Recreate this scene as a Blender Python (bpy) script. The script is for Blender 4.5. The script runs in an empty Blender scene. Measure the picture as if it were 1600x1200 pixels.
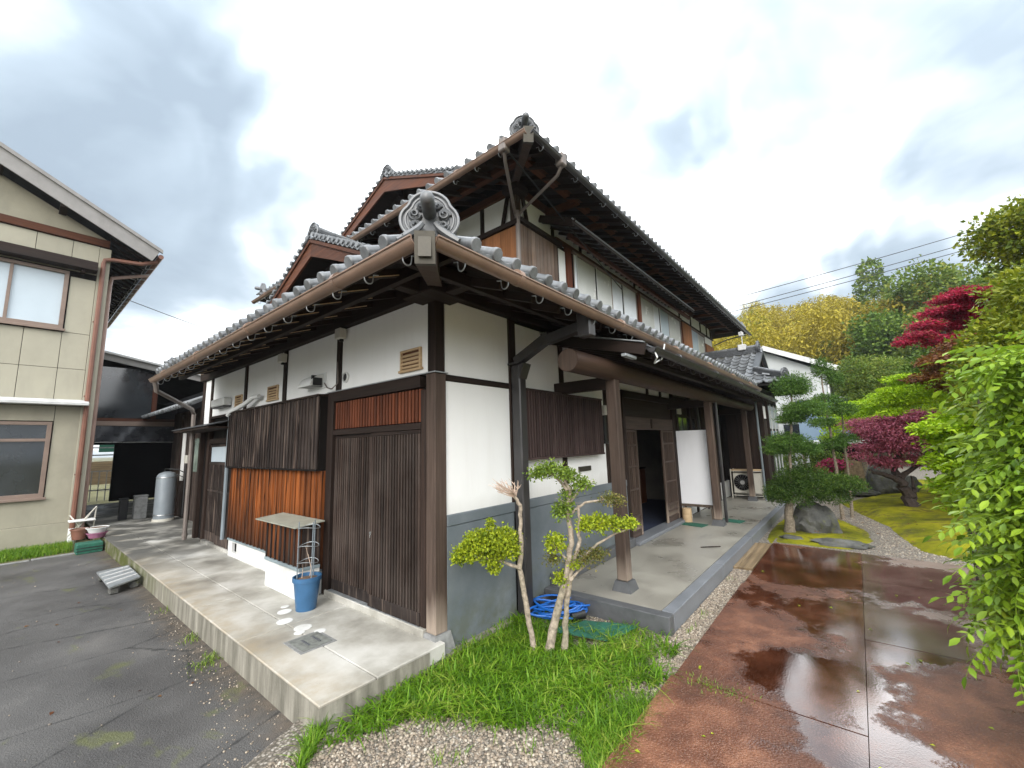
import bpy, math, random
import numpy as np
from mathutils import Vector, Matrix
rnd = random.Random(7)
RS = np.random.RandomState(11)
SC = bpy.context.scene
COL = SC.collection
PI = math.pi

# ------------------------------------------------------------------ camera
cam_data = bpy.data.cameras.new('camera')
cam = bpy.data.objects.new('camera', cam_data)
COL.objects.link(cam)
cam_data.sensor_width = 36.0
cam_data.lens = 36.0 * 646.99 / 1600.0
cam_data.clip_start = 0.02
cam_data.clip_end = 2000.0
yaw, pit, rol = math.radians(39.3847), math.radians(8.1979), math.radians(-1.684)
Fv = Vector((math.cos(pit) * math.cos(yaw), math.cos(pit) * math.sin(yaw), math.sin(pit)))
r0 = Vector((math.sin(yaw), -math.cos(yaw), 0)); u0 = r0.cross(Fv)
rv = math.cos(rol) * r0 + math.sin(rol) * u0
uv = -math.sin(rol) * r0 + math.cos(rol) * u0
M = Matrix((rv, uv, -Fv)).transposed().to_4x4()
M.translation = Vector((-2.430, -2.897, 1.6))
cam.matrix_world = M
SC.camera = cam

# ------------------------------------------------------------------ world, sun
CLOUDS = [((-.013, .877, .48), 22, -.16), ((.202, .874, .442), 15, -.13), ((.949, -.10, .27), 21, -.17), ((.855, -.20, .477), 12, -.11), ((.90, .078, .44), 17, .24),
          ((.496, .55, .673), 32, .13), ((.143, .966, .217), 16, -.05), ((.90, -.165, .40), 14, .19), ((.715, .317, .624), 8, -.13), ((.84, .05, .56), 8, -.12), ((.98, .10, .20), 12, -.12)]
SUN_EL, SUN_AZ = math.radians(24), math.radians(-149)      # direction towards the sun
world = bpy.data.worlds.new('World'); SC.world = world
world.use_nodes = True
wt = world.node_tree; wt.nodes.clear()
def wn(t, **k):
    n = wt.nodes.new(t)
    for a, b in k.items(): setattr(n, a, b)
    return n
sky = wn('ShaderNodeTexSky', sky_type='NISHITA'); sky.sun_disc = False
sky.sun_elevation = SUN_EL; sky.sun_rotation = math.radians(90) - SUN_AZ
bg1 = wn('ShaderNodeBackground'); bg1.inputs[1].default_value = 0.09
wt.links.new(sky.outputs[0], bg1.inputs[0])
tc = wn('ShaderNodeTexCoord')
sep = wn('ShaderNodeSeparateXYZ'); wt.links.new(tc.outputs['Generated'], sep.inputs[0])
def wmath(op, a, b=None, clamp=False):
    n = wn('ShaderNodeMath', operation=op); n.use_clamp = clamp
    for i, v in enumerate((a, b)):
        if v is None: continue
        if isinstance(v, (int, float)): n.inputs[i].default_value = v
        else: wt.links.new(v, n.inputs[i])
    return n.outputs[0]
zc = wmath('MAXIMUM', sep.outputs[2], 0.0)
den = wmath('ADD', zc, 0.22)
px = wmath('DIVIDE', sep.outputs[0], den); py = wmath('DIVIDE', sep.outputs[1], den)
comb = wn('ShaderNodeCombineXYZ'); wt.links.new(px, comb.inputs[0]); wt.links.new(py, comb.inputs[1])
def wnoise(scale, detail, off, rough=.5, dist=0.0):
    mp = wn('ShaderNodeMapping'); mp.inputs['Location'].default_value = off
    wt.links.new(comb.outputs[0], mp.inputs[0])
    n = wn('ShaderNodeTexNoise'); n.inputs['Scale'].default_value = scale; n.inputs['Detail'].default_value = detail
    n.inputs['Roughness'].default_value = rough; n.inputs['Distortion'].default_value = dist
    wt.links.new(mp.outputs[0], n.inputs['Vector']); return n.outputs[0]
n1 = wnoise(0.62, 6, (3.1, 5.3, 0), .52, .35)
n2 = wnoise(1.9, 7, (1.1, 8.3, 2), .55, .5)
nsum = wmath('ADD', wmath('ADD', wmath('MULTIPLY', n1, .95), wmath('MULTIPLY', n2, .42)), -.185)
# thicker, darker cloud away from the bright middle of the sky
geo_dot = wn('ShaderNodeVectorMath', operation='DOT_PRODUCT')
wt.links.new(tc.outputs['Generated'], geo_dot.inputs[0])
geo_dot.inputs[1].default_value = Vector((.62, .60, .58)).normalized()
glow = wmath('MULTIPLY', wmath('SUBTRACT', geo_dot.outputs['Value'], .86), 1.5)
nsum2 = wmath('ADD', nsum, wmath('MINIMUM', wmath('MAXIMUM', glow, .045), .22))
wz = wn('ShaderNodeTexNoise'); wz.inputs['Scale'].default_value = 3.2; wz.inputs['Detail'].default_value = 3.5; wz.inputs['Roughness'].default_value = .48; wz.inputs['Distortion'].default_value = .6
wt.links.new(tc.outputs['Generated'], wz.inputs['Vector'])
wa = wn('ShaderNodeVectorMath', operation='MULTIPLY_ADD'); wt.links.new(wz.outputs['Color'], wa.inputs[0]); wa.inputs[1].default_value = (.62, .62, .62); wa.inputs[2].default_value = (-.31, -.31, -.31)
wb = wn('ShaderNodeVectorMath', operation='ADD'); wt.links.new(wa.outputs[0], wb.inputs[0]); wt.links.new(tc.outputs['Generated'], wb.inputs[1])
wc = wn('ShaderNodeVectorMath', operation='NORMALIZE'); wt.links.new(wb.outputs[0], wc.inputs[0]); warped = wc.outputs[0]
def lobe(d, deg, amp):
    "a broad thicker or thinner bank of cloud round one direction of the sky"
    n = wn('ShaderNodeVectorMath', operation='DOT_PRODUCT'); wt.links.new(warped, n.inputs[0])
    n.inputs[1].default_value = Vector(d).normalized(); r = wn('ShaderNodeMapRange'); r.interpolation_type = 'SMOOTHSTEP'
    wt.links.new(n.outputs['Value'], r.inputs[0]); r.inputs[1].default_value = math.cos(math.radians(deg)); r.inputs[2].default_value = math.cos(math.radians(deg * .12))
    r.inputs[3].default_value = 0; r.inputs[4].default_value = amp; return r.outputs[0]
for d_, deg_, amp_ in CLOUDS: nsum2 = wmath('ADD', nsum2, lobe(d_, deg_, amp_))
ramp = wn('ShaderNodeValToRGB'); wt.links.new(nsum2, ramp.inputs[0])
el = ramp.color_ramp.elements
el[0].position = .22; el[0].color = (.175, .215, .258, 1)
el[1].position = .74; el[1].color = (2.1, 2.12, 2.15, 1)
e = el.new(.38); e.color = (.245, .295, .342, 1)
e = el.new(.47); e.color = (.37, .42, .465, 1)
e = el.new(.54); e.color = (.68, .715, .74, 1)
stren = wmath('ADD', 1.05, wmath('MULTIPLY', zc, 1.0))       # overcast: about three times brighter overhead than at the horizon
bg2 = wn('ShaderNodeBackground'); wt.links.new(ramp.outputs[0], bg2.inputs[0]); wt.links.new(stren, bg2.inputs[1])
mixw = wn('ShaderNodeMixShader'); mixw.inputs[0].default_value = .93
wt.links.new(bg1.outputs[0], mixw.inputs[1]); wt.links.new(bg2.outputs[0], mixw.inputs[2])
wo = wn('ShaderNodeOutputWorld'); wt.links.new(mixw.outputs[0], wo.inputs[0])

sun_d = bpy.data.lights.new('sun', 'SUN'); sun_d.energy = 1.5; sun_d.angle = math.radians(34); sun_d.color = (1, .96, .9)
sun = bpy.data.objects.new('sun', sun_d); COL.objects.link(sun)
sdir = Vector((math.cos(SUN_EL) * math.cos(SUN_AZ), math.cos(SUN_EL) * math.sin(SUN_AZ), math.sin(SUN_EL)))
sun.rotation_euler = sdir.to_track_quat('Z', 'Y').to_euler()
sun.location = (0, -10, 20)

SC.view_settings.view_transform = 'Standard'; SC.view_settings.look = 'None'
SC.view_settings.exposure = .90; SC.view_settings.gamma = 1
SC.view_settings.use_curve_mapping = False
SC.cycles.max_bounces = 6; SC.cycles.diffuse_bounces = 4; SC.cycles.glossy_bounces = 3
SC.cycles.transmission_bounces = 4; SC.cycles.transparent_max_bounces = 8
SC.cycles.use_denoising = True
SC.cycles.sample_clamp_indirect = 6

# ------------------------------------------------------------------ materials
def s2l(c): return tuple(((v / 255) / 12.92 if v / 255 <= .04045 else ((v / 255 + .055) / 1.055) ** 2.4) for v in c)
class NT:
    def __init__(s, name):
        s.m = bpy.data.materials.new(name); s.m.use_nodes = True
        s.t = s.m.node_tree; s.b = s.t.nodes['Principled BSDF']
        s.g = s.n('ShaderNodeNewGeometry'); s.pos = s.g.outputs['Position']
    def n(s, t, **k):
        n = s.t.nodes.new(t)
        for a, b in k.items(): setattr(n, a, b)
        return n
    def l(s, a, b): s.t.links.new(a, b)
    def noise(s, scale, detail=4, rough=.55, vec=None, dist=0.):
        mp = s.n('ShaderNodeMapping')
        sc = scale if isinstance(scale, tuple) else (scale,) * 3
        mp.inputs['Scale'].default_value = sc
        s.l(vec or s.pos, mp.inputs[0])
        n = s.n('ShaderNodeTexNoise'); n.inputs['Scale'].default_value = 1; n.inputs['Detail'].default_value = detail
        n.inputs['Roughness'].default_value = rough; n.inputs['Distortion'].default_value = dist
        s.l(mp.outputs[0], n.inputs['Vector']); return n.outputs[0]
    def vor(s, scale, feature='F1', out='Distance', vec=None):
        mp = s.n('ShaderNodeMapping'); mp.inputs['Scale'].default_value = scale if isinstance(scale, tuple) else (scale,) * 3
        s.l(vec or s.pos, mp.inputs[0])
        n = s.n('ShaderNodeTexVoronoi', feature=feature); n.inputs['Scale'].default_value = 1
        s.l(mp.outputs[0], n.inputs['Vector']); return n.outputs[out]
    def ramp(s, f, stops):
        r = s.n('ShaderNodeValToRGB'); s.l(f, r.inputs[0]); e = r.color_ramp.elements
        e[0].position = stops[0][0]; e[0].color = (*stops[0][1], 1)
        e[1].position = stops[-1][0]; e[1].color = (*stops[-1][1], 1)
        for p, c in stops[1:-1]:
            x = e.new(p); x.color = (*c, 1)
        return r.outputs[0]
    def fr(s, f, a, b, va=0., vb=1.):
        r = s.n('ShaderNodeMapRange'); s.l(f, r.inputs[0])
        for i, v in enumerate((a, b, va, vb)): r.inputs[i + 1].default_value = v
        return r.outputs[0]
    def math(s, op, a, b=None):
        n = s.n('ShaderNodeMath', operation=op)
        for i, v in enumerate((a, b)):
            if v is None: continue
            if isinstance(v, (int, float)): n.inputs[i].default_value = v
            else: s.l(v, n.inputs[i])
        return n.outputs[0]
    def mix(s, f, a, b, mode='MIX'):
        n = s.n('ShaderNodeMix', data_type='RGBA', blend_type=mode)
        for i, v in ((0, f), (6, a), (7, b)):
            if isinstance(v, (int, float)): n.inputs[i].default_value = v
            elif isinstance(v, tuple): n.inputs[i].default_value = (*v, 1)
            else: s.l(v, n.inputs[i])
        return n.outputs[2]
    def var(s, col, amt, src='obj'):
        if src == 'obj': o = s.n('ShaderNodeObjectInfo').outputs['Random']
        else: o = s.g.outputs['Random Per Island']
        h = s.n('ShaderNodeHueSaturation'); s.l(col, h.inputs['Color'])
        s.l(s.fr(o, 0, 1, 1 - amt, 1 + amt), h.inputs['Value']); return h.outputs[0]
    def base(s, c):
        if isinstance(c, tuple): s.b.inputs['Base Color'].default_value = (*c, 1)
        else: s.l(c, s.b.inputs['Base Color'])
    def set(s, rough=None, metal=None, spec=None):
        for k, v in (('Roughness', rough), ('Metallic', metal), ('Specular IOR Level', spec)):
            if v is None: continue
            if isinstance(v, (int, float)): s.b.inputs[k].default_value = v
            else: s.l(v, s.b.inputs[k])
    def bump(s, h, strength=.3, dist=.01, prev=None):
        n = s.n('ShaderNodeBump'); n.inputs['Strength'].default_value = strength; n.inputs['Distance'].default_value = dist
        s.l(h, n.inputs['Height'])
        if prev is not None: s.l(prev, n.inputs['Normal'])
        s.l(n.outputs[0], s.b.inputs['Normal']); return n.outputs[0]

MT = {}
def wood(name, dark, light, axis='z', rough=.62, var=.18, streak=None, grey=None, greyamt=.0):
    kd = {'wood_pale': 1., 'wood_slat': .58, 'wood_orange': .78, 'wood_charred': .72, 'wood_dark_vertical': .66}.get(name, .74); dark = tuple(v * kd for v in dark); light = tuple(v * kd for v in light)
    t = NT(name)
    sc = {'z': (38, 38, 1.6), 'x': (1.6, 38, 38), 'y': (38, 1.6, 38)}[axis]
    sc2 = {'z': (7, 7, .7), 'x': (.7, 7, 7), 'y': (7, .7, 7)}[axis]
    a = t.noise(sc, 6, .65); b = t.noise(sc2, 4, .6)
    f = t.math('ADD', t.math('MULTIPLY', a, .6), t.math('MULTIPLY', b, .4))
    c = t.ramp(f, [(.30, dark), (.52, tuple((x + y) / 2 for x, y in zip(dark, light))), (.70, light)])
    if streak:
        c = t.mix(t.fr(t.noise(tuple(v * .8 for v in sc), 3, .5, dist=.4), .56, .66), c, streak)
    if grey: c = t.mix(t.math('MULTIPLY', t.fr(t.noise(2.2, 4), .38, .66), greyamt), c, grey)
    if name == 'wood_orange':    # boards rotted dark towards the ground
        sp = t.n('ShaderNodeSeparateXYZ'); t.l(t.pos, sp.inputs[0])
        c = t.mix(t.math('MULTIPLY', t.fr(t.math('ADD', sp.outputs[2], t.math('MULTIPLY', t.noise((16, 16, 1.5), 4), .9)), 1.42, .78), .85), c, (.020, .009, .005))
    if name == 'wood_grey':      # foot of the posts bleached by splashing rain
        sp = t.n('ShaderNodeSeparateXYZ'); t.l(t.pos, sp.inputs[0])
        c = t.mix(t.math('MULTIPLY', t.fr(t.math('ADD', sp.outputs[2], t.math('MULTIPLY', t.noise((14, 14, 1.2), 3), .5)), .62, .30), .7), c, (.36, .29, .23))
    t.base(t.var(c, var)); t.set(t.fr(b, .3, .7, rough - .04, rough + .16), spec=.22)
    t.bump(a, .35, .004)
    MT[name] = t.m; return t.m
wood('wood_dark_vertical', (.012, .007, .005), (.058, .034, .025), 'z', var=.22)
wood('wood_dark_x', (.010, .006, .0045), (.045, .027, .020), 'x', var=.18)
wood('wood_dark_y', (.010, .006, .0045), (.045, .027, .020), 'y', var=.18)
wood('wood_red_vertical', (.05, .014, .007), (.21, .062, .026), 'z', var=.35)
wood('wood_red_x', (.045, .016, .009), (.17, .062, .030), 'x', var=.2)
wood('wood_red_y', (.045, .016, .009), (.17, .062, .030), 'y', var=.2)
wood('wood_orange', (.05, .012, .003), (.42, .125, .028), 'z', var=.38, streak=(.012, .006, .004))
wood('wood_orange_pale', (.17, .065, .025), (.44, .19, .075), 'z', var=.2)
wood('wood_charred', (.006, .004, .0035), (.040, .026, .022), 'z', var=.45, streak=(.115, .085, .068), grey=(.075, .058, .05), greyamt=.4)
wood('wood_grey', (.035, .023, .017), (.15, .105, .082), 'z', var=.18)
wood('wood_brown', (.07, .042, .030), (.30, .195, .135), 'z', var=.25, grey=(.22, .19, .17), greyamt=.4)
wood('wood_grey_x', (.05, .036, .03), (.15, .105, .085), 'x', var=.15)
wood('wood_slat', (.014, .009, .007), (.085, .056, .044), 'z', var=.35, grey=(.11, .088, .076), greyamt=.3)
wood('wood_slat_plum', (.030, .019, .018), (.12, .080, .074), 'z', var=.25)
wood('wood_pale', (.36, .24, .13), (.62, .46, .28), 'y', var=.1)
wood('wood_log', (.028, .016, .011), (.105, .060, .040), 'x', var=.05, rough=.5)
wood('wood_black', (.004, .003, .003), (.016, .011, .009), 'z', var=.2)

def simple(name, c, rough=.5, metal=0., nz=8, amt=.12, bump=.1, bs=60, spec=.4, var=0., dirt=None):
    t = NT(name)
    f = t.noise(nz, 5, .6)
    col = t.mix(t.fr(f, .3, .7), tuple(v * (1 - amt) for v in c), tuple(min(1, v * (1 + amt)) for v in c))
    if dirt: col = t.mix(t.fr(t.noise((3, 3, .9), 5, .65), .5, .72, 0, dirt[1]), col, dirt[0])
    if var: col = t.var(col, var)
    t.base(col); t.set(t.fr(f, .3, .7, max(.02, rough - .06), rough + .08), metal, spec)
    if bump: t.bump(t.noise(bs, 3), bump, .003)
    MT[name] = t.m; return t.m
def plaster():
    t = NT('plaster_white')
    c = t.mix(t.fr(t.noise(1.1, 4), .35, .65), (.76, .76, .745), (.80, .80, .785))
    st = t.noise((4.5, 4.5, .4), 6, .7); sp = t.n('ShaderNodeSeparateXYZ'); t.l(t.pos, sp.inputs[0])
    c = t.mix(t.fr(st, .52, .74, 0, .20), c, (.60, .58, .54))                      # rain streaks
    foot = t.fr(t.math('ADD', sp.outputs[2], t.math('MULTIPLY', st, .35)), 1.32, 1.12)
    c = t.mix(t.math('MULTIPLY', foot, .5), c, (.50, .48, .43))                     # splash dirt above the dado
    t.base(c); t.set(.85, 0, .15); t.bump(t.noise(80, 3), .15, .003); MT['plaster_white'] = t.m
plaster()
simple('plaster_base', (.60, .60, .58), .85, nz=5, amt=.07, bump=.25, bs=40, spec=.2, dirt=((.36, .35, .31), .6))
simple('flashing', (.22, .27, .29), .45, .1, nz=6, amt=.2, bump=.1, dirt=((.11, .12, .12), .5))
simple('gutter_brown', (.215, .140, .100), .38, 0., nz=4, amt=.16, bump=.06, spec=.5, dirt=((.12, .085, .065), .5))
simple('gutter_red', (.17, .075, .050), .42, nz=4, amt=.15, bump=.05)
simple('gutter_pink', (.36, .24, .20), .45, nz=4, amt=.12, bump=.05)
simple('gutter_dark', (.030, .028, .029), .34, nz=4, amt=.25, bump=.05, spec=.6)
simple('pipe_grey', (.15, .125, .11), .42, nz=4, amt=.15, bump=.05)
simple('pipe_bluegrey', (.17, .20, .22), .42, nz=4, amt=.15, bump=.05)
simple('pipe_white', (.62, .63, .62), .5, nz=4, amt=.08, bump=.05, dirt=((.4, .38, .34), .4))
simple('steel', (.42, .42, .41), .32, .9, nz=10, amt=.15, bump=.05)
simple('galvanised', (.34, .36, .37), .42, .6, nz=10, amt=.2, bump=.1)
simple('copper_patina', (.062, .056, .044), .5, .35, nz=14, amt=.3, bump=.2)
simple('tile_grey', (.105, .11, .117), .36, .0, nz=12, amt=.34, bump=.18, bs=55, spec=.62, var=.26, dirt=((.07, .072, .068), .55))
simple('tile_cap', (.135, .142, .149), .40, .0, nz=14, amt=.36, bump=.2, bs=55, spec=.6, var=.28, dirt=((.06, .062, .058), .85))
simple('tile_dark', (.062, .066, .071), .42, nz=16, amt=.35, bump=.3, bs=40, spec=.5)
simple('stone_grey', (.20, .20, .195), .7, nz=14, amt=.3, bump=.4, bs=50)
simple('stone_dark', (.085, .088, .092), .42, nz=10, amt=.2, bump=.15, bs=90, spec=.5)
simple('stone_step', (.16, .17, .185), .38, nz=5, amt=.2, bump=.04, bs=60, spec=.5)
simple('cast_plate', (.15, .155, .14), .7, nz=22, amt=.4, bump=.8, bs=120, dirt=((.07, .07, .06), .6))
simple('lid_grey', (.27, .27, .22), .6, nz=9, amt=.15, bump=.2)
simple('plastic_blue', (.035, .105, .21), .42, nz=9, amt=.12, bump=.03, dirt=((.10, .15, .18), .4))
simple('hose_blue', (.012, .115, .44), .30, nz=9, amt=.1, bump=.03, spec=.6)
simple('plastic_black', (.012, .012, .013), .4, nz=9, amt=.1, bump=.03)
simple('mat_green', (.018, .10, .065), .8, nz=30, amt=.3, bump=.4, bs=300)
simple('ac_cream', (.50, .48, .42), .5, nz=9, amt=.06, bump=.05, dirt=((.3, .27, .2), .4))
simple('board_white', (.76, .77, .80), .45, nz=1.5, amt=.02, bump=.0, dirt=((.6, .6, .6), .15))
simple('tank_silver', (.20, .225, .245), .42, .15, nz=5, amt=.08, bump=.05, dirt=((.25, .25, .25), .5))
simple('terracotta', (.30, .114, .19), .7, nz=12, amt=.2, bump=.2)
simple('soil', (.12, .08, .055), .95, nz=50, amt=.5, bump=.8, bs=90)
simple('wall_cream', (.345, .325, .255), .72, nz=1.6, amt=.07, bump=.12, bs=70, spec=.25, dirt=((.27, .26, .21), .45), var=.025)
simple('wall_cream_grey', (.30, .28, .215), .78, nz=2, amt=.1, bump=.2, bs=50, spec=.2, dirt=((.22, .21, .17), .5))
simple('fascia_grey', (.23, .22, .21), .6, nz=4, amt=.12, bump=.1, dirt=((.15, .14, .13), .5))
simple('metal_brown', (.20, .145, .115), .42, nz=5, amt=.12, bump=.05)
simple('metal_white', (.50, .50, .49), .45, nz=5, amt=.1, bump=.05, dirt=((.3, .3, .29), .5))
simple('concrete_sheet', (.28, .28, .27), .7, nz=5, amt=.1)
simple('curtain', (.50, .505, .47), .22, nz=3, amt=.05, bump=0, spec=.6)
simple('curtain_sky_white', (.68, .71, .74), .18, nz=3, amt=.05, bump=0, spec=.7)  # pale pane tone with the bluish white sky reflection put into the colour
simple('glass_frost', (.44, .51, .56), .16, nz=1.2, amt=.05, bump=0, spec=.7)
simple('glass_dark', (.022, .026, .03), .06, nz=1.2, amt=.3, bump=0, spec=.9)
simple('glass_green', (.16, .20, .17), .10, nz=2.2, amt=.4, bump=0, spec=.8)
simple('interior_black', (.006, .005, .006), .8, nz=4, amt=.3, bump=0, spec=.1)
simple('dark_sheet', (.022, .024, .03), .28, nz=5, amt=.4, bump=.2, bs=6, spec=.5)
simple('house_white', (.38, .395, .39), .8, nz=1.2, amt=.05, bump=0)
simple('panel_blue', (.17, .24, .31), .6, nz=1.2, amt=.05, bump=0)
simple('paint_yellow', (.50, .44, .24), .6, nz=5, amt=.15)
simple('wire_black', (.02, .02, .02), .5, nz=5, amt=.1, bump=0)
simple('wire_grey', (.25, .25, .25), .4, .4, nz=5, amt=.1, bump=0)
simple('bark', (.20, .165, .125), .85, nz=(30), amt=.45, bump=.6, bs=45, spec=.15)
simple('bark_pale', (.30, .25, .195), .85, nz=30, amt=.5, bump=1.0, bs=45, spec=.15, dirt=((.16, .17, .10), .5))
simple('bark_dark', (.055, .042, .036), .85, nz=20, amt=.4, bump=.6, bs=40, spec=.15)
simple('twig_pale', (.52, .40, .32), .8, nz=20, amt=.2, bump=.1, spec=.15)
simple('cabinet_wood', (.16, .05, .018), .4, nz=8, amt=.2, bump=.05)
simple('carpet_blue', (.02, .028, .06), .9, nz=8, amt=.2)
simple('interior_wall', (.16, .145, .12), .9, nz=3, amt=.2)

def leafmat(name, cols, rough=.45, trans=.25, patch=.35, ps=2.1):
    """cols: list of natural leaf colours, picked per leaf and drifting a little through the crown"""
    t = NT(name)
    k = t.g.outputs['Random Per Island']
    f = t.math('ADD', t.math('MULTIPLY', k, 1 - patch), t.math('MULTIPLY', t.fr(t.noise(ps, 4), .3, .7), patch))
    n = len(cols)
    c = t.ramp(f, [(.08 + .84 * i / (n - 1), cc) for i, cc in enumerate(cols)])
    t.base(c); t.set(rough, 0, .22)
    tr = t.n('ShaderNodeBsdfTranslucent'); t.l(c, tr.inputs[0])
    mx = t.n('ShaderNodeMixShader'); mx.inputs[0].default_value = trans
    t.l(t.b.outputs[0], mx.inputs[1]); t.l(tr.outputs[0], mx.inputs[2])
    t.l(mx.outputs[0], t.t.nodes['Material Output'].inputs[0])
    MT[name] = t.m; return t.m
leafmat('leaf_grass', [(.04, .10, .008), (.085, .19, .011), (.15, .29, .016), (.33, .38, .07)], .4, .35)
leafmat('leaf_azalea', [(.10, .16, .015), (.24, .31, .02), (.44, .50, .03), (.16, .24, .02)], .42, .3)
leafmat('leaf_azalea_green', [(.06, .11, .02), (.13, .21, .03), (.24, .33, .04), (.08, .13, .03)], .42, .3)
leafmat('leaf_olive', [(.05, .07, .02), (.13, .15, .035), (.20, .16, .04), (.06, .09, .03)], .45, .25)
leafmat('leaf_wisteria', [(.07, .14, .012), (.17, .29, .02), (.30, .43, .03), (.22, .35, .08), (.50, .58, .05)], .33, .35, .6)
leafmat('leaf_holly', [(.05, .085, .010), (.13, .18, .014), (.27, .29, .02), (.10, .15, .02)], .34, .3, .45, 1.6)
leafmat('leaf_maple_red', [(.10, .008, .02), (.30, .012, .025), (.50, .03, .09), (.16, .012, .03), (.34, .05, .05)], .5, .4, .5)
leafmat('leaf_maple_purple', [(.10, .02, .025), (.26, .05, .07), (.42, .12, .19), (.26, .07, .05)], .45, .3)
leafmat('leaf_maple_lime', [(.12, .24, .008), (.26, .42, .012), (.42, .58, .02), (.18, .32, .015)], .45, .35)
leafmat('leaf_maple_brown', [(.06, .02, .012), (.16, .06, .02), (.22, .12, .02)], .45, .3)
leafmat('leaf_pine', [(.03, .07, .014), (.065, .14, .022), (.13, .22, .03)], .6, .2)
leafmat('leaf_pine_dark', [(.02, .045, .010), (.045, .095, .014), (.11, .17, .02)], .6, .2)
leafmat('leaf_bamboo', [(.14, .115, .012), (.27, .22, .018), (.40, .32, .028), (.17, .20, .02)], .55, .3, .6, .11)
leafmat('leaf_hill', [(.04, .08, .015), (.09, .15, .025), (.16, .22, .03), (.27, .25, .05)], .55, .25, .5, .35)
leafmat('leaf_hill_dark', [(.035, .07, .012), (.08, .145, .018), (.15, .21, .025)], .55, .2)

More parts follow.
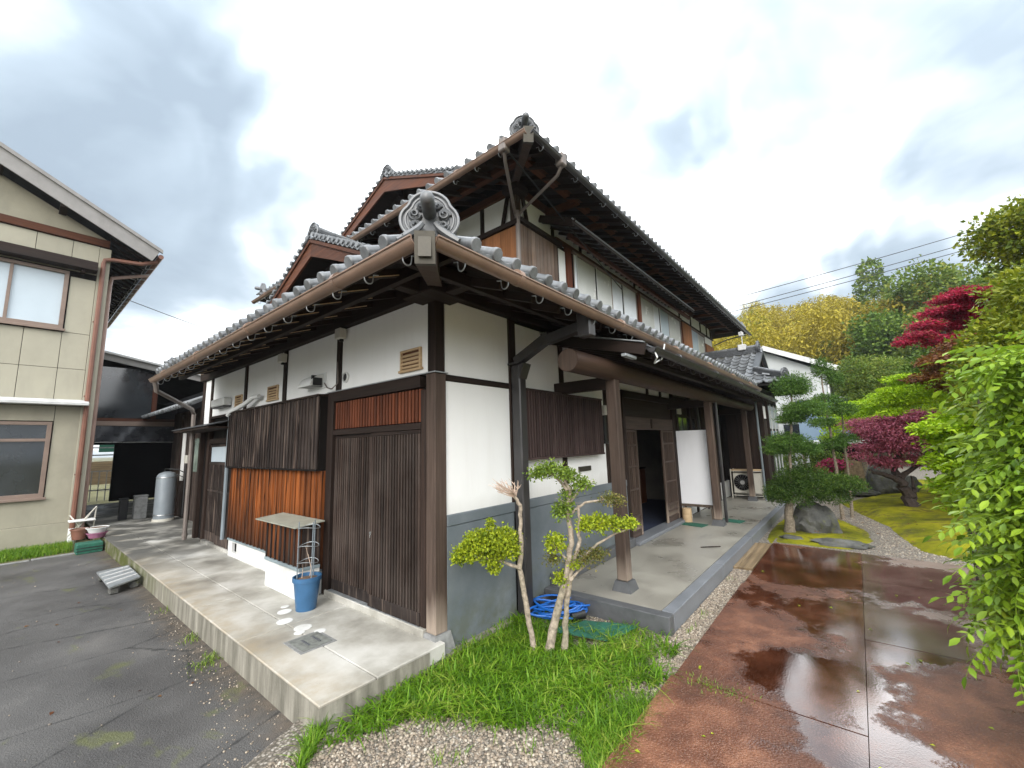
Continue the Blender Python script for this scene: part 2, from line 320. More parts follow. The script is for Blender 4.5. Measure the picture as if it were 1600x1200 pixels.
def ground_mats():
    t = NT('asphalt')
    a = t.noise(1.1, 6, .6); b = t.noise(160, 2, .6); v = t.vor(95)
    c = t.ramp(a, [(.3, (.046, .044, .043)), (.55, (.078, .075, .072)), (.75, (.12, .114, .106))])
    c = t.mix(t.fr(v, .0, .16, .55, 0), c, (.19, .18, .17))
    sep = t.n('ShaderNodeSeparateXYZ'); t.l(t.pos, sep.inputs[0])
    # silt and moss washed up along the kerb of the walkway
    edge = t.fr(sep.outputs[0], -1.55, -1.02)
    dn = t.noise(3.5, 6, .65)
    m = t.math('MULTIPLY', t.fr(t.math('ADD', edge, t.math('MULTIPLY', dn, .9)), .95, 1.35), .85)
    c = t.mix(m, c, t.mix(t.fr(t.noise(9, 4), .4, .6), (.11, .085, .062), (.055, .045, .035)))
    moss = t.fr(t.noise((2.6, 1.5, 1), 5, .65, dist=.3), .60, .68, 0, .6)
    c = t.mix(moss, c, (.10, .11, .03))
    cr = t.vor((.42, .95, .5), 'DISTANCE_TO_EDGE')
    crn = t.math('ADD', cr, t.math('MULTIPLY', t.math('SUBTRACT', t.noise(14, 3), .5), .03))
    crack = t.fr(crn, .0, .009, 1, 0)
    c = t.mix(t.math('MULTIPLY', crack, .7), c, (.012, .012, .012))
    t.base(c); t.set(t.fr(a, .35, .65, .42, .7), 0, .5)
    n = t.bump(b, .55, .006); n = t.bump(v, .5, .006, n); t.bump(crack, -.4, .02, n)
    MT['asphalt'] = t.m
    t = NT('walkway_concrete')
    a = t.noise(1.25, 6, .62); b = t.noise(5.5, 5, .65); sep = t.n('ShaderNodeSeparateXYZ'); t.l(t.pos, sep.inputs[0])
    c = t.ramp(a, [(.33, (.18, .168, .145)), (.46, (.32, .305, .265)), (.56, (.43, .415, .375)), (.70, (.54, .53, .495))])
    edge = t.fr(sep.outputs[0], -1.02, -.60, 1, 0)
    c = t.mix(t.math('MULTIPLY', edge, t.fr(b, .35, .65, .2, .8)), c, (.31, .25, .165))
    far = t.fr(sep.outputs[1], 4.2, 6.4)
    c = t.mix(t.math('MULTIPLY', far, t.fr(t.noise(1.6, 4), .36, .54)), c, (.095, .092, .082))
    spots = t.fr(t.vor(16), .02, .10, .3, 0)
    c = t.mix(spots, c, (.12, .11, .09))
    t.base(c); t.set(t.fr(a, .3, .7, .38, .75), 0, .45); t.bump(t.noise(70, 4), .25, .004)
    MT['walkway_concrete'] = t.m
    t = NT('kerb_face')
    a = t.noise((9, 9, 1.2), 6, .65); b = t.noise(3, 5, .6)
    c = t.ramp(a, [(.3, (.10, .095, .075)), (.5, (.21, .195, .16)), (.7, (.33, .31, .26))])
    sep = t.n('ShaderNodeSeparateXYZ'); t.l(t.pos, sep.inputs[0])
    mo = t.math('MULTIPLY', t.fr(sep.outputs[1], 3.2, 6.5), t.fr(b, .33, .55))
    c = t.mix(mo, c, (.075, .085, .022))
    t.base(c); t.set(.85, 0, .2); t.bump(t.noise(45, 4), .5, .006); MT['kerb_face'] = t.m
    t = NT('porch_concrete')
    a = t.noise(1.1, 6, .6); b = t.noise((1.1, 5, 1), 5, .6)
    c = t.ramp(a, [(.3, (.17, .16, .135)), (.5, (.245, .23, .195)), (.7, (.31, .295, .25))])
    c = t.mix(t.fr(b, .6, .72, 0, .4), c, (.11, .105, .095))
    t.base(c); t.set(t.fr(a, .35, .65, .22, .55), 0, .5); t.bump(t.noise(60, 3), .12, .003); MT['porch_concrete'] = t.m
    t = NT('dado_grey')
    a = t.noise(1.8, 6, .6)
    c = t.ramp(a, [(.3, (.095, .115, .125)), (.5, (.13, .15, .165)), (.72, (.18, .20, .21))])
    sep = t.n('ShaderNodeSeparateXYZ'); t.l(t.pos, sep.inputs[0])
    sp = t.math('MULTIPLY', t.fr(sep.outputs[2], .42, -.05), t.fr(t.noise(5, 5, .65), .38, .6, 0, .8))
    c = t.mix(sp, c, (.10, .11, .085))
    t.base(c); t.set(t.fr(a, .3, .7, .5, .75), 0, .35); t.bump(t.noise(26, 5), .3, .006); MT['dado_grey'] = t.m
    t = NT('drive_wet')
    a = t.noise(.75, 6, .6, dist=.25); b = t.noise(2.6, 6, .65); fine = t.vor(70); g = t.noise(120, 2)
    # shallow dips that hold water
    low = None
    for (cx_, cy_, r_, am) in ((1.35, -2.45, .62, .24), (2.7, -2.95, .95, .22), (4.6, -2.2, 1.4, .26), (4.4, -3.4, 1.1, .22), (.7, -2.80, .40, .20), (.2, -1.9, .8, -.16), (2.2, -1.9, .55, -.10), (1.4, -3.2, .55, -.13), (2.9, -2.0, .5, .06)):
        dn = t.n('ShaderNodeVectorMath', operation='DISTANCE'); t.l(t.pos, dn.inputs[0]); dn.inputs[1].default_value = (cx_, cy_, -.12)
        q = t.fr(dn.outputs['Value'], r_, 0, 0, am); low = q if low is None else t.math('ADD', low, q)
    a2 = t.noise(.9, 7, .62, dist=.3)
    wet = t.fr(t.math('ADD', low, t.math('ADD', t.math('MULTIPLY', a2, .72), t.math('MULTIPLY', t.noise(6, 5, .65), .28))), .49, .575)
    sep = t.n('ShaderNodeSeparateXYZ'); t.l(t.pos, sep.inputs[0])
    dry = t.ramp(b, [(.3, (.055, .020, .010)), (.5, (.125, .046, .022)), (.68, (.26, .112, .058))])
    dry = t.mix(t.fr(fine, .02, .30, .65, 0), dry, (.40, .25, .17)); dry = t.mix(t.fr(t.noise(.8, 6, .65), .52, .62, 0, .55), dry, (.07, .028, .016))
    grey = t.math('MULTIPLY', t.fr(sep.outputs[1], -2.74, -2.76), t.fr(sep.outputs[0], 2.3, 2.36))
    dry = t.mix(grey, dry, t.ramp(b, [(.3, (.12, .085, .065)), (.7, (.26, .19, .15))]))
    wetc = t.mix(1, dry, (.50, .43, .42), 'MULTIPLY')
    t.base(t.mix(wet, dry, wetc))
    t.set(t.math('ADD', t.math('MULTIPLY', wet, -.36), t.fr(b, .3, .7, .39, .5)), 0, t.fr(wet, 0, 1, .45, 1.0))
    t.b.inputs['IOR'].default_value = 1.7
    n = t.n('ShaderNodeBump'); n.inputs['Distance'].default_value = .006
    t.l(t.math('SUBTRACT', .6, t.math('MULTIPLY', wet, .575)), n.inputs['Strength']); t.l(t.math('ADD', fine, g), n.inputs['Height'])
    t.l(n.outputs[0], t.b.inputs['Normal']); MT['drive_wet'] = t.m
    t = NT('gravel_bed')
    v = t.vor(60, out='Color'); f = t.vor(60)
    r = t.n('ShaderNodeSeparateColor'); t.l(v, r.inputs[0])
    c = t.ramp(r.outputs[0], [(.1, (.14, .12, .10)), (.4, (.20, .175, .14)), (.7, (.28, .25, .21)), (.95, (.38, .35, .31))])
    c = t.mix(t.fr(f, .35, .7), c, (.08, .07, .055))
    t.base(c); t.set(.75, 0, .3); t.bump(f, -.9, .012); MT['gravel_bed'] = t.m
    t = NT('pebble')
    c = t.ramp(t.g.outputs['Random Per Island'], [(0, (.11, .095, .08)), (.3, (.20, .155, .112)), (.55, (.245, .205, .16)), (.8, (.31, .255, .19)), (1, (.40, .36, .30))])
    t.base(c); t.set(.55, 0, .4); MT['pebble'] = t.m
    t = NT('moss')
    a = t.noise(1.2, 6, .65); b = t.noise(60, 4, .7)
    c = t.ramp(a, [(.3, (.055, .058, .010)), (.45, (.17, .175, .010)), (.6, (.30, .28, .012)), (.75, (.38, .33, .02))])
    c = t.mix(t.fr(t.noise(2.6, 7, .72, dist=.6), .50, .62, 0, .75), c, (.075, .068, .03))
    c = t.mix(t.fr(b, .5, .75, 0, .4), c, (.10, .10, .02))
    t.base(c); t.set(.95, 0, .1); t.bump(b, .8, .02); MT['moss'] = t.m
    t = NT('earth')
    a = t.noise(.6, 6, .65)
    c = t.ramp(a, [(.3, (.06, .055, .035)), (.5, (.11, .105, .05)), (.7, (.16, .15, .09))])
    t.base(c); t.set(.95, 0, .1); t.bump(t.noise(30, 4), .6, .02); MT['earth'] = t.m
    t = NT('rock')
    a = t.noise(2.2, 8, .65); b = t.noise(9, 6, .7)
    c = t.ramp(a, [(.3, (.03, .03, .028)), (.5, (.085, .085, .078)), (.7, (.17, .165, .15))])
    c = t.mix(t.fr(b, .55, .66, 0, .8), c, (.09, .095, .03))
    t.base(c); t.set(.75, 0, .3); t.bump(b, .9, .04); MT['rock'] = t.m
    t = NT('mossy_timber')
    a = t.noise((1.2, 18, 18), 6, .65)
    c = t.ramp(a, [(.3, (.09, .06, .035)), (.5, (.19, .135, .075)), (.7, (.30, .22, .13))])
    t.base(c); t.set(.5, 0, .4); t.bump(a, .4, .005); MT['mossy_timber'] = t.m
ground_mats()

# ------------------------------------------------------------------ mesh helpers
class MB:
    def __init__(s): s.v = []; s.f = []
    def add(s, v, f):
        o = len(s.v); s.v += [tuple(p) for p in v]; s.f += [tuple(i + o for i in q) for q in f]; return s
    def box(s, x0, x1, y0, y1, z0, z1, c=0.):
        if x1 < x0: x0, x1 = x1, x0
        if y1 < y0: y0, y1 = y1, y0
        if z1 < z0: z0, z1 = z1, z0
        if c <= 0:
            v = [(x, y, z) for z in (z0, z1) for y in (y0, y1) for x in (x0, x1)]
            return s.add(v, [(0, 2, 3, 1), (4, 5, 7, 6), (0, 1, 5, 4), (2, 6, 7, 3), (0, 4, 6, 2), (1, 3, 7, 5)])
        c = min(c, (x1 - x0) * .45, (y1 - y0) * .45, (z1 - z0) * .45)
        X, Y, Z = (x0, x1), (y0, y1), (z0, z1); v = []; ix = {}
        for i in (0, 1):
            for j in (0, 1):
                for k in (0, 1):
                    sx, sy, sz = (1, -1)[i] * c, (1, -1)[j] * c, (1, -1)[k] * c
                    for a, d in enumerate(((0, sy, sz), (sx, 0, sz), (sx, sy, 0))):
                        ix[i, j, k, a] = len(v); v.append((X[i] + d[0], Y[j] + d[1], Z[k] + d[2]))
        f = []
        for i in (0, 1):
            q = [ix[i, 0, 0, 0], ix[i, 1, 0, 0], ix[i, 1, 1, 0], ix[i, 0, 1, 0]]; f.append(tuple(q if i else q[::-1]))
            q = [ix[0, i, 0, 1], ix[0, i, 1, 1], ix[1, i, 1, 1], ix[1, i, 0, 1]]; f.append(tuple(q if i else q[::-1]))
            q = [ix[0, 0, i, 2], ix[1, 0, i, 2], ix[1, 1, i, 2], ix[0, 1, i, 2]]; f.append(tuple(q if i else q[::-1]))
        for i in (0, 1):
            for j in (0, 1):
                f.append((ix[0, i, j, 1], ix[0, i, j, 2], ix[1, i, j, 2], ix[1, i, j, 1]))
                f.append((ix[i, 0, j, 0], ix[i, 0, j, 2], ix[i, 1, j, 2], ix[i, 1, j, 0]))
                f.append((ix[i, j, 0, 0], ix[i, j, 0, 1], ix[i, j, 1, 1], ix[i, j, 1, 0]))
        for i in (0, 1):
            for j in (0, 1):
                for k in (0, 1): f.append((ix[i, j, k, 0], ix[i, j, k, 1], ix[i, j, k, 2]))
        return s.add(v, f)
    def beam(s, a, b, w, h, up=(0, 0, 1)):
        "rectangular bar from a to b, w across, h along up"
        a, b = Vector(a), Vector(b); d = (b - a).normalized(); up = Vector(up)
        sd = d.cross(up)
        if sd.length < 1e-4: sd = Vector((1, 0, 0))
        sd.normalize(); up = sd.cross(d).normalized(); v = []
        for p in (a, b):
            for q in ((-1, -1), (1, -1), (1, 1), (-1, 1)): v.append(p + sd * q[0] * w / 2 + up * q[1] * h / 2)
        return s.add(v, [(3, 2, 1, 0), (4, 5, 6, 7), (0, 1, 5, 4), (1, 2, 6, 5), (2, 3, 7, 6), (3, 0, 4, 7)])
    def tube(s, pts, r, n=8, cap=True, flat=None):
        pts = [Vector(p) for p in pts]; m = len(pts)
        rs = r if isinstance(r, (list, tuple)) else [r] * m
        v = []; f = []; ref = None
        for i, p in enumerate(pts):
            d = (pts[min(i + 1, m - 1)] - pts[max(i - 1, 0)]).normalized()
            if ref is None:
                ref = Vector((0, 0, 1)) if abs(d.z) < .9 else Vector((1, 0, 0))
            a = d.cross(ref)
            if a.length < 1e-5: a = d.cross(Vector((.3, .9, .1)))
            a.normalize(); b = a.cross(d).normalized(); ref = b
            for k in range(n):
                t = 2 * PI * k / n + (PI / n)
                v.append(p + (a * math.cos(t) + b * math.sin(t)) * rs[i])
        for i in range(m - 1):
            for k in range(n):
                f.append((i * n + k, i * n + (k + 1) % n, (i + 1) * n + (k + 1) % n, (i + 1) * n + k))
        if cap: f.append(tuple(range(n))[::-1]); f.append(tuple((m - 1) * n + k for k in range(n)))
        return s.add(v, f)
    def prism(s, poly, off):
        "poly: planar list of 3d points, extruded by the vector off"
        n = len(poly); off = Vector(off); v = [Vector(p) for p in poly]; v += [p + off for p in v[:n]]
        f = [tuple(range(n))[::-1], tuple(range(n, 2 * n))]
        f += [(i, (i + 1) % n, (i + 1) % n + n, i + n) for i in range(n)]
        return s.add(v, f)
    def lathe(s, prof, c=(0, 0, 0), n=20, axis='z'):
        v = []; f = []; m = len(prof)
        for (r, h) in prof:
            for k in range(n):
                t = 2 * PI * k / n; x, y = r * math.cos(t), r * math.sin(t)
                v.append({'z': (c[0] + x, c[1] + y, c[2] + h), 'x': (c[0] + h, c[1] + x, c[2] + y), 'y': (c[0] + y, c[1] + h, c[2] + x)}[axis])
        for i in range(m - 1):
            for k in range(n): f.append((i * n + k, i * n + (k + 1) % n, (i + 1) * n + (k + 1) % n, (i + 1) * n + k))
        f.append(tuple(range(n))[::-1]); f.append(tuple((m - 1) * n + k for k in range(n)))
        return s.add(v, f)
    def mesh(s, name, m, smooth=False):
        me = bpy.data.meshes.new(name); me.from_pydata(s.v, [], s.f); me.update()
        me.materials.append(MT[m] if isinstance(m, str) else m)
        if smooth:
            me.shade_smooth()
            try: me.set_sharp_from_angle(angle=math.radians(38))
            except Exception: pass
        return me
    def obj(s, name, m, parent=None, smooth=False, kind=None, label=None):
        return link(name, s.mesh(name, m, smooth), parent, kind, label)
def link(name, me, parent=None, kind=None, label=None, loc=None, mat=None):
    o = bpy.data.objects.new(name, me); COL.objects.link(o)
    if parent is not None: o.parent = parent; 
    if loc is not None: o.location = loc
    if mat is not None: o.matrix_local = mat
    if parent is not None and parent.get('_org'):
        pass
    if kind: o['kind'] = kind
    if label: o['label'] = label
    return o
def thing(name, label, cat, group=None, loc=(0, 0, 0), mesh=None):
    """a thing; its parts are written in world coordinates and shifted by fit()"""
    o = bpy.data.objects.new(name, mesh); COL.objects.link(o); o.location = (0, 0, 0)
    if mesh is None: o.empty_display_size = .2
    o['label'] = label; o['category'] = cat
    if group: o['group'] = group
    o['base'] = loc; THINGS.append(o); return o
THINGS = []
def fit_all():
    "put every thing's origin at its base without moving its parts"
    for o in THINGS:
        b = Vector(o['base']); del o['base']
        if o.type == 'EMPTY' and b.length > 0:
            o.location = b
            for c in o.children: c.location = Vector(c.location) - b
def structure(name, mb, m, smooth=False):
    return mb.obj(name, m, None, smooth, 'structure')
def fastmesh(name, V, F, m, smooth=False):
    "V (n,3) float array, F (k,q) int array"
    me = bpy.data.meshes.new(name); V = np.asarray(V, np.float32); F = np.asarray(F, np.int32)
    k, q = F.shape
    me.vertices.add(len(V)); me.vertices.foreach_set('co', V.ravel())
    me.loops.add(k * q); me.loops.foreach_set('vertex_index', F.ravel())
    me.polygons.add(k); me.polygons.foreach_set('loop_start', np.arange(0, k * q, q, dtype=np.int32))
    me.update(calc_edges=True); me.materials.append(MT[m])
    if smooth: me.shade_smooth()
    return me
# ------------------------------------------------------------------ setting: ground sheets
ZA = -.22                                                     # asphalt level; the walkway top is z = 0
def sheet(name, poly, z, m, kind='structure'):
    me = bpy.data.meshes.new(name); me.from_pydata([(x, y, z) for x, y in poly], [], [tuple(range(len(poly)))]); me.update()
    me.materials.append(MT[m]); return link(name, me, kind=kind)
mb = MB()                                                     # ground reaching the horizon, rising into the hill beyond
mb.add([(-600, -600, -.30), (600, -600, -.30), (600, 600, -.30), (-600, 600, -.30)], [(0, 1, 2, 3)])
structure('ground', mb, 'earth')
sheet('asphalt_yard', [(-14, -5), (-1.45, -1.9), (-1.40, -.6), (-1.33, -.02), (-.93, .12), (-.93, 9.4), (-14, 9.4)], ZA, 'asphalt')
# gravel forecourt between the drive and the buildings
sheet('gravel_forecourt', [(-1.9, -1.70), (11.6, -1.70), (11.6, .02), (-.95, .2), (-1.42, -.02)], -.165, 'gravel_bed')
sheet('garden_ground', [(5.55, -9), (30, -9), (30, 2), (11.6, 2), (11.6, -1.62), (5.6, -1.62)], -.14, 'gravel_bed')

# wet tinted concrete drive in separately poured slabs
drive = thing('driveway', 'wet red brown concrete drive of poured slabs beside the entrance porch', 'driveway', loc=(1, -2.7, -.12))
del drive['category']; drive['kind'] = 'structure'; del drive['label']
cuts_l = [-5, .87, 3.31, 5.68]; cuts_r = [-5, 2.34, 4.2, 5.62]
me_g = .006
for i in range(3):
    x0, x1 = cuts_l[i], cuts_l[i + 1]
    e1 = -.0 if i < 2 else -.05
    b = MB(); b.prism([(x0 + me_g, -1.66, -.19), (x1 - me_g, -1.64, -.19), (x1 - me_g + e1, -2.749, -.19), (x0 + me_g, -2.749, -.19)][::-1], (0, 0, .07))
    b.obj('slab', 'drive_wet', drive)
for i in range(3):
    x0, x1 = cuts_r[i], cuts_r[i + 1]
    b = MB(); b.prism([(x0 + me_g, -2.753, -.19), (x1 - me_g, -2.753, -.19), (x1 - me_g - .1 * (i == 2), -4.6, -.19), (x0 + me_g, -4.6, -.19)][::-1], (0, 0, .068))
    b.obj('slab', 'drive_wet', drive)
b = MB(); b.box(4.0, 5.6, -1.630, -1.46, -.19, -.125, .004); b.box(4.0, 5.6, -1.455, -1.40, -.19, -.13, .004)
b.obj('edge_board', 'mossy_timber', drive)

# raised concrete walkway in front of the left face
walk = thing('walkway', '', ''); del walk['category']; del walk['label']; walk['kind'] = 'structure'
ys = [-.10, 1.35, 2.62, 3.9, 5.3, 6.9, 9.0]
for i in range(6):
    for (xa, xb) in ((-1.025, -.62), (-.614, .02 if i < 5 else 1.3)):
        if xb > 0 and ys[i] > 5.2: xb = .9
        MB().box(xa, xb, ys[i] + .003, ys[i + 1] - .003, -.12, 0, .006).obj('slab', 'walkway_concrete', walk)
MB().box(-1.02, 1.6, 9.004, 17, -.12, -.004).obj('slab', 'walkway_concrete', walk)
MB().box(-1.022, .9, -.095, 17, -.32, -.121).obj('kerb', 'kerb_face', walk)
b = MB(); b.add([(-1.028, -.103, -.32), (-1.028, 17, -.32), (-1.028, 17, -.012), (-1.028, -.103, -.012), (-.15, -.106, -.32), (-.15, -.106, -.012)], [(0, 3, 2, 1), (0, 4, 5, 3)])
b.obj('kerb', 'kerb_face', walk)
# manhole plate
mh = thing('manhole_cover', 'rectangular dark iron manhole cover set in the pale walkway', 'manhole cover', loc=(-.65, .84, 0))
MB().box(-.80, -.50, .675, 1.005, -.01, .004, .002).obj('frame', 'stone_grey', mh)
b = MB(); b.box(-.775, -.525, .70, .98, .004, .008, .002)
b.obj('plate', 'cast_plate', mh)
for i in range(2): MB().box(-.70 + .09 * i, -.68 + .09 * i, .77, .91, .0082, .012, .002).obj('grip', 'stone_dark', mh)
# stepping discs set into the walkway
spots = [(-.50, 1.72, .065), (-.60, 1.47, .07), (-.56, 1.18, .075), (-.625, 1.10, .045), (-.50, .98, .05), (-.44, 1.86, .04)]
for i, (x, y, r) in enumerate(spots):
    b = MB(); b.lathe([(r, .0), (r, .003), (r * .9, .004)], (x, y, .0005), 18)
    b.obj('inlay', 'plaster_base', walk)

# porch slab
porch = thing('porch', '', ''); del porch['category']; del porch['label']; porch['kind'] = 'structure'
MB().box(1.66, 10.4, -1.28, -.02, -.12, -.004).obj('slab', 'porch_concrete', porch)
xs = [1.66, 3.5, 5.4, 7.3, 9.2, 10.4]
for i in range(5): MB().box(xs[i] + .002, xs[i + 1] - .002, -1.40, -1.284, -.19, 0, .006).obj('kerb_stone', 'stone_step', porch)
MB().box(1.535, 1.656, -1.40, -.02, -.19, 0, .006).obj('kerb_stone', 'stone_dark', porch)

# ------------------------------------------------------------------ the house
house = thing('traditional_house', 'large two storey traditional house with dark timber, white plaster and grey tiled roofs', 'house')
C = .004
def part(mb, name, m, parent=None, **k): return mb.obj(name, m, parent or house, **k)
def bx(name, m, x0, x1, y0, y1, z0, z1, c=C, parent=None, **k): return part(MB().box(x0, x1, y0, y1, z0, z1, c), name, m, parent, **k)

# core volume of the ground floor (dark, behind the finishes)
bx('wall', 'wood_black', .06, 2.4, .06, 7.2, -.2, 3.2, 0)
bx('wall', 'wood_black', 2.4, 3.84, .06, 7.2, -.2, 3.2, 0)
bx('wall', 'wood_black', 6.3, 9.0, 3.0, 7.2, -.2, 3.2, 0)
bx('wall', 'wood_black', 9.0, 10.6, .10, 7.2, -.2, 3.2, 0)
bx('wall', 'wood_black', 3.84, 6.3, 3.0, 7.2, -.2, 3.2, 0)

# --- left face (x = 0)
def post(x0, x1, y0, y1, z0, z1, m='wood_dark_vertical', parent=None, **k): return bx('post', m, x0, x1, y0, y1, z0, z1, .006, parent, **k)
post(-.012, .122, -.012, .115, .035, 2.262, 'wood_grey', label='weathered corner post standing on a stone')
post(-.004, .112, -.004, .105, 2.275, 3.02)
b = MB(); v0 = [(-.075, -.075), (.185, -.075), (.185, .17), (-.075, .17)]; v1 = [(-.03, -.03), (.14, -.03), (.14, .13), (-.03, .13)]
b.add([(x, y, -.19) for x, y in v0] + [(x, y, .034) for x, y in v1], [(0, 1, 5, 4), (1, 2, 6, 5), (2, 3, 7, 6), (3, 0, 4, 7), (4, 5, 6, 7)])
part(b, 'base_stone', 'stone_grey')
bx('cap_strip', 'galvanised', -.03, .135, -.03, 1.95, 2.263, 2.274, .002)
# concrete sill under the doors
bx('sill', 'walkway_concrete', -.045, .06, .12, 1.84, -.1, .062, .006)
post(-.02, .05, .117, .185, .063, 2.12)
post(-.03, .06, 1.80, 1.93, .0, 2.262)
bx('lintel', 'wood_dark_y', -.03, .06, .187, 1.798, 2.145, 2.262)
bx('lintel', 'wood_dark_y', -.022, .055, .187, 1.798, 1.755, 1.815)
# transom with red brown slats
tr = part(MB().box(.02, .055, .187, 1.798, 1.817, 2.143), 'transom', 'wood_black')
sl = MB().box(-.011, .011, -.016, .016, -.155, .155, .003).mesh('slat', 'wood_red_vertical')
for i in range(30): link('slat', sl, tr, loc=(.008, .215 + i * .0535, 1.98))
# the two slatted sliding doors
def door_leaf(y0, y1, x, n, mat='wood_slat', z0=.065, z1=1.752, bottom=.11):
    d = part(MB().box(x + .014, x + .022, y0, y1, z0, z1), 'door', 'interior_black')
    MB().box(x - .012, x + .02, y0, y1, z0, z0 + bottom, .003).obj('rail', 'wood_charred', d)
    MB().box(x - .012, x + .02, y0, y1, z1 - .035, z1, .003).obj('rail', 'wood_dark_y', d)
    for yy in (y0, y1 - .028): MB().box(x - .0125, x + .0205, yy, yy + .028, z0 + bottom + .001, z1 - .036, .003).obj('stile', mat, d)
    h = (z1 - .036 - z0 - bottom) / 2
    s = MB().box(-.013, .013, -.0105, .0105, -h, h, .003).mesh('slat', mat)
    w = (y1 - y0 - .056) / n
    for i in range(n): link('slat', s, d, loc=(x - .001, y0 + .028 + w * (i + .5), z0 + bottom + h))
    return d
d1 = door_leaf(.188, 1.0, -.014, 17)
d2 = door_leaf(.93, 1.79, .022, 18)
b = MB(); b.lathe([(.013, 0), (.013, -.012), (.008, -.014)], (-.028, .955, .76), 14, 'x'); b.tube([(-.03, .955, .752), (-.04, .955, .735), (-.038, .955, .715)], .004, 6)
b.obj('lock', 'steel', d1)
bx('track', 'galvanised', -.035, .03, .19, 1.79, .0625, .066, 0)

# upper band of white plaster between posts, left face
yb = [.108, 1.69, 3.20, 4.72, 6.50, 7.02]
for i in range(4): bx('plaster_panel', 'plaster_white', .012, .05, yb[i] + (0 if i == 0 else .1), yb[i + 1] - .002, 2.276, 3.0, 0)
bx('plaster_panel', 'plaster_white', .012, .05, 6.602, 7.0, 2.1, 3.0, 0)
for i in range(1, 5): post(-.012, .06, yb[i], yb[i] + .098, 2.276 if i < 4 else 0, 3.0)
post(-.012, .06, 7.0, 7.12, 0, 3.0)
bx('plate_beam', 'wood_dark_y', -.05, .12, -.30, 7.2, 3.012, 3.24, .006)
bx('plate_beam', 'wood_dark_x', -.30, 10.6, -.052, .122, 3.014, 3.242, .006)
bx('beam', 'wood_dark_y', -.018, .06, 1.95, 6.49, 2.225, 2.262)
# dark weathered boarded box
box1 = part(MB().box(-.10, .01, 1.95, 5.05, 1.372, 2.223), 'cladding', 'wood_black')
bd = MB().box(-.008, .008, -.040, .040, -.43, .43, .002).mesh('board', 'wood_charred')
bt = MB().box(-.009, .009, -.011, .011, -.428, .428, .003).mesh('batten', 'wood_charred')
n = 36
for i in range(n):
    y = 1.965 + .043 + i * .086
    link('board', bd, box1, loc=(-.107, y, 1.80))
for i in range(n + 1): link('batten', bt, box1, loc=(-.121, 1.966 + i * .0858, 1.80))
bx('cap_strip', 'wood_dark_y', -.145, .0, 1.94, 5.07, 2.2235, 2.25)
bx('drip_strip', 'wood_black', -.135, -.01, 1.95, 5.06, 1.350, 1.371)
# orange boards with battens below
box2 = part(MB().box(-.04, .01, 1.93, 5.0, .262, 1.349), 'cladding', 'wood_orange')
bd = MB().box(-.008, .008, -.066, .066, -.540, .540, .002).mesh('board', 'wood_orange')
bt = MB().box(-.010, .010, -.013, .013, -.542, .542, .003).mesh('batten', 'wood_orange')
for i in range(22): link('board', bd, box2, loc=(-.048, 2.00 + i * .1385, .806))
for i in range(23): link('batten', bt, box2, loc=(-.064, 1.945 + i * .1375, .806))
# white base with flashing and a vent opening
fo = part(MB().box(-.06, .02, 1.95, 4.56, -.05, .235, .004).box(-.06, .02, 4.76, 4.93, -.05, .235, .004).box(-.06, .02, 4.56, 4.76, -.05, .07).box(-.06, .02, 4.56, 4.76, .215, .235), 'foundation', 'plaster_base')
bx('flashing', 'flashing', -.075, .0, 1.94, 4.95, .236, .262, .003)
bx('vent', 'interior_black', -.02, .015, 4.565, 4.755, .072, .213, 0)
# cabinet with a lid
cab = thing('meter_cabinet', 'low boarded cabinet with grey lid against the orange board wall', 'cabinet', loc=(-.18, 2.34, 0))
MB().box(-.295, -.077, 1.885, 2.80, 0, .300, .004).obj('base', 'plaster_base', cab)
MB().box(-.312, -.079, 1.875, 2.81, .301, .335, .003).obj('flashing', 'flashing', cab)
MB().box(-.277, -.079, 1.90, 2.785, .336, .765).obj('body', 'wood_black', cab)
b1 = MB().box(-.007, .007, -.062, .062, -.213, .213, .002).mesh('board', 'wood_orange')
b2 = MB().box(-.008, .008, -.012, .012, -.213, .213, .002).mesh('batten', 'wood_charred')
for i in range(7): link('board', b1, cab, loc=(-.285, 1.965 + i * .1265, .55))
for i in range(8): link('batten', b2, cab, loc=(-.299, 1.905 + i * .1255, .55))
bs = MB().box(-.048, .048, -.007, .007, -.213, .213, .002).mesh('board', 'wood_charred')
for i in range(2): link('board', bs, cab, loc=(-.228 + i * .1, 1.893, .55))
MB().prism([(-.40, 1.80, .772), (-.079, 1.80, .80), (-.079, 2.90, .80), (-.40, 2.90, .772)], (0, 0, .012)).obj('lid', 'lid_grey', cab)

# second lattice door under the small hood
fr = part(MB().box(-.01, .03, 5.1, 6.48, 1.76, 1.85), 'lintel', 'wood_dark_y')
for (ya, yb2, xx) in ((5.12, 5.80, .0), (5.78, 6.47, .03)):
    d = part(MB().box(xx + .012, xx + .02, ya, yb2, .05, 1.75), 'door', 'wood_black')
    MB().box(xx + .004, xx + .0115, ya + .03, yb2 - .03, 1.43, 1.70).obj('pane', 'glass_frost', d)
    for z in (.05, .90, 1.38, 1.70): MB().box(xx - .012, xx + .012, ya, yb2, z, z + (.15 if z < .1 else .035), .003).obj('rail', 'wood_charred', d)
    s = MB().box(-.009, .009, -.011, .011, -.59, .59, .002).mesh('slat', 'wood_charred')
    for i in range(10): link('slat', s, d, loc=(xx - .004, ya + .045 + i * (yb2 - ya - .09) / 9, .79))
bx('sill', 'walkway_concrete', -.03, .05, 5.05, 6.5, -.1, .045, .005)
post(-.02, .06, 4.985, 5.095, .0, 2.22)
bx('hood_board', 'wood_dark_y', -.40, .0, 5.08, 7.28, 1.99, 2.02)
hd = part(MB().prism([(-.42, 5.06, 2.03), (0, 5.06, 2.14), (0, 7.3, 2.14), (-.42, 7.3, 2.03)], (0, 0, .012)), 'hood', 'tile_dark')
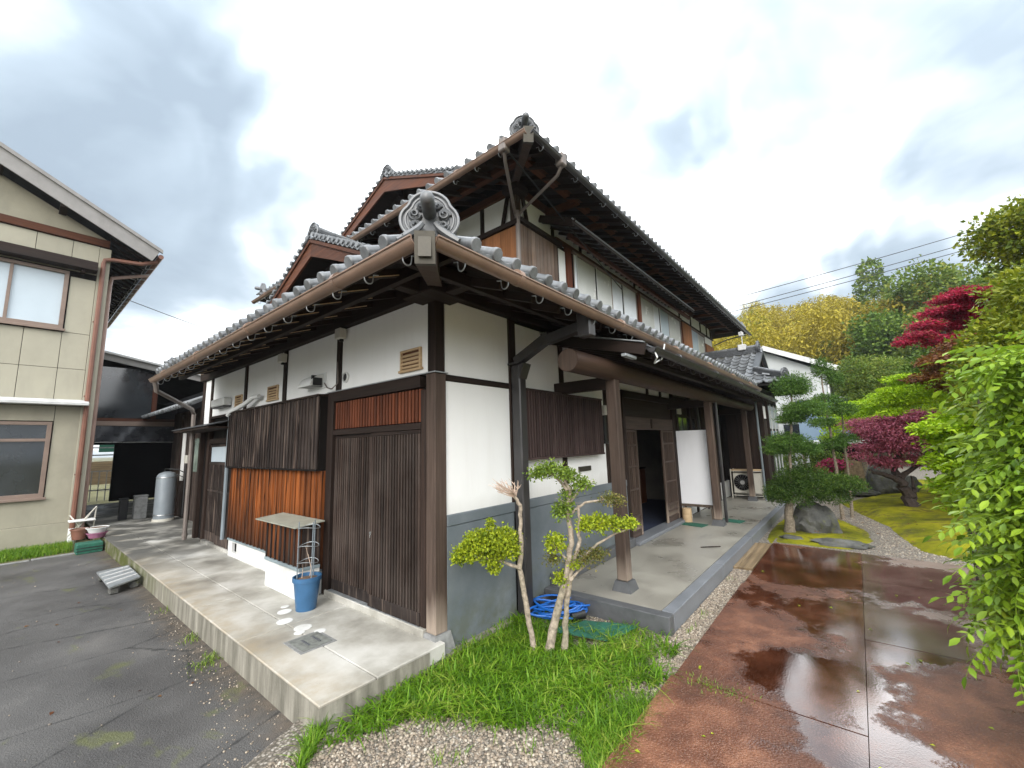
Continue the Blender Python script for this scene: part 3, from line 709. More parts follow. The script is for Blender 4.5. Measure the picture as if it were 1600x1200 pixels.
for i in range(3): MB().beam((-.40, 5.3 + i * .7, 2.0), (0.0, 5.3 + i * .7, 2.10), .04, .05).obj('rafter', 'wood_dark_x', hd)

# vents, hoods and lamps on the white band
def louvre(y0, y1, z0, z1, n):
    v = part(MB().box(-.016, .012, y0, y0 + .022, z0, z1, .003).box(-.016, .012, y1 - .022, y1, z0, z1, .003).box(-.016, .012, y0 + .022, y1 - .022, z1 - .022, z1, .003).box(-.022, .012, y0 - .02, y1 + .02, z0 - .016, z0 + .008, .003), 'louvre_vent', 'wood_pale')
    MB().box(.006, .010, y0 + .02, y1 - .02, z0, z1).obj('backing', 'wood_red_y', v)
    for i in range(n):
        z = z0 + .03 + (z1 - z0 - .05) * i / n
        MB().beam((-.004, y0 + .023, z), (-.004, y1 - .023, z), .012, .026, (.35, 0, .8)).obj('slat', 'wood_pale', v)
louvre(.20, .52, 2.335, 2.54, 4); louvre(3.47, 3.83, 2.34, 2.545, 4); louvre(4.91, 5.22, 2.345, 2.545, 4)
rv_ = part(MB().lathe([(.062, 0), (.062, -.02), (.048, -.026), (.046, -.012), (.0, -.012)], (.012, 1.585, 2.415), 24, 'x'), 'round_vent', 'pipe_white', smooth=True)
MB().lathe([(.044, -.013), (.044, -.016)], (.012, 1.585, 2.415), 20, 'x').obj('grille', 'plastic_black', rv_)
hv = MB(); pr_ = []
for k in range(9):
    t = k / 8 * PI / 2; pr_.append((.012 - .17 * math.sin(t), 2.37 + .15 * math.cos(t)))
v = [(x, 2.12, z) for x, z in pr_] + [(.012, 2.12, 2.37)]
hv.prism(v, (0, .34, 0)); h_ = part(hv, 'range_hood_vent', 'pipe_white')
MB().box(-.13, .0, 2.135, 2.165, 2.366, 2.50).box(-.13, -.02, 2.108, 2.119, 2.375, 2.47).obj('grille', 'plastic_black', h_)
bx('plate', 'pipe_white', .0, .011, 2.06, 2.53, 2.345, 2.54, .003)
h2 = bx('hood_vent', 'pipe_white', -.13, .01, 5.42, 6.1, 2.40, 2.54, .02)
MB().box(-.12, .0, 5.43, 6.09, 2.38, 2.399).obj('grille', 'plastic_black', h2)
for (y, z) in ((1.66, 2.87), (3.27, 2.83)):
    l = bx('junction_box', 'ac_cream', -.095, -.012, y - .09, y + .03, z, z + .12, .006)
    MB().box(-.06, -.02, y - .05, y, z - .03, z - .001, .004).obj('clip', 'plastic_black', l)
part(MB().tube([(-.02, 1.74, 2.62), (-.03, 1.70, 2.36), (-.05, 1.80, 2.30), (-.03, 1.95, 2.33), (-.02, 2.05, 2.40)], .007, 6), 'cable', 'pipe_grey')
part(MB().tube([(-.06, 4.0, 2.42), (-.09, 4.15, 2.42), (-.12, 4.4, 2.33), (-.13, 4.75, 2.28), (-.13, 5.0, 2.26), (-.13, 5.1, 2.2)], .035, 10), 'duct', 'pipe_white', smooth=True)
part(MB().tube([(-.09, 5.12, 2.22), (-.09, 5.12, 1.2), (-.09, 5.12, .22)], .030, 8), 'drain_pipe', 'pipe_bluegrey', smooth=True)

# --- front face (y = 0)
bx('plaster_panel', 'plaster_white', .124, 1.05, .008, .05, .985, 2.198, 0)
bx('plaster_panel', 'plaster_white', .124, 1.05, .008, .05, 2.262, 3.0, 0)
bx('rail', 'wood_dark_x', .122, 1.05, -.004, .05, 2.2, 2.26, .003)
post(1.05, 1.17, -.012, .06, -.1, 3.0)
bx('plaster_panel', 'plaster_white', 1.172, 2.07, .008, .05, .985, 2.97, 0)
bx('plaster_panel', 'plaster_white', 2.172, 3.26, .008, .05, .985, 2.97, 0)
bx('plaster_panel', 'plaster_white', 3.37, 3.86, .008, .05, .985, 1.72, 0)
bx('plaster_panel', 'plaster_white', 3.262, 6.3, .008, .05, 2.42, 2.97, 0)
post(2.07, 2.17, -.008, .06, .985, 3.0)
post(3.265, 3.365, -.006, .06, .985, 2.42)
bx('dado', 'dado_grey', .122, 3.86, -.012, .05, -.19, .885, .003)
bx('dado_cap', 'dado_grey', .122, 3.86, -.020, .05, .889, .984, .004)
bx('plinth', 'stone_dark', 1.66, 3.84, -.11, -.013, -.004, .12, .006)
# slatted window screens
def screen(x0, x1, z0, z1, n, y=-.10):
    s = part(MB().box(x0, x1, y + .03, y + .04, z0, z1), 'window_screen', 'interior_black')
    for z in (z0, z1 - .025): MB().box(x0, x1, y - .004, y + .03, z, z + .025, .002).obj('rail', 'wood_slat_plum', s)
    MB().box(x0, x0 + .02, y + .0405, .0, z0, z1, .002).obj('side', 'wood_slat_plum', s); MB().box(x1 - .02, x1, y + .0405, .0, z0, z1, .002).obj('side', 'wood_slat_plum', s)
    m = MB().box(-.0125, .0125, -.013, .013, -(z1 - z0) / 2 + .0255, (z1 - z0) / 2 - .0255, .003).mesh('slat', 'wood_slat_plum')
    for i in range(n): link('slat', m, s, loc=(x0 + (x1 - x0) * (i + .5) / n, y + .012, (z0 + z1) / 2))
screen(1.20, 2.05, 1.415, 2.215, 17); screen(2.055, 3.02, 1.415, 2.205, 18)
vv = bx('vent', 'copper_patina', 2.44, 2.76, -.012, .008, 1.205, 1.27, .003)
for i in range(3): MB().box(2.46, 2.74, -.018, -.0125, 1.215 + i * .018, 1.222 + i * .018).obj('slat', 'copper_patina', vv)
lp = bx('wall_lamp', 'ac_cream', 3.10, 3.22, -.10, .0, 1.98, 2.12, .008)
MB().box(3.13, 3.19, -.07, -.01, 1.60, 1.975, .006).box(3.10, 3.22, -.08, .0, 1.56, 1.599, .006).obj('bracket', 'plastic_black', lp)
bx('meter_box', 'plastic_black', 3.50, 3.58, -.05, .0, 1.06, 1.20, .006)
# entrance: frame, transoms, sill, doors
bx('step', 'stone_step', 3.87, 6.28, -.16, .10, -.004, .05, .008)
post(3.86, 3.94, -.03, .08, .05, 2.42); post(6.20, 6.32, -.03, .08, 0, 2.97)
bx('lintel', 'wood_grey_x', 3.942, 6.198, -.02, .06, 1.775, 1.99, .005)
bx('transom', 'wood_dark_x', 3.942, 6.198, .01, .06, 1.992, 2.30, 0)
bx('lintel', 'wood_dark_x', 3.866, 6.198, -.03, .06, 2.302, 2.42, .005)
for x in (4.95, 5.6): bx('strut', 'wood_dark_vertical', x, x + .05, -.035, .0, 2.421, 2.60, .003)
bx('name_plate', 'wood_dark_vertical', 5.02, 5.08, -.04, -.021, 1.80, 1.97, .003)
def lattice(x0, x1, y):
    d = part(MB().box(x0, x1, y + .01, y + .018, .055, 1.77), 'door', 'wood_grey')
    for xx in (x0, x1 - .05): MB().box(xx, xx + .05, y - .018, y + .022, .055, 1.77, .004).obj('stile', 'wood_grey', d)
    for z in (.055, .24, .36, .78, 1.15, 1.50, 1.735): MB().box(x0 + .051, x1 - .051, y - .012, y + .022, z, z + (.10 if z < .1 else .028), .003).obj('rail', 'wood_grey_x', d)
    k = max(3, int((x1 - x0 - .1) / .07))
    for i in range(k):
        xx = x0 + .05 + (x1 - x0 - .1) * (i + .5) / k
        MB().box(xx - .008, xx + .008, y - .006, y + .009, .39, 1.73, .002).obj('slat', 'wood_grey', d)
lattice(3.95, 4.42, .02); lattice(5.53, 6.19, -.004)
# entrance hall
bx('hall_floor', 'carpet_blue', 3.86, 8.98, .10, 3.0, -.05, .0, 0)
bx('hall_wall', 'interior_wall', 3.86, 8.98, 2.92, 2.99, .0, 2.6, 0)
bx('hall_ceiling', 'wood_black', 3.84, 9.0, .11, 3.0, 2.6, 2.7, 0)
bx('hall_wall', 'interior_wall', 8.9, 8.98, .11, 2.9, .0, 2.6, 0)
bx('hall_wall', 'interior_wall', 6.3, 8.9, .092, .11, .0, 2.6, 0)
shoe = thing('shoe_cupboard', 'brown wooden shoe cupboard inside the open entrance door', 'cupboard', loc=(7.9, 1.7, 0))
MB().box(7.45, 8.3, 1.5, 1.95, 0, .86, .006).obj('body', 'cabinet_wood', shoe)
MB().box(7.42, 8.33, 1.47, 1.97, .861, .90, .006).obj('top', 'wood_dark_y', shoe)
for i in range(2): MB().box(7.47 + .42 * i, 7.86 + .42 * i, 1.485, 1.499, .06, .83, .004).obj('door', 'cabinet_wood', shoe)

# beyond the entrance: dark recess
b0 = bx('cladding', 'wood_dark_vertical', 6.33, 9.8, .05, .09, .0, 2.5, 0)
bm_ = MB().box(-.075, .075, -.01, .01, -1.2, 1.2, .004).mesh('board', 'wood_dark_vertical')
for i in range(22): link('board', bm_, b0, loc=(6.42 + i * .156, .04, 1.3))
bx('foundation', 'plaster_base', 6.4, 10.5, -.01, .03, 0, .42, .004)
bx('window', 'wood_dark_x', 6.55, 7.9, .0, .028, 1.45, 2.1, .004)
for x in (6.75, 7.05, 7.35, 7.65): bx('window_pane', 'glass_dark', x - .12, x + .12, -.006, -.001, 1.5, 2.05, 0)
bx('notice', 'ac_cream', 6.55, 6.80, -.03, -.0065, 2.12, 2.30, .004)
post(8.25, 8.36, -.04, .03, 0, 2.9); post(9.3, 9.4, -.04, .03, 0, 2.9)
post(7.35, 7.44, -.04, .03, 0, 2.9)

# porch posts on stones, log beam
def porch_post(x, y, w, z0=.10, z1=2.30, m='wood_grey'):
    p = part(MB().box(x - w / 2, x + w / 2, y - w / 2, y + w / 2, z0, z1, .010), 'porch_post', m)
    b = MB(); a = w / 2 + .045; c = w / 2 + .018
    b.add([(x - a, y - a, -.003), (x + a, y - a, -.003), (x + a, y + a, -.003), (x - a, y + a, -.003), (x - c, y - c, z0 - .001), (x + c, y - c, z0 - .001), (x + c, y + c, z0 - .001), (x - c, y + c, z0 - .001)], [(0, 1, 5, 4), (1, 2, 6, 5), (2, 3, 7, 6), (3, 0, 4, 7), (4, 5, 6, 7)])
    b.obj('base_stone', 'stone_dark', p)
porch_post(2.0, -.77, .125); porch_post(6.12, -.74, .125); porch_post(9.75, -.68, .12)
lg = part(MB().tube([(1.04, -.77, 2.405), (2.4, -.77, 2.41), (4, -.77, 2.40), (6, -.77, 2.395), (8, -.77, 2.38), (10.1, -.77, 2.37)], [.117, .120, .118, .114, .106, .098], 20), 'log_beam', 'wood_log', smooth=True)
MB().lathe([(.112, 0), (.112, -.004), (.0, -.004)], (1.04, -.77, 2.405), 20, 'x').obj('end_grain', 'wood_grey', lg)
for x in (2.0, 6.12, 9.75): bx('tie_beam', 'wood_dark_y', x - .05, x + .05, -.72, .02, 2.20, 2.34, .005)
bx('beam', 'wood_dark_x', 1.78, 10.2, -1.10, -1.03, 2.47, 2.53, .004)

# canopy over the porch
cx0, cx1, cy1, cz0, cz1 = 1.72, 10.35, -1.28, 2.90, 2.55
can = part(MB().prism([(cx0, .0, cz0), (cx0, cy1, cz1), (cx1, cy1, cz1), (cx1, .0, cz0)], (0, 0, .03)), 'canopy', 'wood_black')
for i in range(29):
    x = cx0 + .05 + i * .303
    MB().beam((x, .0, cz0 - .03), (x, cy1 + .04, cz1 - .03), .042, .055).obj('rafter', 'wood_dark_y', can)
MB().beam((cx0 - .01, .03, cz0 - .01), (cx0 - .01, cy1 - .02, cz1 - .015), .035, .12).obj('barge_board', 'wood_dark_y', can)
MB().beam((cx0 - .02, .03, cz0 + .065), (cx0 - .02, cy1 - .02, cz1 + .06), .06, .012).obj('cap_strip', 'galvanised', can)
MB().prism([(cx0 + .02, .0, cz0 + .05), (cx0 + .02, cy1, cz1 + .04), (cx1, cy1, cz1 + .04), (cx1, .0, cz0 + .05)], (0, 0, .02)).obj('sheet_metal', 'tile_dark', can)

def gutter(a, b, r, m, hooks=0, hookm='galvanised', step=.43, side=(-1, 0)):
    "half round gutter from a to b with hangers under it"
    a, b = Vector(a), Vector(b); d = (b - a).normalized(); s = Vector((side[0], side[1], 0)); n = 10
    mbx = MB(); ring = []
    for p in (a, b):
        for rr in (r, r - .006):
            for k in range(n + 1):
                t = PI + PI * k / n
                ring.append(p + s * math.cos(t) * rr + Vector((0, 0, 1)) * math.sin(t) * rr)
    m_ = n + 1; f = []
    for k in range(n):
        f += [(k, k + 1, 2 * m_ + k + 1, 2 * m_ + k), (m_ + k + 1, m_ + k, 3 * m_ + k, 3 * m_ + k + 1), (k + 1, k, m_ + k, m_ + k + 1), (2 * m_ + k, 2 * m_ + k + 1, 3 * m_ + k + 1, 3 * m_ + k)]
    f += [(0, m_, 3 * m_, 2 * m_)[::-1], (n, m_ + n, 3 * m_ + n, 2 * m_ + n)]
    mbx.add(ring, f)
    for rr, zz in ((.008, 0),):   # rolled front lip
        mbx.tube([a + s * (r + .002), b + s * (r + .002)], .008, 6)
    mbx.add([a + s * math.cos(PI + PI * k / n) * r + Vector((0, 0, math.sin(PI + PI * k / n) * r)) for k in range(n + 1)], [tuple(range(n + 1))])
    g = part(mbx, 'gutter', m, smooth=True)
    L = (b - a).length; c = .35
    while c < L - .1:      # sleeves where two lengths meet
        p = a + d * c; q = p + d * .05
        if int(c / step) % 4 == 1:
            MB().tube([p, q], r + .005, 14).obj('joint', m, g, smooth=True)
        c += step
    for i in range(hooks):
        p = a + d * (.28 + i * step)
        if (p - a).length > L - .05: break
        pts = []
        for k in range(7):
            t = PI * .95 + PI * 1.0 * k / 6
            pts.append(p + s * math.cos(t) * (r + .011) + Vector((0, 0, math.sin(t) * (r + .016))))
        hc = p - s * (r - .012) + Vector((0, 0, -.062))
        pts = [hc - s * .075 + Vector((0, 0, .045)), hc - s * .036 + Vector((0, 0, .035))] + [hc + s * (-.032 * math.cos(PI * k / 8)) + Vector((0, 0, -.032 * math.sin(PI * k / 8) - .004)) for k in range(9)] + [hc + s * .033 + Vector((0, 0, .016))]
        MB().tube(pts, .0045, 5).obj('hanger', hookm, g)
    return g
gutter((cx0 + .05, cy1 - .065, cz1 - .0), (cx1 + .06, cy1 - .065, cz1 - .03), .052, 'gutter_dark', 20, 'gutter_dark', .43, (0, -1))
MB().tube([(cx0 + .1, cy1 - .067, cz1 - .0), (cx0 + .1, cy1 - .10, cz1 - .10), (cx0 + .20, cy1 - .03, cz1 - .14), (cx0 + .42, cy1 - .04, cz1 - .06), (cx0 + .42, cy1 - .08, cz1 + .10)], .009, 6).obj('cable', 'pipe_white', house)
bx('flat_bar', 'galvanised', 1.45, 1.72, -1.20, -1.15, 2.44, 2.47, .003)
# ------------------------------------------------------------------ roofs
def frame_mat(o, u, v):
    "local x along the eave, y up the slope, z out of the roof"
    u = Vector(u).normalized(); v = Vector(v); v = (v - u * v.dot(u)).normalized(); n = u.cross(v)
    m = Matrix((u, v, n)).transposed().to_4x4(); m.translation = Vector(o); return m
def tile_profile(s, p):
    "height of one pantile across its width"
    h = p * .30
    if s < h: return .048 * math.sin(PI * s / h) ** .8 + .004
    q = (s - h) / (p - h); return .004 - .018 * math.sin(PI * q)
def tile_field(o, u, v, p, q, inside, m='tile_grey', parent=None, z0=.0):
    """pantiles over a slope: every tile its own stepped, waved surface. inside(a, b) says whether the tile whose centre is at a along the eave and b up the slope exists"""
    fm = frame_mat(o, u, v); V = []; F = []; seg = [0, .05, .10, .15, .20, .25, .30, .45, .65, .85, 1.0]
    A = [(s * p, tile_profile(s * p, p)) for s in seg]; ns = len(A)
    amax, bmax = inside('size')
    for j in range(int(bmax / q) + 1):
        for i in range(int(amax / p) + 1):
            if not inside((i + .5) * p, (j + .5) * q): continue
            b0 = len(V); jz = rnd.uniform(-.003, .003)
            for (bb, zz) in ((j * q - .02, .030), (j * q + q + .005, .0)):
                for a, h in A: V.append((i * p + a, bb, z0 + h + zz + jz))
            for a, h in A: V.append((i * p + a, j * q - .02, z0 + h + .030 + jz - .028))
            for k in range(ns - 1):
                F.append((b0 + k, b0 + k + 1, b0 + ns + k + 1, b0 + ns + k))
                F.append((b0 + 2 * ns + k, b0 + 2 * ns + k + 1, b0 + k + 1, b0 + k))
    V = [fm @ Vector(t) for t in V]
    me = fastmesh('tile_field', [tuple(t) for t in V], F, m, True)
    try: me.set_sharp_from_angle(angle=math.radians(50))
    except Exception: pass
    return link('tile_field', me, parent, 'stuff')
def eave_tile_mesh(p, r=.046, L=.30, m='tile_cap', lip=.05):
    b = MB(); n = 10; s0 = r * 1.1
    # round cover tile with a closed, slightly flared end
    ring = []
    for (y, rr) in ((L, r * .93), (.012, r), (-.004, r * 1.10), (-.030, r * 1.10), (-.036, r * .98)):
        ring.append([(s0 + rr * math.cos(2 * PI * k / n), y, .012 + rr * math.sin(2 * PI * k / n) * 1.0) for k in range(n)])
    V = [q for rr in ring for q in rr]; F = []
    for i in range(len(ring) - 1):
        for k in range(n): F.append((i * n + k, (i + 1) * n + k, (i + 1) * n + (k + 1) % n, i * n + (k + 1) % n))
    F.append(tuple((len(ring) - 1) * n + k for k in range(n))[::-1])
    b.add(V, F)
    # curved pan with a hanging front lip
    st = [0, .2, .4, .6, .8, 1.0]; a0 = s0 + r * .6; a1 = p + s0 - r * .6; P = []
    for a in st:
        x = a0 + (a1 - a0) * a; z = .006 - .022 * math.sin(PI * a); P.append((x, z))
    k = len(P); V = [(x, L, z) for x, z in P] + [(x, -.02, z) for x, z in P] + [(x, -.026, z - lip) for x, z in P] + [(x, .0, z - lip) for x, z in P]
    F = []
    for i in range(k - 1):
        for r_ in range(3): F.append((r_ * k + i, (r_ + 1) * k + i, (r_ + 1) * k + i + 1, r_ * k + i + 1))
    b.add(V, F)
    return b.mesh('tile', m, True)
def eave_row(o, u, v, p, n, parent, me, skip=()):
    fm = frame_mat(o, u, v)
    for i in range(n):
        if i in skip: continue
        t = Matrix.Translation((i * p, rnd.uniform(-.006, .006), rnd.uniform(-.003, .003))) @ Matrix.Rotation(rnd.uniform(-.02, .02), 4, 'Z')
        link('tile', me, parent, mat=fm @ t)
def slab(poly, th, name, m, parent=None): return part(MB().prism(poly, (0, 0, -th)), name, m, parent)
def ridge(a, b, w, h, parent=None, m='tile_dark', courses=3):
    "stacked ridge tiles with a round capping"
    if parent is not None and parent.parent is not None: parent = parent.parent      # a part of the building itself
    a, b = Vector(a), Vector(b); mb_ = MB(); d = (b - a); L = d.length
    for c in range(courses):
        z = h * (c + .5) / courses; ww = w * (1 - .13 * c)
        mb_.beam(a + Vector((0, 0, z)), b + Vector((0, 0, z)), ww, h / courses * .72)
        mb_.beam(a + Vector((0, 0, z - h / courses * .4)), b + Vector((0, 0, z - h / courses * .4)), ww * .84, h / courses * .3)
    r = part(mb_, 'ridge', m, parent)
    k = max(2, int(L / .28)); n_ = d.normalized()
    for i in range(k):
        p0 = a + d * (i / k) + Vector((0, 0, h + .01)); p1 = a + d * ((i + .96) / k) + Vector((0, 0, h + .01))
        MB().tube([p0, p0 + (p1 - p0) * .9, p1], [w * .30, w * .27, w * .27], 10).obj('ridge_tile', 'tile_cap', r, smooth=True)
    return r

S_ = .45; ZE = 2.925; P1 = .2145
def roof_root(name, mb_, m='wood_dark_y'): return part(mb_, name, m)
# ---- ground floor roof: boarding, rafters
r1 = roof_root('roof', MB().prism([(-.91, -1.01, ZE - .03), (2.42, -1.01, ZE - .03), (9.65, -1.01, ZE - .03), (9.65, .9, ZE - .03 + S_ * 1.86), (2.42, .9, ZE - .03 + S_ * 1.86), (.9, .9, ZE - .03 + S_ * 1.86)][::-1], (0, 0, -.035)))
slab([(-.91, -1.01, ZE - .03), (.5, .5, ZE - .03 + S_ * 1.46), (.5, 6.9, ZE - .03 + S_ * 1.46), (.05, 6.9, ZE - .03 + S_ * .96), (-.91, 5.80, ZE - .03)], .035, 'boarding', 'wood_dark_x', r1)
slab([(.5, .5, ZE + .63), (2.42, .5, ZE + .63), (2.42, 3.7, ZE + .63 + S_ * 3.2), (.5, 3.7, ZE + .63 + S_ * 3.2)][::-1], .035, 'boarding', 'wood_dark_x', r1)
slab([(.5, 6.9, ZE + .63), (2.42, 6.9, ZE + .63), (2.42, 3.7, ZE + .63 + S_ * 3.2), (.5, 3.7, ZE + .63 + S_ * 3.2)], .035, 'boarding', 'wood_dark_x', r1)
for i in range(17):       # rafters seen under the left eave, each with a pale strip along its lower edge
    y = -.30 + i * .43; x0 = -.88 + max(0, y - 5.75) * .87; z0 = ZE - .105 + (x0 + .93) * .374
    rf_ = MB().beam((x0, y, z0), (.10, y, ZE + .26), .045, .060).obj('rafter', 'wood_dark_x', r1)
    MB().beam((x0, y - .0235, z0 - .027), (-.12 - .1 * (i % 3), y - .0235, z0 - .027 + .374 * (-.12 - .1 * (i % 3) - x0)), .006, .008).obj('rafter_edge', 'wood_pale', r1)
for i in range(24):
    x = -.12 + i * .40
    MB().beam((x, -.93, ZE - .125), (x, .10, ZE + .26), .055, .070).obj('rafter', 'wood_dark_y', r1)
MB().beam((-.905, -.97, ZE - .075), (-.905, 5.78, ZE - .075), .03, .085).obj('fascia', 'wood_dark_y', r1)
MB().beam((-.87, -1.007, ZE - .075), (9.6, -1.007, ZE - .075), .03, .085).obj('fascia', 'wood_dark_x', r1)
MB().beam((-.60, -.90, ZE - .02), (-.60, 6.05, ZE - .02), .05, .09).obj('purlin', 'wood_dark_y', r1)
MB().beam((-.90, -.60, ZE - .02), (9.6, -.60, ZE - .02), .05, .09).obj('purlin', 'wood_dark_x', r1)
hr = MB().beam((-.93, -1.03, ZE - .17), (.2, .2, ZE + .30), .12, .17).obj('hip_rafter', 'wood_grey_x', r1)
b = MB().beam((-.985, -1.085, ZE - .18), (-.94, -1.04, ZE - .168), .12, .19)
b.obj('metal_cap', 'copper_patina', r1)
MB().beam((-.994, -1.094, ZE - .18), (-.986, -1.086, ZE - .18), .075, .12).obj('metal_plate', 'copper_patina', r1)
# bracket under the hip
bx('bracket', 'wood_dark_x', -.22, .20, -.20, .20, ZE + .02, ZE + .18, .008, r1)
bx('bracket', 'wood_dark_x', -.42, -.20, -.05, .06, ZE + .03, ZE + .15, .006, r1)
bx('bracket', 'wood_dark_x', -.05, .06, -.42, -.20, ZE + .03, ZE + .15, .006, r1)

t1 = eave_tile_mesh(P1)
oL = (-.95, 5.83, ZE); sl_ = (1, 0, S_)
def insL(a, b=None):
    if a == 'size': return (6.8, 1.65)
    y = 5.83 - a; x = -1 + b / 1.097
    return x < y + .05 and x < .5 and b > .28
tile_field(oL, (0, -1, 0), sl_, P1, .235, insL, parent=r1)
eave_row(oL, (0, -1, 0), sl_, P1, 31, r1, t1)
tile_field((.0 - .05, 6.9, ZE + .42), (0, -1, 0), sl_, P1, .235, lambda a, b=None: (1.2, .6) if a == 'size' else True, parent=r1)
def insF(a, b=None):
    if a == 'size': return (10.6, 2.1)
    x = -1 + a + .35; y = -1 + b / 1.097
    return y < x + .05 and y < .86 and b > .28 and x < 9.55
tile_field((-.60, -1.05, ZE), (1, 0, 0), (0, 1, S_), P1, .235, insF, parent=r1)
eave_row((-.60, -1.05, ZE), (1, 0, 0), (0, 1, S_), P1, 48, r1, t1)
def insB(a, b=None):
    if a == 'size': return (1.95, 5.2)
    y = -1 + b / 1.097
    return .86 < y < 3.62
tile_field((.45, -1.0, ZE), (1, 0, 0), (0, 1, S_), P1, .235, insB, parent=r1)
# gutters
gutter((-.995, 5.86, ZE - .125), (-.995, -1.04, ZE - .115), .056, 'gutter_brown', 24, 'galvanised', .43, (-1, 0))
gutter((-.94, -1.095, ZE - .115), (9.75, -1.095, ZE - .125), .056, 'gutter_brown', 25, 'galvanised', .43, (0, -1))
# hip ridge and the great ornament
ridge((-.67, -.77, ZE + .16), (2.2, 2.2, ZE + .16 + S_ * 2.9), .16, .12, r1, courses=2)

def onigawara(at, ax, sc=1.0, name='ornament', parent=None, m='tile_dark', tube=True, arms=True):
    """ridge end ornament: rimmed five lobed shield, two scroll clusters, a domed round tile thrust forward, sweeping feet.
    at = base centre, ax = horizontal direction it faces"""
    if parent is not None and parent.parent is not None: parent = parent.parent
    ax = Vector(ax).normalized(); sd = Vector((-ax.y, ax.x, 0)); up = Vector((0, 0, 1))
    def P(a, b, c): return Vector(at) + (sd * a + up * b + ax * c) * sc
    out = []
    for k in range(33):
        t = -PI * .30 + (PI * 1.60) * k / 32
        lob = .158 + .040 * abs(math.cos(1.55 * (t - PI / 2))) ** .7
        out.append((lob * math.cos(t) * 1.08, .175 + lob * math.sin(t)))
    root = part(MB().prism([P(a, b, -.05) for a, b in out], ax * .05 * sc), name, m, parent)
    rim = MB().tube([P(a, b, .005) for a, b in out], .013 * sc, 7)
    rim.tube([P(a * .84, .175 + (b - .175) * .84, .0) for a, b in out], .009 * sc, 6)
    rim.tube([P(a * .68, .175 + (b - .175) * .68, .0) for a, b in out[3:-3]], .008 * sc, 6)
    rim.obj('rim', 'tile_grey', root, smooth=True)
    for s in (-1, 1):
        g = MB()
        for (ca, cb, r0_, tw) in ((.108 * s, .19, .045, 1), (.100 * s, .105, .040, -1), (.062 * s, .255, .026, 1)):
            pts = []; rr = []
            for k in range(22):
                t = k / 21; a = t * 2 * PI * 1.7 * tw * s; q = r0_ * (1 - .8 * t)
                pts.append(P(ca + q * math.cos(a), cb + q * math.sin(a), .008 + .035 * t)); rr.append(.014 * sc * (1 - .45 * t))
            g.tube(pts, rr, 6)
            g.lathe([(.001, 0)], (0, 0, 0), 3) if False else None
        g.obj('scroll', m, root, smooth=True)
        if arms:
            a = MB(); pts = []
            for k in range(9):
                t = k / 8; pts.append(P(s * (.045 + .17 * t), .105 - .13 * t ** .7 - .02 * t, .05 + .03 * t))
            a.tube(pts, [.020 * sc, .024 * sc, .026 * sc, .027 * sc, .028 * sc, .028 * sc, .027 * sc, .025 * sc, .022 * sc], 7)
            a.obj('foot', 'tile_grey', root, smooth=True)
    if tube:
        c = MB(); base = P(0, .20, -.02)
        pts = [P(0, .20, -.05), P(0, .215, .10), P(0, .225, .17), P(0, .229, .192), P(0, .232, .206), P(0, .233, .212)]
        c.tube(pts, [.047 * sc, .050 * sc, .051 * sc, .044 * sc, .028 * sc, .006 * sc], 16)
        c.obj('round_tile', 'tile_grey', root, smooth=True)
    return root
onigawara((-.79, -.89, ZE + .005), (-1, -1, 0), .90, parent=r1)
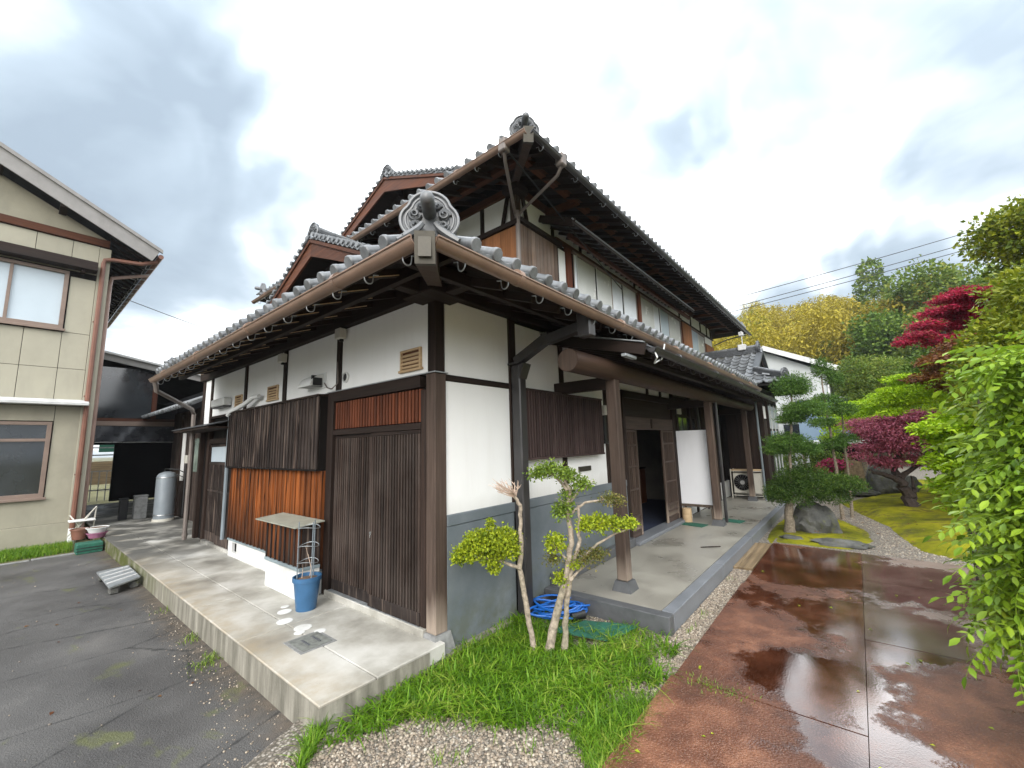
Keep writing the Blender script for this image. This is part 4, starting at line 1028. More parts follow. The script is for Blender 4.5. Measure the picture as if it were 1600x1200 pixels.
# big round tiles either side of the corner
# ---- lower gable facing left
def gable(xg, yp, zp, slope, half, parent, tile_m, board_m='wood_red_y', sc=1.0, face=-1, depth=.45, ntile=12):
    """bargeboards, purlins, recessed wall and verge tiles of a gable in the plane x = xg"""
    for s in (-1, 1):
        pts_t = [(yp, zp - .05)]; pts_b = []
        n = 10; th0, th1 = .30 * sc, .24 * sc
        top = [(yp + s * half * k / n, zp - slope * half * k / n) for k in range(n + 1)]
        bot = []
        for k in range(n + 1):
            t = k / n; dip = th0 - (th0 - th1) * t - .06 * sc * math.sin(PI * t)
            bot.append((yp + s * half * t, zp - slope * half * t - dip))
        poly = [(xg, y, z) for y, z in top] + [(xg, y, z) for y, z in bot[::-1]]
        part(MB().prism(poly, (.035 * -face, 0, 0)), 'bargeboard', board_m, parent)
        inner = [(xg + .036 * -face, y, z - .03) for y, z in top] + [(xg + .036 * -face, y, z - .10) for y, z in top[::-1]]
        part(MB().beam((xg - .012, yp, zp - .035), (xg - .012, yp + s * half, zp - .035 - slope * half), .03, .05), 'verge_strip', board_m, parent)
        # verge tiles, seen edge on as a wave
        L = half * math.sqrt(1 + slope * slope); k = int(L / tile_m)
        vt = MB(); w = []
        nn = 8
        for i in range(nn + 1):
            a = i / nn; w.append((a * tile_m, .016 + .028 * math.sin(2 * PI * a)))
        V = [(a, h + .012, -.035) for a, h in w] + [(a, h + .034, -.035) for a, h in w] + [(a, h + .034, .25) for a, h in w] + [(a, h + .012, .25) for a, h in w]
        m_ = nn + 1; F = []
        for i in range(nn):
            F += [(i, i + 1, m_ + i + 1, m_ + i), (m_ + i, m_ + i + 1, 2 * m_ + i + 1, 2 * m_ + i), (3 * m_ + i + 1, 3 * m_ + i, 2 * m_ + i, 2 * m_ + i + 1), (i + 1, i, 3 * m_ + i, 3 * m_ + i + 1)]
        vt.add(V, F)
        # the edge tile: a hanging collar and the round tile above it
        vt.tube([(tile_m * .5, .075, -.045), (tile_m * .5, .072, .25)], .040, 10)
        me = vt.mesh('tile', 'tile_cap', True)
        dv = Vector((0, s, -slope)).normalized(); up = Vector((0, s * slope, 1)).normalized(); out = Vector((-face, 0, 0))
        for i in range(k):
            o = Vector((xg, yp, zp)) + dv * (i * tile_m)
            M_ = Matrix((dv, up, out)).transposed().to_4x4(); M_.translation = o
            link('tile', me, parent, mat=M_)
        slab_poly = [(xg, yp, zp - .01), (xg, yp + s * half, zp - .01 - slope * half), (xg + depth + .6, yp + s * half, zp - .01 - slope * half), (xg + depth + .6, yp, zp - .01)]
        part(MB().prism(slab_poly, (0, 0, -.04)), 'soffit', 'wood_red_y', parent)
        for q in (.33, .72):
            y = yp + s * half * q; z = zp - slope * half * q - .14
            part(MB().beam((xg + .04, y, z), (xg + depth, y, z), .09, .11), 'purlin', 'wood_dark_x', parent)
    part(MB().beam((xg + .04, yp, zp - .2), (xg + depth, yp, zp - .2), .10, .14), 'purlin', 'wood_dark_x', parent)
    part(MB().prism([(xg + depth, yp, zp - .05), (xg + depth, yp + half, zp - .05 - slope * half), (xg + depth, yp + half, zp - slope * half - .5), (xg + depth, yp - half, zp - slope * half - .5), (xg + depth, yp - half, zp - .05 - slope * half)], (.03, 0, 0)), 'gable_wall', 'wood_dark_vertical', parent)
zr = ZE + S_ * 4.7
gable(.48, 3.7, zr + .01, S_ + .02, 3.55, r1, .155)
ridge((.55, 3.7, zr + .0), (2.42, 3.7, zr + .0), .20, .20, r1)
onigawara((.50, 3.7, zr - .02), (-1, 0, 0), .85, parent=r1, tube=False)
onigawara((-.80, 5.72, ZE + .05), (-1, .6, 0), .55, parent=r1)
for s, y0 in ((1, 6.6),): ridge((-.82, 5.78, ZE + .08), (.10, 6.82, ZE + .50), .15, .10, r1, courses=2)
ridge((.52, .9, ZE + .80), (.52, 3.5, zr - .05), .14, .05, r1, courses=1)

# ---- upper storey walls
XW, YW, Z2 = 2.42, .90, 5.62
bx('upper_wall', 'wood_black', XW + .05, 14.0, YW + .05, 7.6, 3.0, 6.0, 0)
post(XW - .012, XW + .115, YW - .012, YW + .115, 3.6, 5.62, 'wood_grey')
# plaster panels, left face and front face
for (y0, y1) in ((1.02, 1.60), (1.69, 2.65), (2.74, 3.7), (3.79, 5.2)): bx('plaster_panel', 'plaster_white', XW + .012, XW + .05, y0, y1, 4.5, 5.6, 0)
for y in (1.602, 2.652, 3.702): post(XW - .006, XW + .05, y, y + .086, 4.2, 5.6)
for (x0, x1) in ((2.54, 3.43), (3.52, 4.4), (4.49, 7.0), (7.12, 10.35)): bx('plaster_panel', 'plaster_white', x0, x1, YW + .012, YW + .05, 5.2, 5.6, 0)
for x in (3.432, 4.402, 7.0, 10.36, 11.5, 12.6, 13.4): post(x, x + .085, YW - .006, YW + .05, 4.2, 5.6)
post(13.9, 14.02, YW - .012, YW + .10, 3.6, 5.62)
bx('beam', 'wood_red_y', XW - .03, XW + .1, YW + .116, 7.6, 5.60, 5.74, .006)
bx('beam', 'wood_red_x', XW + .116, 14.0, YW - .03, YW + .1, 5.60, 5.74, .006)
# boarded apron panels at the corner
pa = part(MB().box(XW - .075, XW - .01, YW - .06, 2.1, 3.9, 4.98), 'apron', 'wood_red_vertical')
bm_ = MB().box(-.009, .009, -.052, .052, -.54, .54, .003).mesh('board', 'wood_orange_pale')
for i in range(11): link('board', bm_, pa, loc=(XW - .084, YW - .0 + i * .108, 4.44))
pb = part(MB().box(XW - .06, 3.50, YW - .075, YW - .01, 3.7, 5.04), 'apron', 'wood_dark_vertical')
bm_ = MB().box(-.050, .050, -.009, .009, -.66, .66, .003).mesh('board', 'wood_brown')
for i in range(10): link('board', bm_, pb, loc=(XW - .0 + i * .108, YW - .084, 4.37))
part(MB().beam((XW - .10, YW - .11, 5.02), (XW - .10, 2.15, 5.02), .07, .075), 'rail', 'wood_dark_y')
part(MB().beam((XW - .11, YW - .10, 5.08), (3.56, YW - .10, 5.08), .07, .075), 'rail', 'wood_dark_x')
for (x, y, dx, dy) in ((XW - .04, YW + .12, 0, 1), (XW + .12, YW - .04, 1, 0)):
    part(MB().beam((x, y, 5.62), (x + dx * .14, y + dy * .14, 5.06), .045, .05), 'strut', 'wood_dark_vertical')
bx('bracket', 'wood_dark_y', XW - .15, XW + .16, YW - .15, YW + .16, 5.56, 5.68, .01)
part(MB().beam((XW - .40, YW + .1, 5.78), (XW + .02, YW - .06, 5.64), .05, .09), 'bracket', 'wood_grey_x')
# right of the apron: white strip, brown post, windows
bx('plaster_panel', 'plaster_white', 3.52, 3.80, YW - .03, YW, 3.8, 5.06, 0)
post(3.81, 3.97, YW - .07, YW + .0, 3.8, 5.16, 'wood_red_vertical')
bx('lintel', 'wood_red_x', 3.5, 10.45, YW - .05, YW + .0, 5.165, 5.25, .004)
def window(x0, x1, z0, z1, y, panes, mats):
    w = part(MB().box(x0 - .03, x1 + .03, y + .04, y + .05, z0, z1), 'window', 'interior_black')
    MB().box(x0 - .03, x1 + .03, y - .02, y + .039, z1, z1 + .03, .003).obj('frame', 'metal_brown', w)
    MB().box(x0 - .03, x1 + .03, y - .02, y + .039, z0 - .04, z0 - .001, .003).obj('frame', 'metal_brown', w)
    n = len(panes) - 1
    for i in range(n):
        a, b_ = panes[i], panes[i + 1]; o = .012 * (i % 2)
        MB().box(a + .02, b_ - .02, y + .012 + o, y + .018 + o, z0 + .02, z1 - .02).obj('pane', mats[i], w)
        MB().box(a, a + .025, y + o, y + .011 + o, z0, z1, .002).obj('mullion', 'metal_white' if i % 3 else 'metal_brown', w)
    MB().box(panes[-1] - .025, panes[-1], y - .002, y + .011, z0, z1, .002).obj('mullion', 'metal_brown', w)
    return w
window(4.07, 7.0, 3.7, 5.15, YW - .045, [4.07, 4.22, 4.98, 5.68, 6.24, 6.99], ['curtain_sky_white', 'curtain', 'curtain', 'curtain_sky_white', 'curtain_sky_white'])
post(7.04, 7.2, YW - .07, YW + .0, 3.8, 5.16, 'wood_red_vertical')
window(7.24, 10.3, 3.7, 5.15, YW - .045, [7.24, 8.1, 8.55, 9.25, 10.3], ['curtain', 'curtain_sky_white', 'glass_frost', 'curtain'])
pc = part(MB().box(10.4, 11.3, YW - .05, YW, 3.7, 5.16), 'apron', 'wood_red_vertical')
bm_ = MB().box(-.07, .07, -.009, .009, -.72, .72, .003).mesh('board', 'wood_orange_pale')
for i in range(6): link('board', bm_, pc, loc=(10.48 + i * .148, YW - .06, 4.43))
window(11.36, 12.9, 3.7, 5.12, YW - .045, [11.36, 12.1, 12.9], ['glass_frost', 'curtain'])
pc = part(MB().box(12.95, 14.0, YW - .05, YW, 3.7, 4.9), 'apron', 'wood_red_vertical')
for i in range(7): link('board', bm_, pc, loc=(13.03 + i * .148, YW - .06, 4.16))
for (x0, x1) in ((10.45, 11.48), (11.6, 12.58), (12.7, 13.38), (13.5, 13.88)): bx('plaster_panel', 'plaster_white', x0, x1, YW + .012, YW + .05, 5.2, 5.6, 0)
bx('plaster_panel', 'plaster_white', 12.98, 13.88, YW - .03, YW - .005, 4.92, 5.18, 0)
bx('rail', 'wood_dark_x', 10.4, 14.0, YW - .08, YW - .005, 5.165, 5.20, .003)
# canopy above the windows
c2 = part(MB().prism([(3.08, YW, 5.44), (3.08, .24, 5.12), (9.45, .24, 5.12), (9.45, YW, 5.44)], (0, 0, .022)), 'canopy', 'tile_dark')
for i in range(25):
    x = 3.16 + i * .26
    MB().beam((x, YW, 5.395), (x, .27, 5.095), .035, .045).obj('rafter', 'wood_dark_y', c2)
MB().beam((3.07, YW, 5.42), (3.07, .22, 5.10), .03, .12).obj('barge_board', 'wood_dark_y', c2)
MB().beam((3.0, .235, 5.10), (9.5, .235, 5.10), .022, .05).obj('fascia', 'wood_dark_x', c2)
MB().beam((3.0, .222, 5.14), (9.5, .222, 5.14), .02, .012).obj('cap_strip', 'galvanised', c2)
part(MB().beam((3.55, .62, 5.20), (10.4, .62, 5.20), .06, .09), 'beam', 'wood_red_x')

# ---- upper roof
S2 = .42; ZU = 5.54; EX, EY = 1.36, -.16; XR, YB = 15.1, 8.75; P2 = .2145
r2 = roof_root('roof', MB().prism([(EX, EY, ZU - .03), (XR, EY, ZU - .03), (XR - 4.7, 4.54, ZU - .03 + S2 * 4.7), (2.4, 4.54, ZU - .03 + S2 * 4.7), (2.4, EY + 1.04, ZU - .03 + S2 * 1.04)][::-1], (0, 0, -.035)))
slab([(EX, EY, ZU - .03), (2.4, EY + 1.04, ZU - .03 + S2 * 1.04), (2.4, YB - 1.04, ZU - .03 + S2 * 1.04), (EX, YB, ZU - .03)], .035, 'boarding', 'wood_dark_x', r2)
slab([(EX, YB, ZU - .03), (2.4, YB - 1.04, ZU - .03 + S2 * 1.04), (2.4, 4.54, ZU - .03 + S2 * 4.7), (XR - 4.7, 4.54, ZU - .03 + S2 * 4.7), (XR, YB, ZU - .03)], .035, 'boarding', 'wood_dark_x', r2)
slab([(XR, EY, ZU - .03), (XR, YB, ZU - .03), (XR - 4.7, 4.54, ZU - .03 + S2 * 4.7)], .035, 'boarding', 'wood_dark_x', r2)
for i in range(40):
    x = 1.75 + i * .335
    if x > XR - .2: break
    MB().beam((x, EY + .05, ZU - .12), (x, YW + .05, ZU - .12 + S2 * 1.0), .055, .065).obj('rafter', 'wood_dark_y', r2)
for i in range(16):
    y = .25 + i * .335
    MB().beam((EX + .05, y, ZU - .12), (XW + .05, y, ZU - .12 + S2 * 1.0), .055, .065).obj('rafter', 'wood_dark_x', r2)
MB().beam((1.9, .33, 5.66), (14.6, .33, 5.66), .10, .17).obj('purlin', 'wood_red_x', r2)
MB().beam((1.88, .2, 5.66), (1.88, 8.8, 5.66), .10, .17).obj('purlin', 'wood_red_y', r2)
for i in range(13):
    x = 3.3 + i * .95
    MB().beam((x, .30, 5.58), (x, YW, 5.62), .08, .10).obj('bracket', 'wood_red_y', r2)
MB().beam((EX + .04, EY + .02, ZU - .075), (XR, EY + .02, ZU - .075), .03, .08).obj('fascia', 'wood_dark_x', r2)
MB().beam((EX + .02, EY + .04, ZU - .075), (EX + .02, YB, ZU - .075), .03, .08).obj('fascia', 'wood_dark_y', r2)
hr = MB().beam((EX + .02, EY + .02, ZU - .15), (2.5, 1.0, ZU + .30), .11, .17).obj('hip_rafter', 'wood_grey_x', r2)
MB().beam((EX - .035, EY - .035, ZU - .165), (EX + .01, EY + .01, ZU - .15), .125, .19).obj('metal_cap', 'copper_patina', r2)
t2 = eave_tile_mesh(P2, .046, .28)
def insUF(a, b=None):
    if a == 'size': return (14.2, 5.4)
    x = EX + .35 + a; y = b / 1.085
    return b > .26 and y < 4.62 and (x - EX > y - .05 or y > 1.04) and x > 2.3 * (y > 1.04) and x < XR - y
tile_field((EX + .35, EY, ZU), (1, 0, 0), (0, 1, S2), P2, .235, insUF, parent=r2)
eave_row((EX + .35, EY, ZU), (1, 0, 0), (0, 1, S2), P2, 60, r2, t2)
def insUL(a, b=None):
    if a == 'size': return (9.3, 1.2)
    y = YB - .3 - a; x = b / 1.085
    return b > .26 and x < y - EY + .05 and x < YB - y + .05
tile_field((EX, YB - .3, ZU), (0, -1, 0), (1, 0, S2), P2, .235, insUL, parent=r2)
eave_row((EX, YB - .3, ZU), (0, -1, 0), (1, 0, S2), P2, 39, r2, t2)
gutter((EX - .045, YB, ZU - .115), (EX - .045, EY - .02, ZU - .115), .052, 'gutter_brown', 24, 'galvanised', .43, (-1, 0))
gutter((EX - .02, EY - .045, ZU - .115), (XR + .05, EY - .045, ZU - .125), .045, 'gutter_dark', 34, 'galvanised', .43, (0, -1))
ridge((EX + .28, EY + .28, ZU + .15), (2.6, 1.08, ZU + .15 + S2 * .95), .15, .11, r2, courses=2)
onigawara((EX + .20, EY + .20, ZU + .02), (-1, -1, 0), .95, parent=r2)
onigawara((EX + .10, YB - .15, ZU + .05), (-1, .7, 0), .9, parent=r2)
onigawara((XR - .15, EY + .2, ZU + .08), (1, -1, 0), .8, parent=r2, tube=False)
z4 = ZU + S2 * 4.7
gable(2.38, 4.54, z4 + .02, S2 + .0, 3.5, r2, .165, sc=1.15)
ridge((2.5, 4.54, z4), (XR - 4.7, 4.54, z4), .22, .24, r2)
onigawara((2.42, 4.54, z4 - .04), (-1, 0, 0), 1.0, parent=r2, tube=False)

# ---- downpipes
def pipe(name, pts, r, m, collar=None, parent=None, n=8):
    p = part(MB().tube(pts, r, n), name, m, parent, smooth=True)
    for q in (collar or []): MB().tube([Vector(q) - Vector((0, 0, .03)), Vector(q) + Vector((0, 0, .03))], r * 1.22, n).obj('collar', m, p, smooth=True)
    return p
# large square downpipe at the porch
g = MB(); g.box(1.06, 1.18, -.14, -.016, -.14, 2.46, .012); g.prism([(1.03, -.16, 2.46), (1.03, .0, 2.46), (1.21, .0, 2.46), (1.21, -.16, 2.46)], (0, 0, .02))
dp = part(g, 'downpipe', 'gutter_dark')
MB().beam((1.12, -.06, 2.50), (1.08, -.55, 2.70), .09, .10).beam((1.08, -.50, 2.66), (1.06, -.95, 2.72), .085, .095).box(.99, 1.11, -1.06, -.92, 2.60, 2.84, .01).obj('elbow', 'gutter_dark', dp)
MB().prism([(1.055, -.14, 2.30), (1.055, -.14, 2.46), (1.055, -.21, 2.46)], (.13, 0, 0)).obj('gusset', 'gutter_dark', dp)
pipe('downpipe', [(-.99, 5.74, 2.76), (-.95, 5.82, 2.62), (-.25, 6.75, 2.42), (-.17, 6.95, 2.34), (-.17, 6.92, .02)], .036, 'pipe_grey', [(-.17, 6.92, .10), (-.17, 6.92, 1.9)])
for (x, y, gx, gy) in ((XW - .05, YW - .05, EX - .04, .20), (XW - .05, YW - .05, 2.05, EY - .04)):
    bb = bx('rain_head', 'pipe_grey', gx - .06, gx + .06, gy - .06, gy + .06, ZU - .22, ZU - .04, .015)
    pipe('downpipe', [(gx, gy, ZU - .22), (gx + (x - gx) * .08, gy + (y - gy) * .08, ZU - .30), (x - (.03 if gx < x - .5 else -.0), y - (.0 if gx < x - .5 else .03), 5.16)], .024, 'pipe_grey')
pipe('downpipe', [(XW - .09, YW - .10, 5.20), (XW - .09, YW - .10, 3.6)], .038, 'pipe_grey', [(XW - .09, YW - .10, 5.12)])
pipe('downpipe', [(XR - .05, EY + .1, ZU - .12), (14.6, .5, 5.25), (14.05, .82, 5.0)], .022, 'gutter_dark')
pipe('downpipe', [(7.95, -.10, .0), (7.75, -.12, 1.2), (7.6, -.12, 2.4)], .03, 'gutter_dark')
pipe('drain_pipe', [(6.45, -.80, .0), (6.45, -.80, 2.5)], .03, 'gutter_dark')
pipe('downpipe', [(9.9, -.95, .0), (9.9, -.95, 2.5)], .026, 'pipe_bluegrey')
# ------------------------------------------------------------------ neighbouring cream building (left)
NB = thing('neighbouring_house', 'cream panelled two storey building with brown downpipes and sliding windows', 'house', loc=(-4, 12, -.2))
def nb(name, m, x0, x1, y0, y1, z0, z1, c=.004, parent=None): return MB().box(x0, x1, y0, y1, z0, z1, c).obj(name, m, parent or NB)
YN = 10.2
nb('wall', 'wood_black', -9.5, -1.32, YN + .06, 18, -.25, 6.5, 0)
# wall panels with open joints
def panels(xs, zs, m, y=YN, th=.03, gap=.004):
    for i in range(len(xs) - 1):
        for j in range(len(zs) - 1):
            nb('wall_panel', m, xs[i] + gap, xs[i + 1] - gap, y, y + th, zs[j] + gap, zs[j + 1] - gap, .004)
cx = [-5.2, -4.66, -4.1, -3.54, -2.98, -2.42, -1.88, -1.455]
panels(cx, [2.74, 3.50, 4.30], 'wall_cream'); panels(cx, [5.96, 6.42], 'wall_cream')
panels([-1.86, -1.455], [4.30, 5.58], 'wall_cream')
panels([-5.2, -1.455], [5.72, 5.95], 'wall_cream_grey', YN + .02)
nb('wall', 'wall_cream_grey', -9, -1.44, YN, YN + .05, .235, .78, 0)
nb('wall', 'wall_cream_grey', -1.83, -1.44, YN, YN + .05, .78, 2.68, 0)
nb('wall', 'wall_cream_grey', -9, -1.84, YN, YN + .05, 2.36, 2.68, 0)
nb('foundation', 'wall_cream_grey', -9, -1.30, YN - .03, YN + .06, -.25, .228, .006)
nb('corner_board', 'wall_cream', -1.452, -1.26, YN - .02, YN + .2, -.0, 6.4, .006)
nb('side_wall', 'wall_cream_grey', -1.30, -1.262, YN + .205, 17.8, .0, 6.3, 0)
for z in (1.6, 3.1, 4.5): nb('side_rail', 'metal_brown', -1.26, -1.235, YN + .6, 17.8, z, z + .04, 0)
nb('drip_hood', 'metal_white', -9, -1.36, YN - .30, YN - .001, 2.69, 2.735, .006)
b = MB().prism([(-9, YN - .30, 2.735), (-9, YN - .001, 2.735), (-9, YN - .001, 2.83)], (7.64, 0, 0)); b.obj('drip_hood', 'metal_white', NB)
nb('window_hood', 'wood_dark_x', -9, -1.47, YN - .28, YN - .001, 5.74, 5.94, .006)
nb('rafter', 'wood_dark_y', -1.72, -1.66, YN - .20, YN, 5.66, 5.739, .004)
# gable beam, upper gable wall
nb('beam', 'wood_red_x', -9, -1.30, YN - .05, YN + .03, 6.43, 6.60, .006)
zpk = 6.60 + .515 * 4.45
b = MB().prism([(-1.32, YN, 6.60), (-5.5, YN, zpk - .18), (-9.7, YN, 6.60)], (0, .05, 0)); b.obj('gable_wall', 'wall_cream_grey', NB)
rf = MB().prism([(-.50, YN - .48, 6.50), (-5.5, YN - .48, 9.075), (-10.5, YN - .48, 6.50), (-10.5, YN - .48, 6.36), (-5.5, YN - .48, 8.93), (-.50, YN - .48, 6.36)], (0, 8.5, 0)).obj('roof', 'wood_black', NB)
MB().prism([(-.46, YN - .52, 6.50), (-5.5, YN - .52, 9.095), (-5.5, YN - .52, 8.72), (-.60, YN - .52, 6.20)], (0, .035, 0)).obj('bargeboard', 'fascia_grey', rf)
MB().prism([(-.42, YN - .56, 6.52), (-5.5, YN - .56, 9.14), (-5.5, YN - .56, 9.05), (-.42, YN - .56, 6.44)], (0, .06, 0)).obj('verge_trim', 'fascia_grey', rf)
MB().prism([(-5.5, YN - .52, 9.095), (-10.5, YN - .52, 6.50), (-10.5, YN - .52, 6.20), (-5.5, YN - .52, 8.72)], (0, .035, 0)).obj('bargeboard', 'fascia_grey', rf)
for q in range(22):
    MB().beam((-.58, YN - .3 + q * .36, 6.33), (-1.3, YN - .3 + q * .36, 6.70), .05, .06).obj('rafter', 'wood_pale' if q % 1 else 'wood_dark_x', rf)
for x, z in ((-2.1, 7.08), (-3.05, 7.57)): MB().box(x - .06, x + .06, YN - .46, YN, z - .14, z, .004).obj('purlin', 'wood_dark_y', rf)
g_ = MB(); g_.tube([(-.44, YN - .5, 6.36), (-.44, YN + 8, 6.34)], .055, 8); g_.obj('gutter', 'gutter_red', NB, smooth=True)
for q in range(16):
    y = YN - .2 + q * .5
    MB().tube([(-.44, y, 6.28), (-.60, y, 6.24), (-.56, y, 6.38), (-.72, y, 6.40)], .012, 5).obj('hanger', 'metal_white', NB)
def npipe(pts, r, m):
    MB().tube(pts, r, 8).obj('downpipe', m, NB, smooth=True)
npipe([(-.46, YN - .3, 6.28), (-.75, YN - .28, 6.14), (-1.22, YN - .10, 6.14), (-1.36, YN - .08, 6.10), (-1.375, YN - .08, 6.0), (-1.385, YN - .08, .10)], .045, 'gutter_red')
MB().tube([(-1.385, YN - .08, .10), (-1.385, YN - .08, -.24)], .056, 10).obj('pipe_shoe', 'pipe_white', NB, smooth=True)
npipe([(-.46, YN + .9, 6.28), (-1.15, YN + .55, 5.9), (-1.18, YN + .5, 5.7), (-1.19, YN + .5, -.2)], .042, 'gutter_pink')
for z in (1.2, 2.9, 4.6): MB().box(-1.44, -1.33, YN - .035, YN - .02, z, z + .03).obj('bracket', 'gutter_red', NB)
def nwin(x1, z0, z1, bars, mat, transom=None):
    w = nb('window', 'interior_black', -5.2, x1, YN + .055, YN + .058, z0, z1, 0)
    for (a, c, d, e) in ((-5.2, x1, z1 - .07, z1), (-5.2, x1, z0, z0 + .09), (x1 - .07, x1, z0 + .091, z1 - .071)):
        nb('frame', 'metal_brown', a, c, YN - .03, YN + .045, d, e, .004, w)
    nb('sill', 'metal_brown', -5.2, x1 + .04, YN - .07, YN - .031, z0 - .04, z0 + .01, .004, w)
    if transom: nb('transom', 'metal_brown', -5.2, x1 - .071, YN - .02, YN + .04, transom, transom + .06, .004, w)
    px_ = [-5.2] + bars + [x1 - .07]
    for i in range(len(px_) - 1):
        nb('pane', mat, px_[i] + .03, px_[i + 1], YN + .03, YN + .036, z0 + .09, (transom or z1 - .07), 0, w)
        if transom: nb('pane', mat, px_[i] + .03, px_[i + 1], YN + .03, YN + .036, transom + .06, z1 - .07, 0, w)
    for x in bars: nb('mullion', 'metal_brown', x, x + .05, YN - .01, YN + .029, z0 + .091, z1 - .071, .003, w)
    return w
nwin(-1.88, 4.35, 5.68, [-4.2, -2.72], 'glass_frost')
nwin(-1.85, .78, 2.34, [-4.0], 'glass_dark', 1.93)
# curtain edge and boxes seen inside the lower window
nb('window_blind', 'glass_frost', -2.10, -1.95, YN + .031, YN + .034, .88, 1.45, 0)

# ------------------------------------------------------------------ dark open shed between the houses
SH = thing('open_shed', 'dark open fronted shed linking the cream building and the old house', 'shed', loc=(-.2, 12, 0))
def sh(name, m, x0, x1, y0, y1, z0, z1, c=.0, parent=None): return MB().box(x0, x1, y0, y1, z0, z1, c).obj(name, m, parent or SH)
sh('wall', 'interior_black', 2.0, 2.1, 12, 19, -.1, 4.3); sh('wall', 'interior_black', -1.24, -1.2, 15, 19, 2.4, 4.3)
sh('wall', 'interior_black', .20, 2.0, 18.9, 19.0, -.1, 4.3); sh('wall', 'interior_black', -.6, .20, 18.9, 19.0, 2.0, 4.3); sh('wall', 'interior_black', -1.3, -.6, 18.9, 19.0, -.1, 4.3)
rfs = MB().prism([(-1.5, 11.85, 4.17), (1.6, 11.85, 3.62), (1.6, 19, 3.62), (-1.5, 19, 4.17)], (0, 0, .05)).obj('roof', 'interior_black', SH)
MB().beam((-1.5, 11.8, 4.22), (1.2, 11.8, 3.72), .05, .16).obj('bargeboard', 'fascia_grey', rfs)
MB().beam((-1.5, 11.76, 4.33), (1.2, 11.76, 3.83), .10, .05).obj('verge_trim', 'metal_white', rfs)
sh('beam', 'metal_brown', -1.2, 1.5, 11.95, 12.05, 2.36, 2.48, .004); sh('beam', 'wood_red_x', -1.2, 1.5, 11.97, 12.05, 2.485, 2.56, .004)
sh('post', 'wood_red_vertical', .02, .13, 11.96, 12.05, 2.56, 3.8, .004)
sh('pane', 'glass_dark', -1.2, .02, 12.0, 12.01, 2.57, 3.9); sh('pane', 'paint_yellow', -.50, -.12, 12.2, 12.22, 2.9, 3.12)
b = MB(); n = 12; V = [];
for i in range(n + 1):
    for j in range(5): V.append((-1.1 + 1.75 * i / n, 11.93 + .03 * math.sin(i * 1.7 + j), 2.345 - .40 * j / 4 - .02 * math.sin(i * .9) * (j == 4)))
b.add(V, [(i * 5 + j, (i + 1) * 5 + j, (i + 1) * 5 + j + 1, i * 5 + j + 1) for i in range(n) for j in range(4)])
b.obj('sheet', 'dark_sheet', SH, smooth=True)
MB().tube([(-1.1, 11.92, 1.94), (.65, 11.92, 1.92)], .012, 6).obj('rail', 'steel', SH)
sh('post', 'wood_black', .62, .72, 11.95, 12.05, 0, 2.36, .004)
# yard seen through the shed: railing and bright wall
yd = thing('garden_fence', 'low plain railing glimpsed through the dark shed opening', 'fence', loc=(.5, 21, -.2))
MB().box(-.9, 1.9, 23, 23.1, .35, 1.35, 0).obj('panel', 'mossy_timber', yd)
for z in (.2, .95, 1.6, 1.9): MB().box(-.9, 1.9, 21, 21.05, z, z + .05, 0).obj('rail', 'stone_grey', yd)
for i in range(12): MB().box(-.8 + i * .22, -.77 + i * .22, 21, 21.05, -.2, .95, 0).obj('post', 'stone_grey', yd)
MB().box(.1, .9, 22, 22.05, 1.75, 2.3, 0).obj('awning', 'mat_green', yd)
# rear part of the old house beyond the long face
bx('rear_wall', 'wood_charred', .55, .62, 7.2, 12, 0, 2.7, 0)
bx('rear_wall', 'plaster_white', .53, .549, 10.6, 10.85, .9, 2.2, 0); bx('rear_wall', 'plaster_white', .53, .549, 8.2, 8.7, 2.05, 2.6, 0)
bx('rear_post', 'wood_dark_vertical', .50, .56, 9.8, 9.9, 0, 2.6, .003); bx('rear_post', 'wood_dark_vertical', .50, .56, 10.9, 11.0, 0, 2.6, .003)
bx('rear_window', 'glass_green', .53, .549, 8.9, 9.7, 1.15, 1.95, 0)
bx('rear_foundation', 'plaster_base', .50, .56, 7.2, 9.2, -.01, .28, .004)
rr_ = part(MB().prism([(-.15, 7.2, 2.55), (-.15, 12.0, 2.55), (.9, 12.0, 3.1), (.9, 7.2, 3.1)], (0, 0, .04)), 'rear_roof', 'tile_dark')
for i in range(21): MB().tube([(-.20, 7.3 + i * .22, 2.58), (.5, 7.3 + i * .22, 2.93)], .045, 8).obj('tile', 'tile_cap', rr_, smooth=True)
gm = MB().box(.44, .53, 9.95, 10.15, 1.35, 1.55, .01).obj('gas_meter', 'ac_cream', house)
pipe('gas_pipe', [(.47, 10.05, 1.35), (.47, 10.05, .1)], .016, 'wire_black'); pipe('gas_pipe', [(.46, 10.0, 1.0), (.3, 10.1, 1.1), (.2, 10.3, 1.12)], .01, 'wire_black')

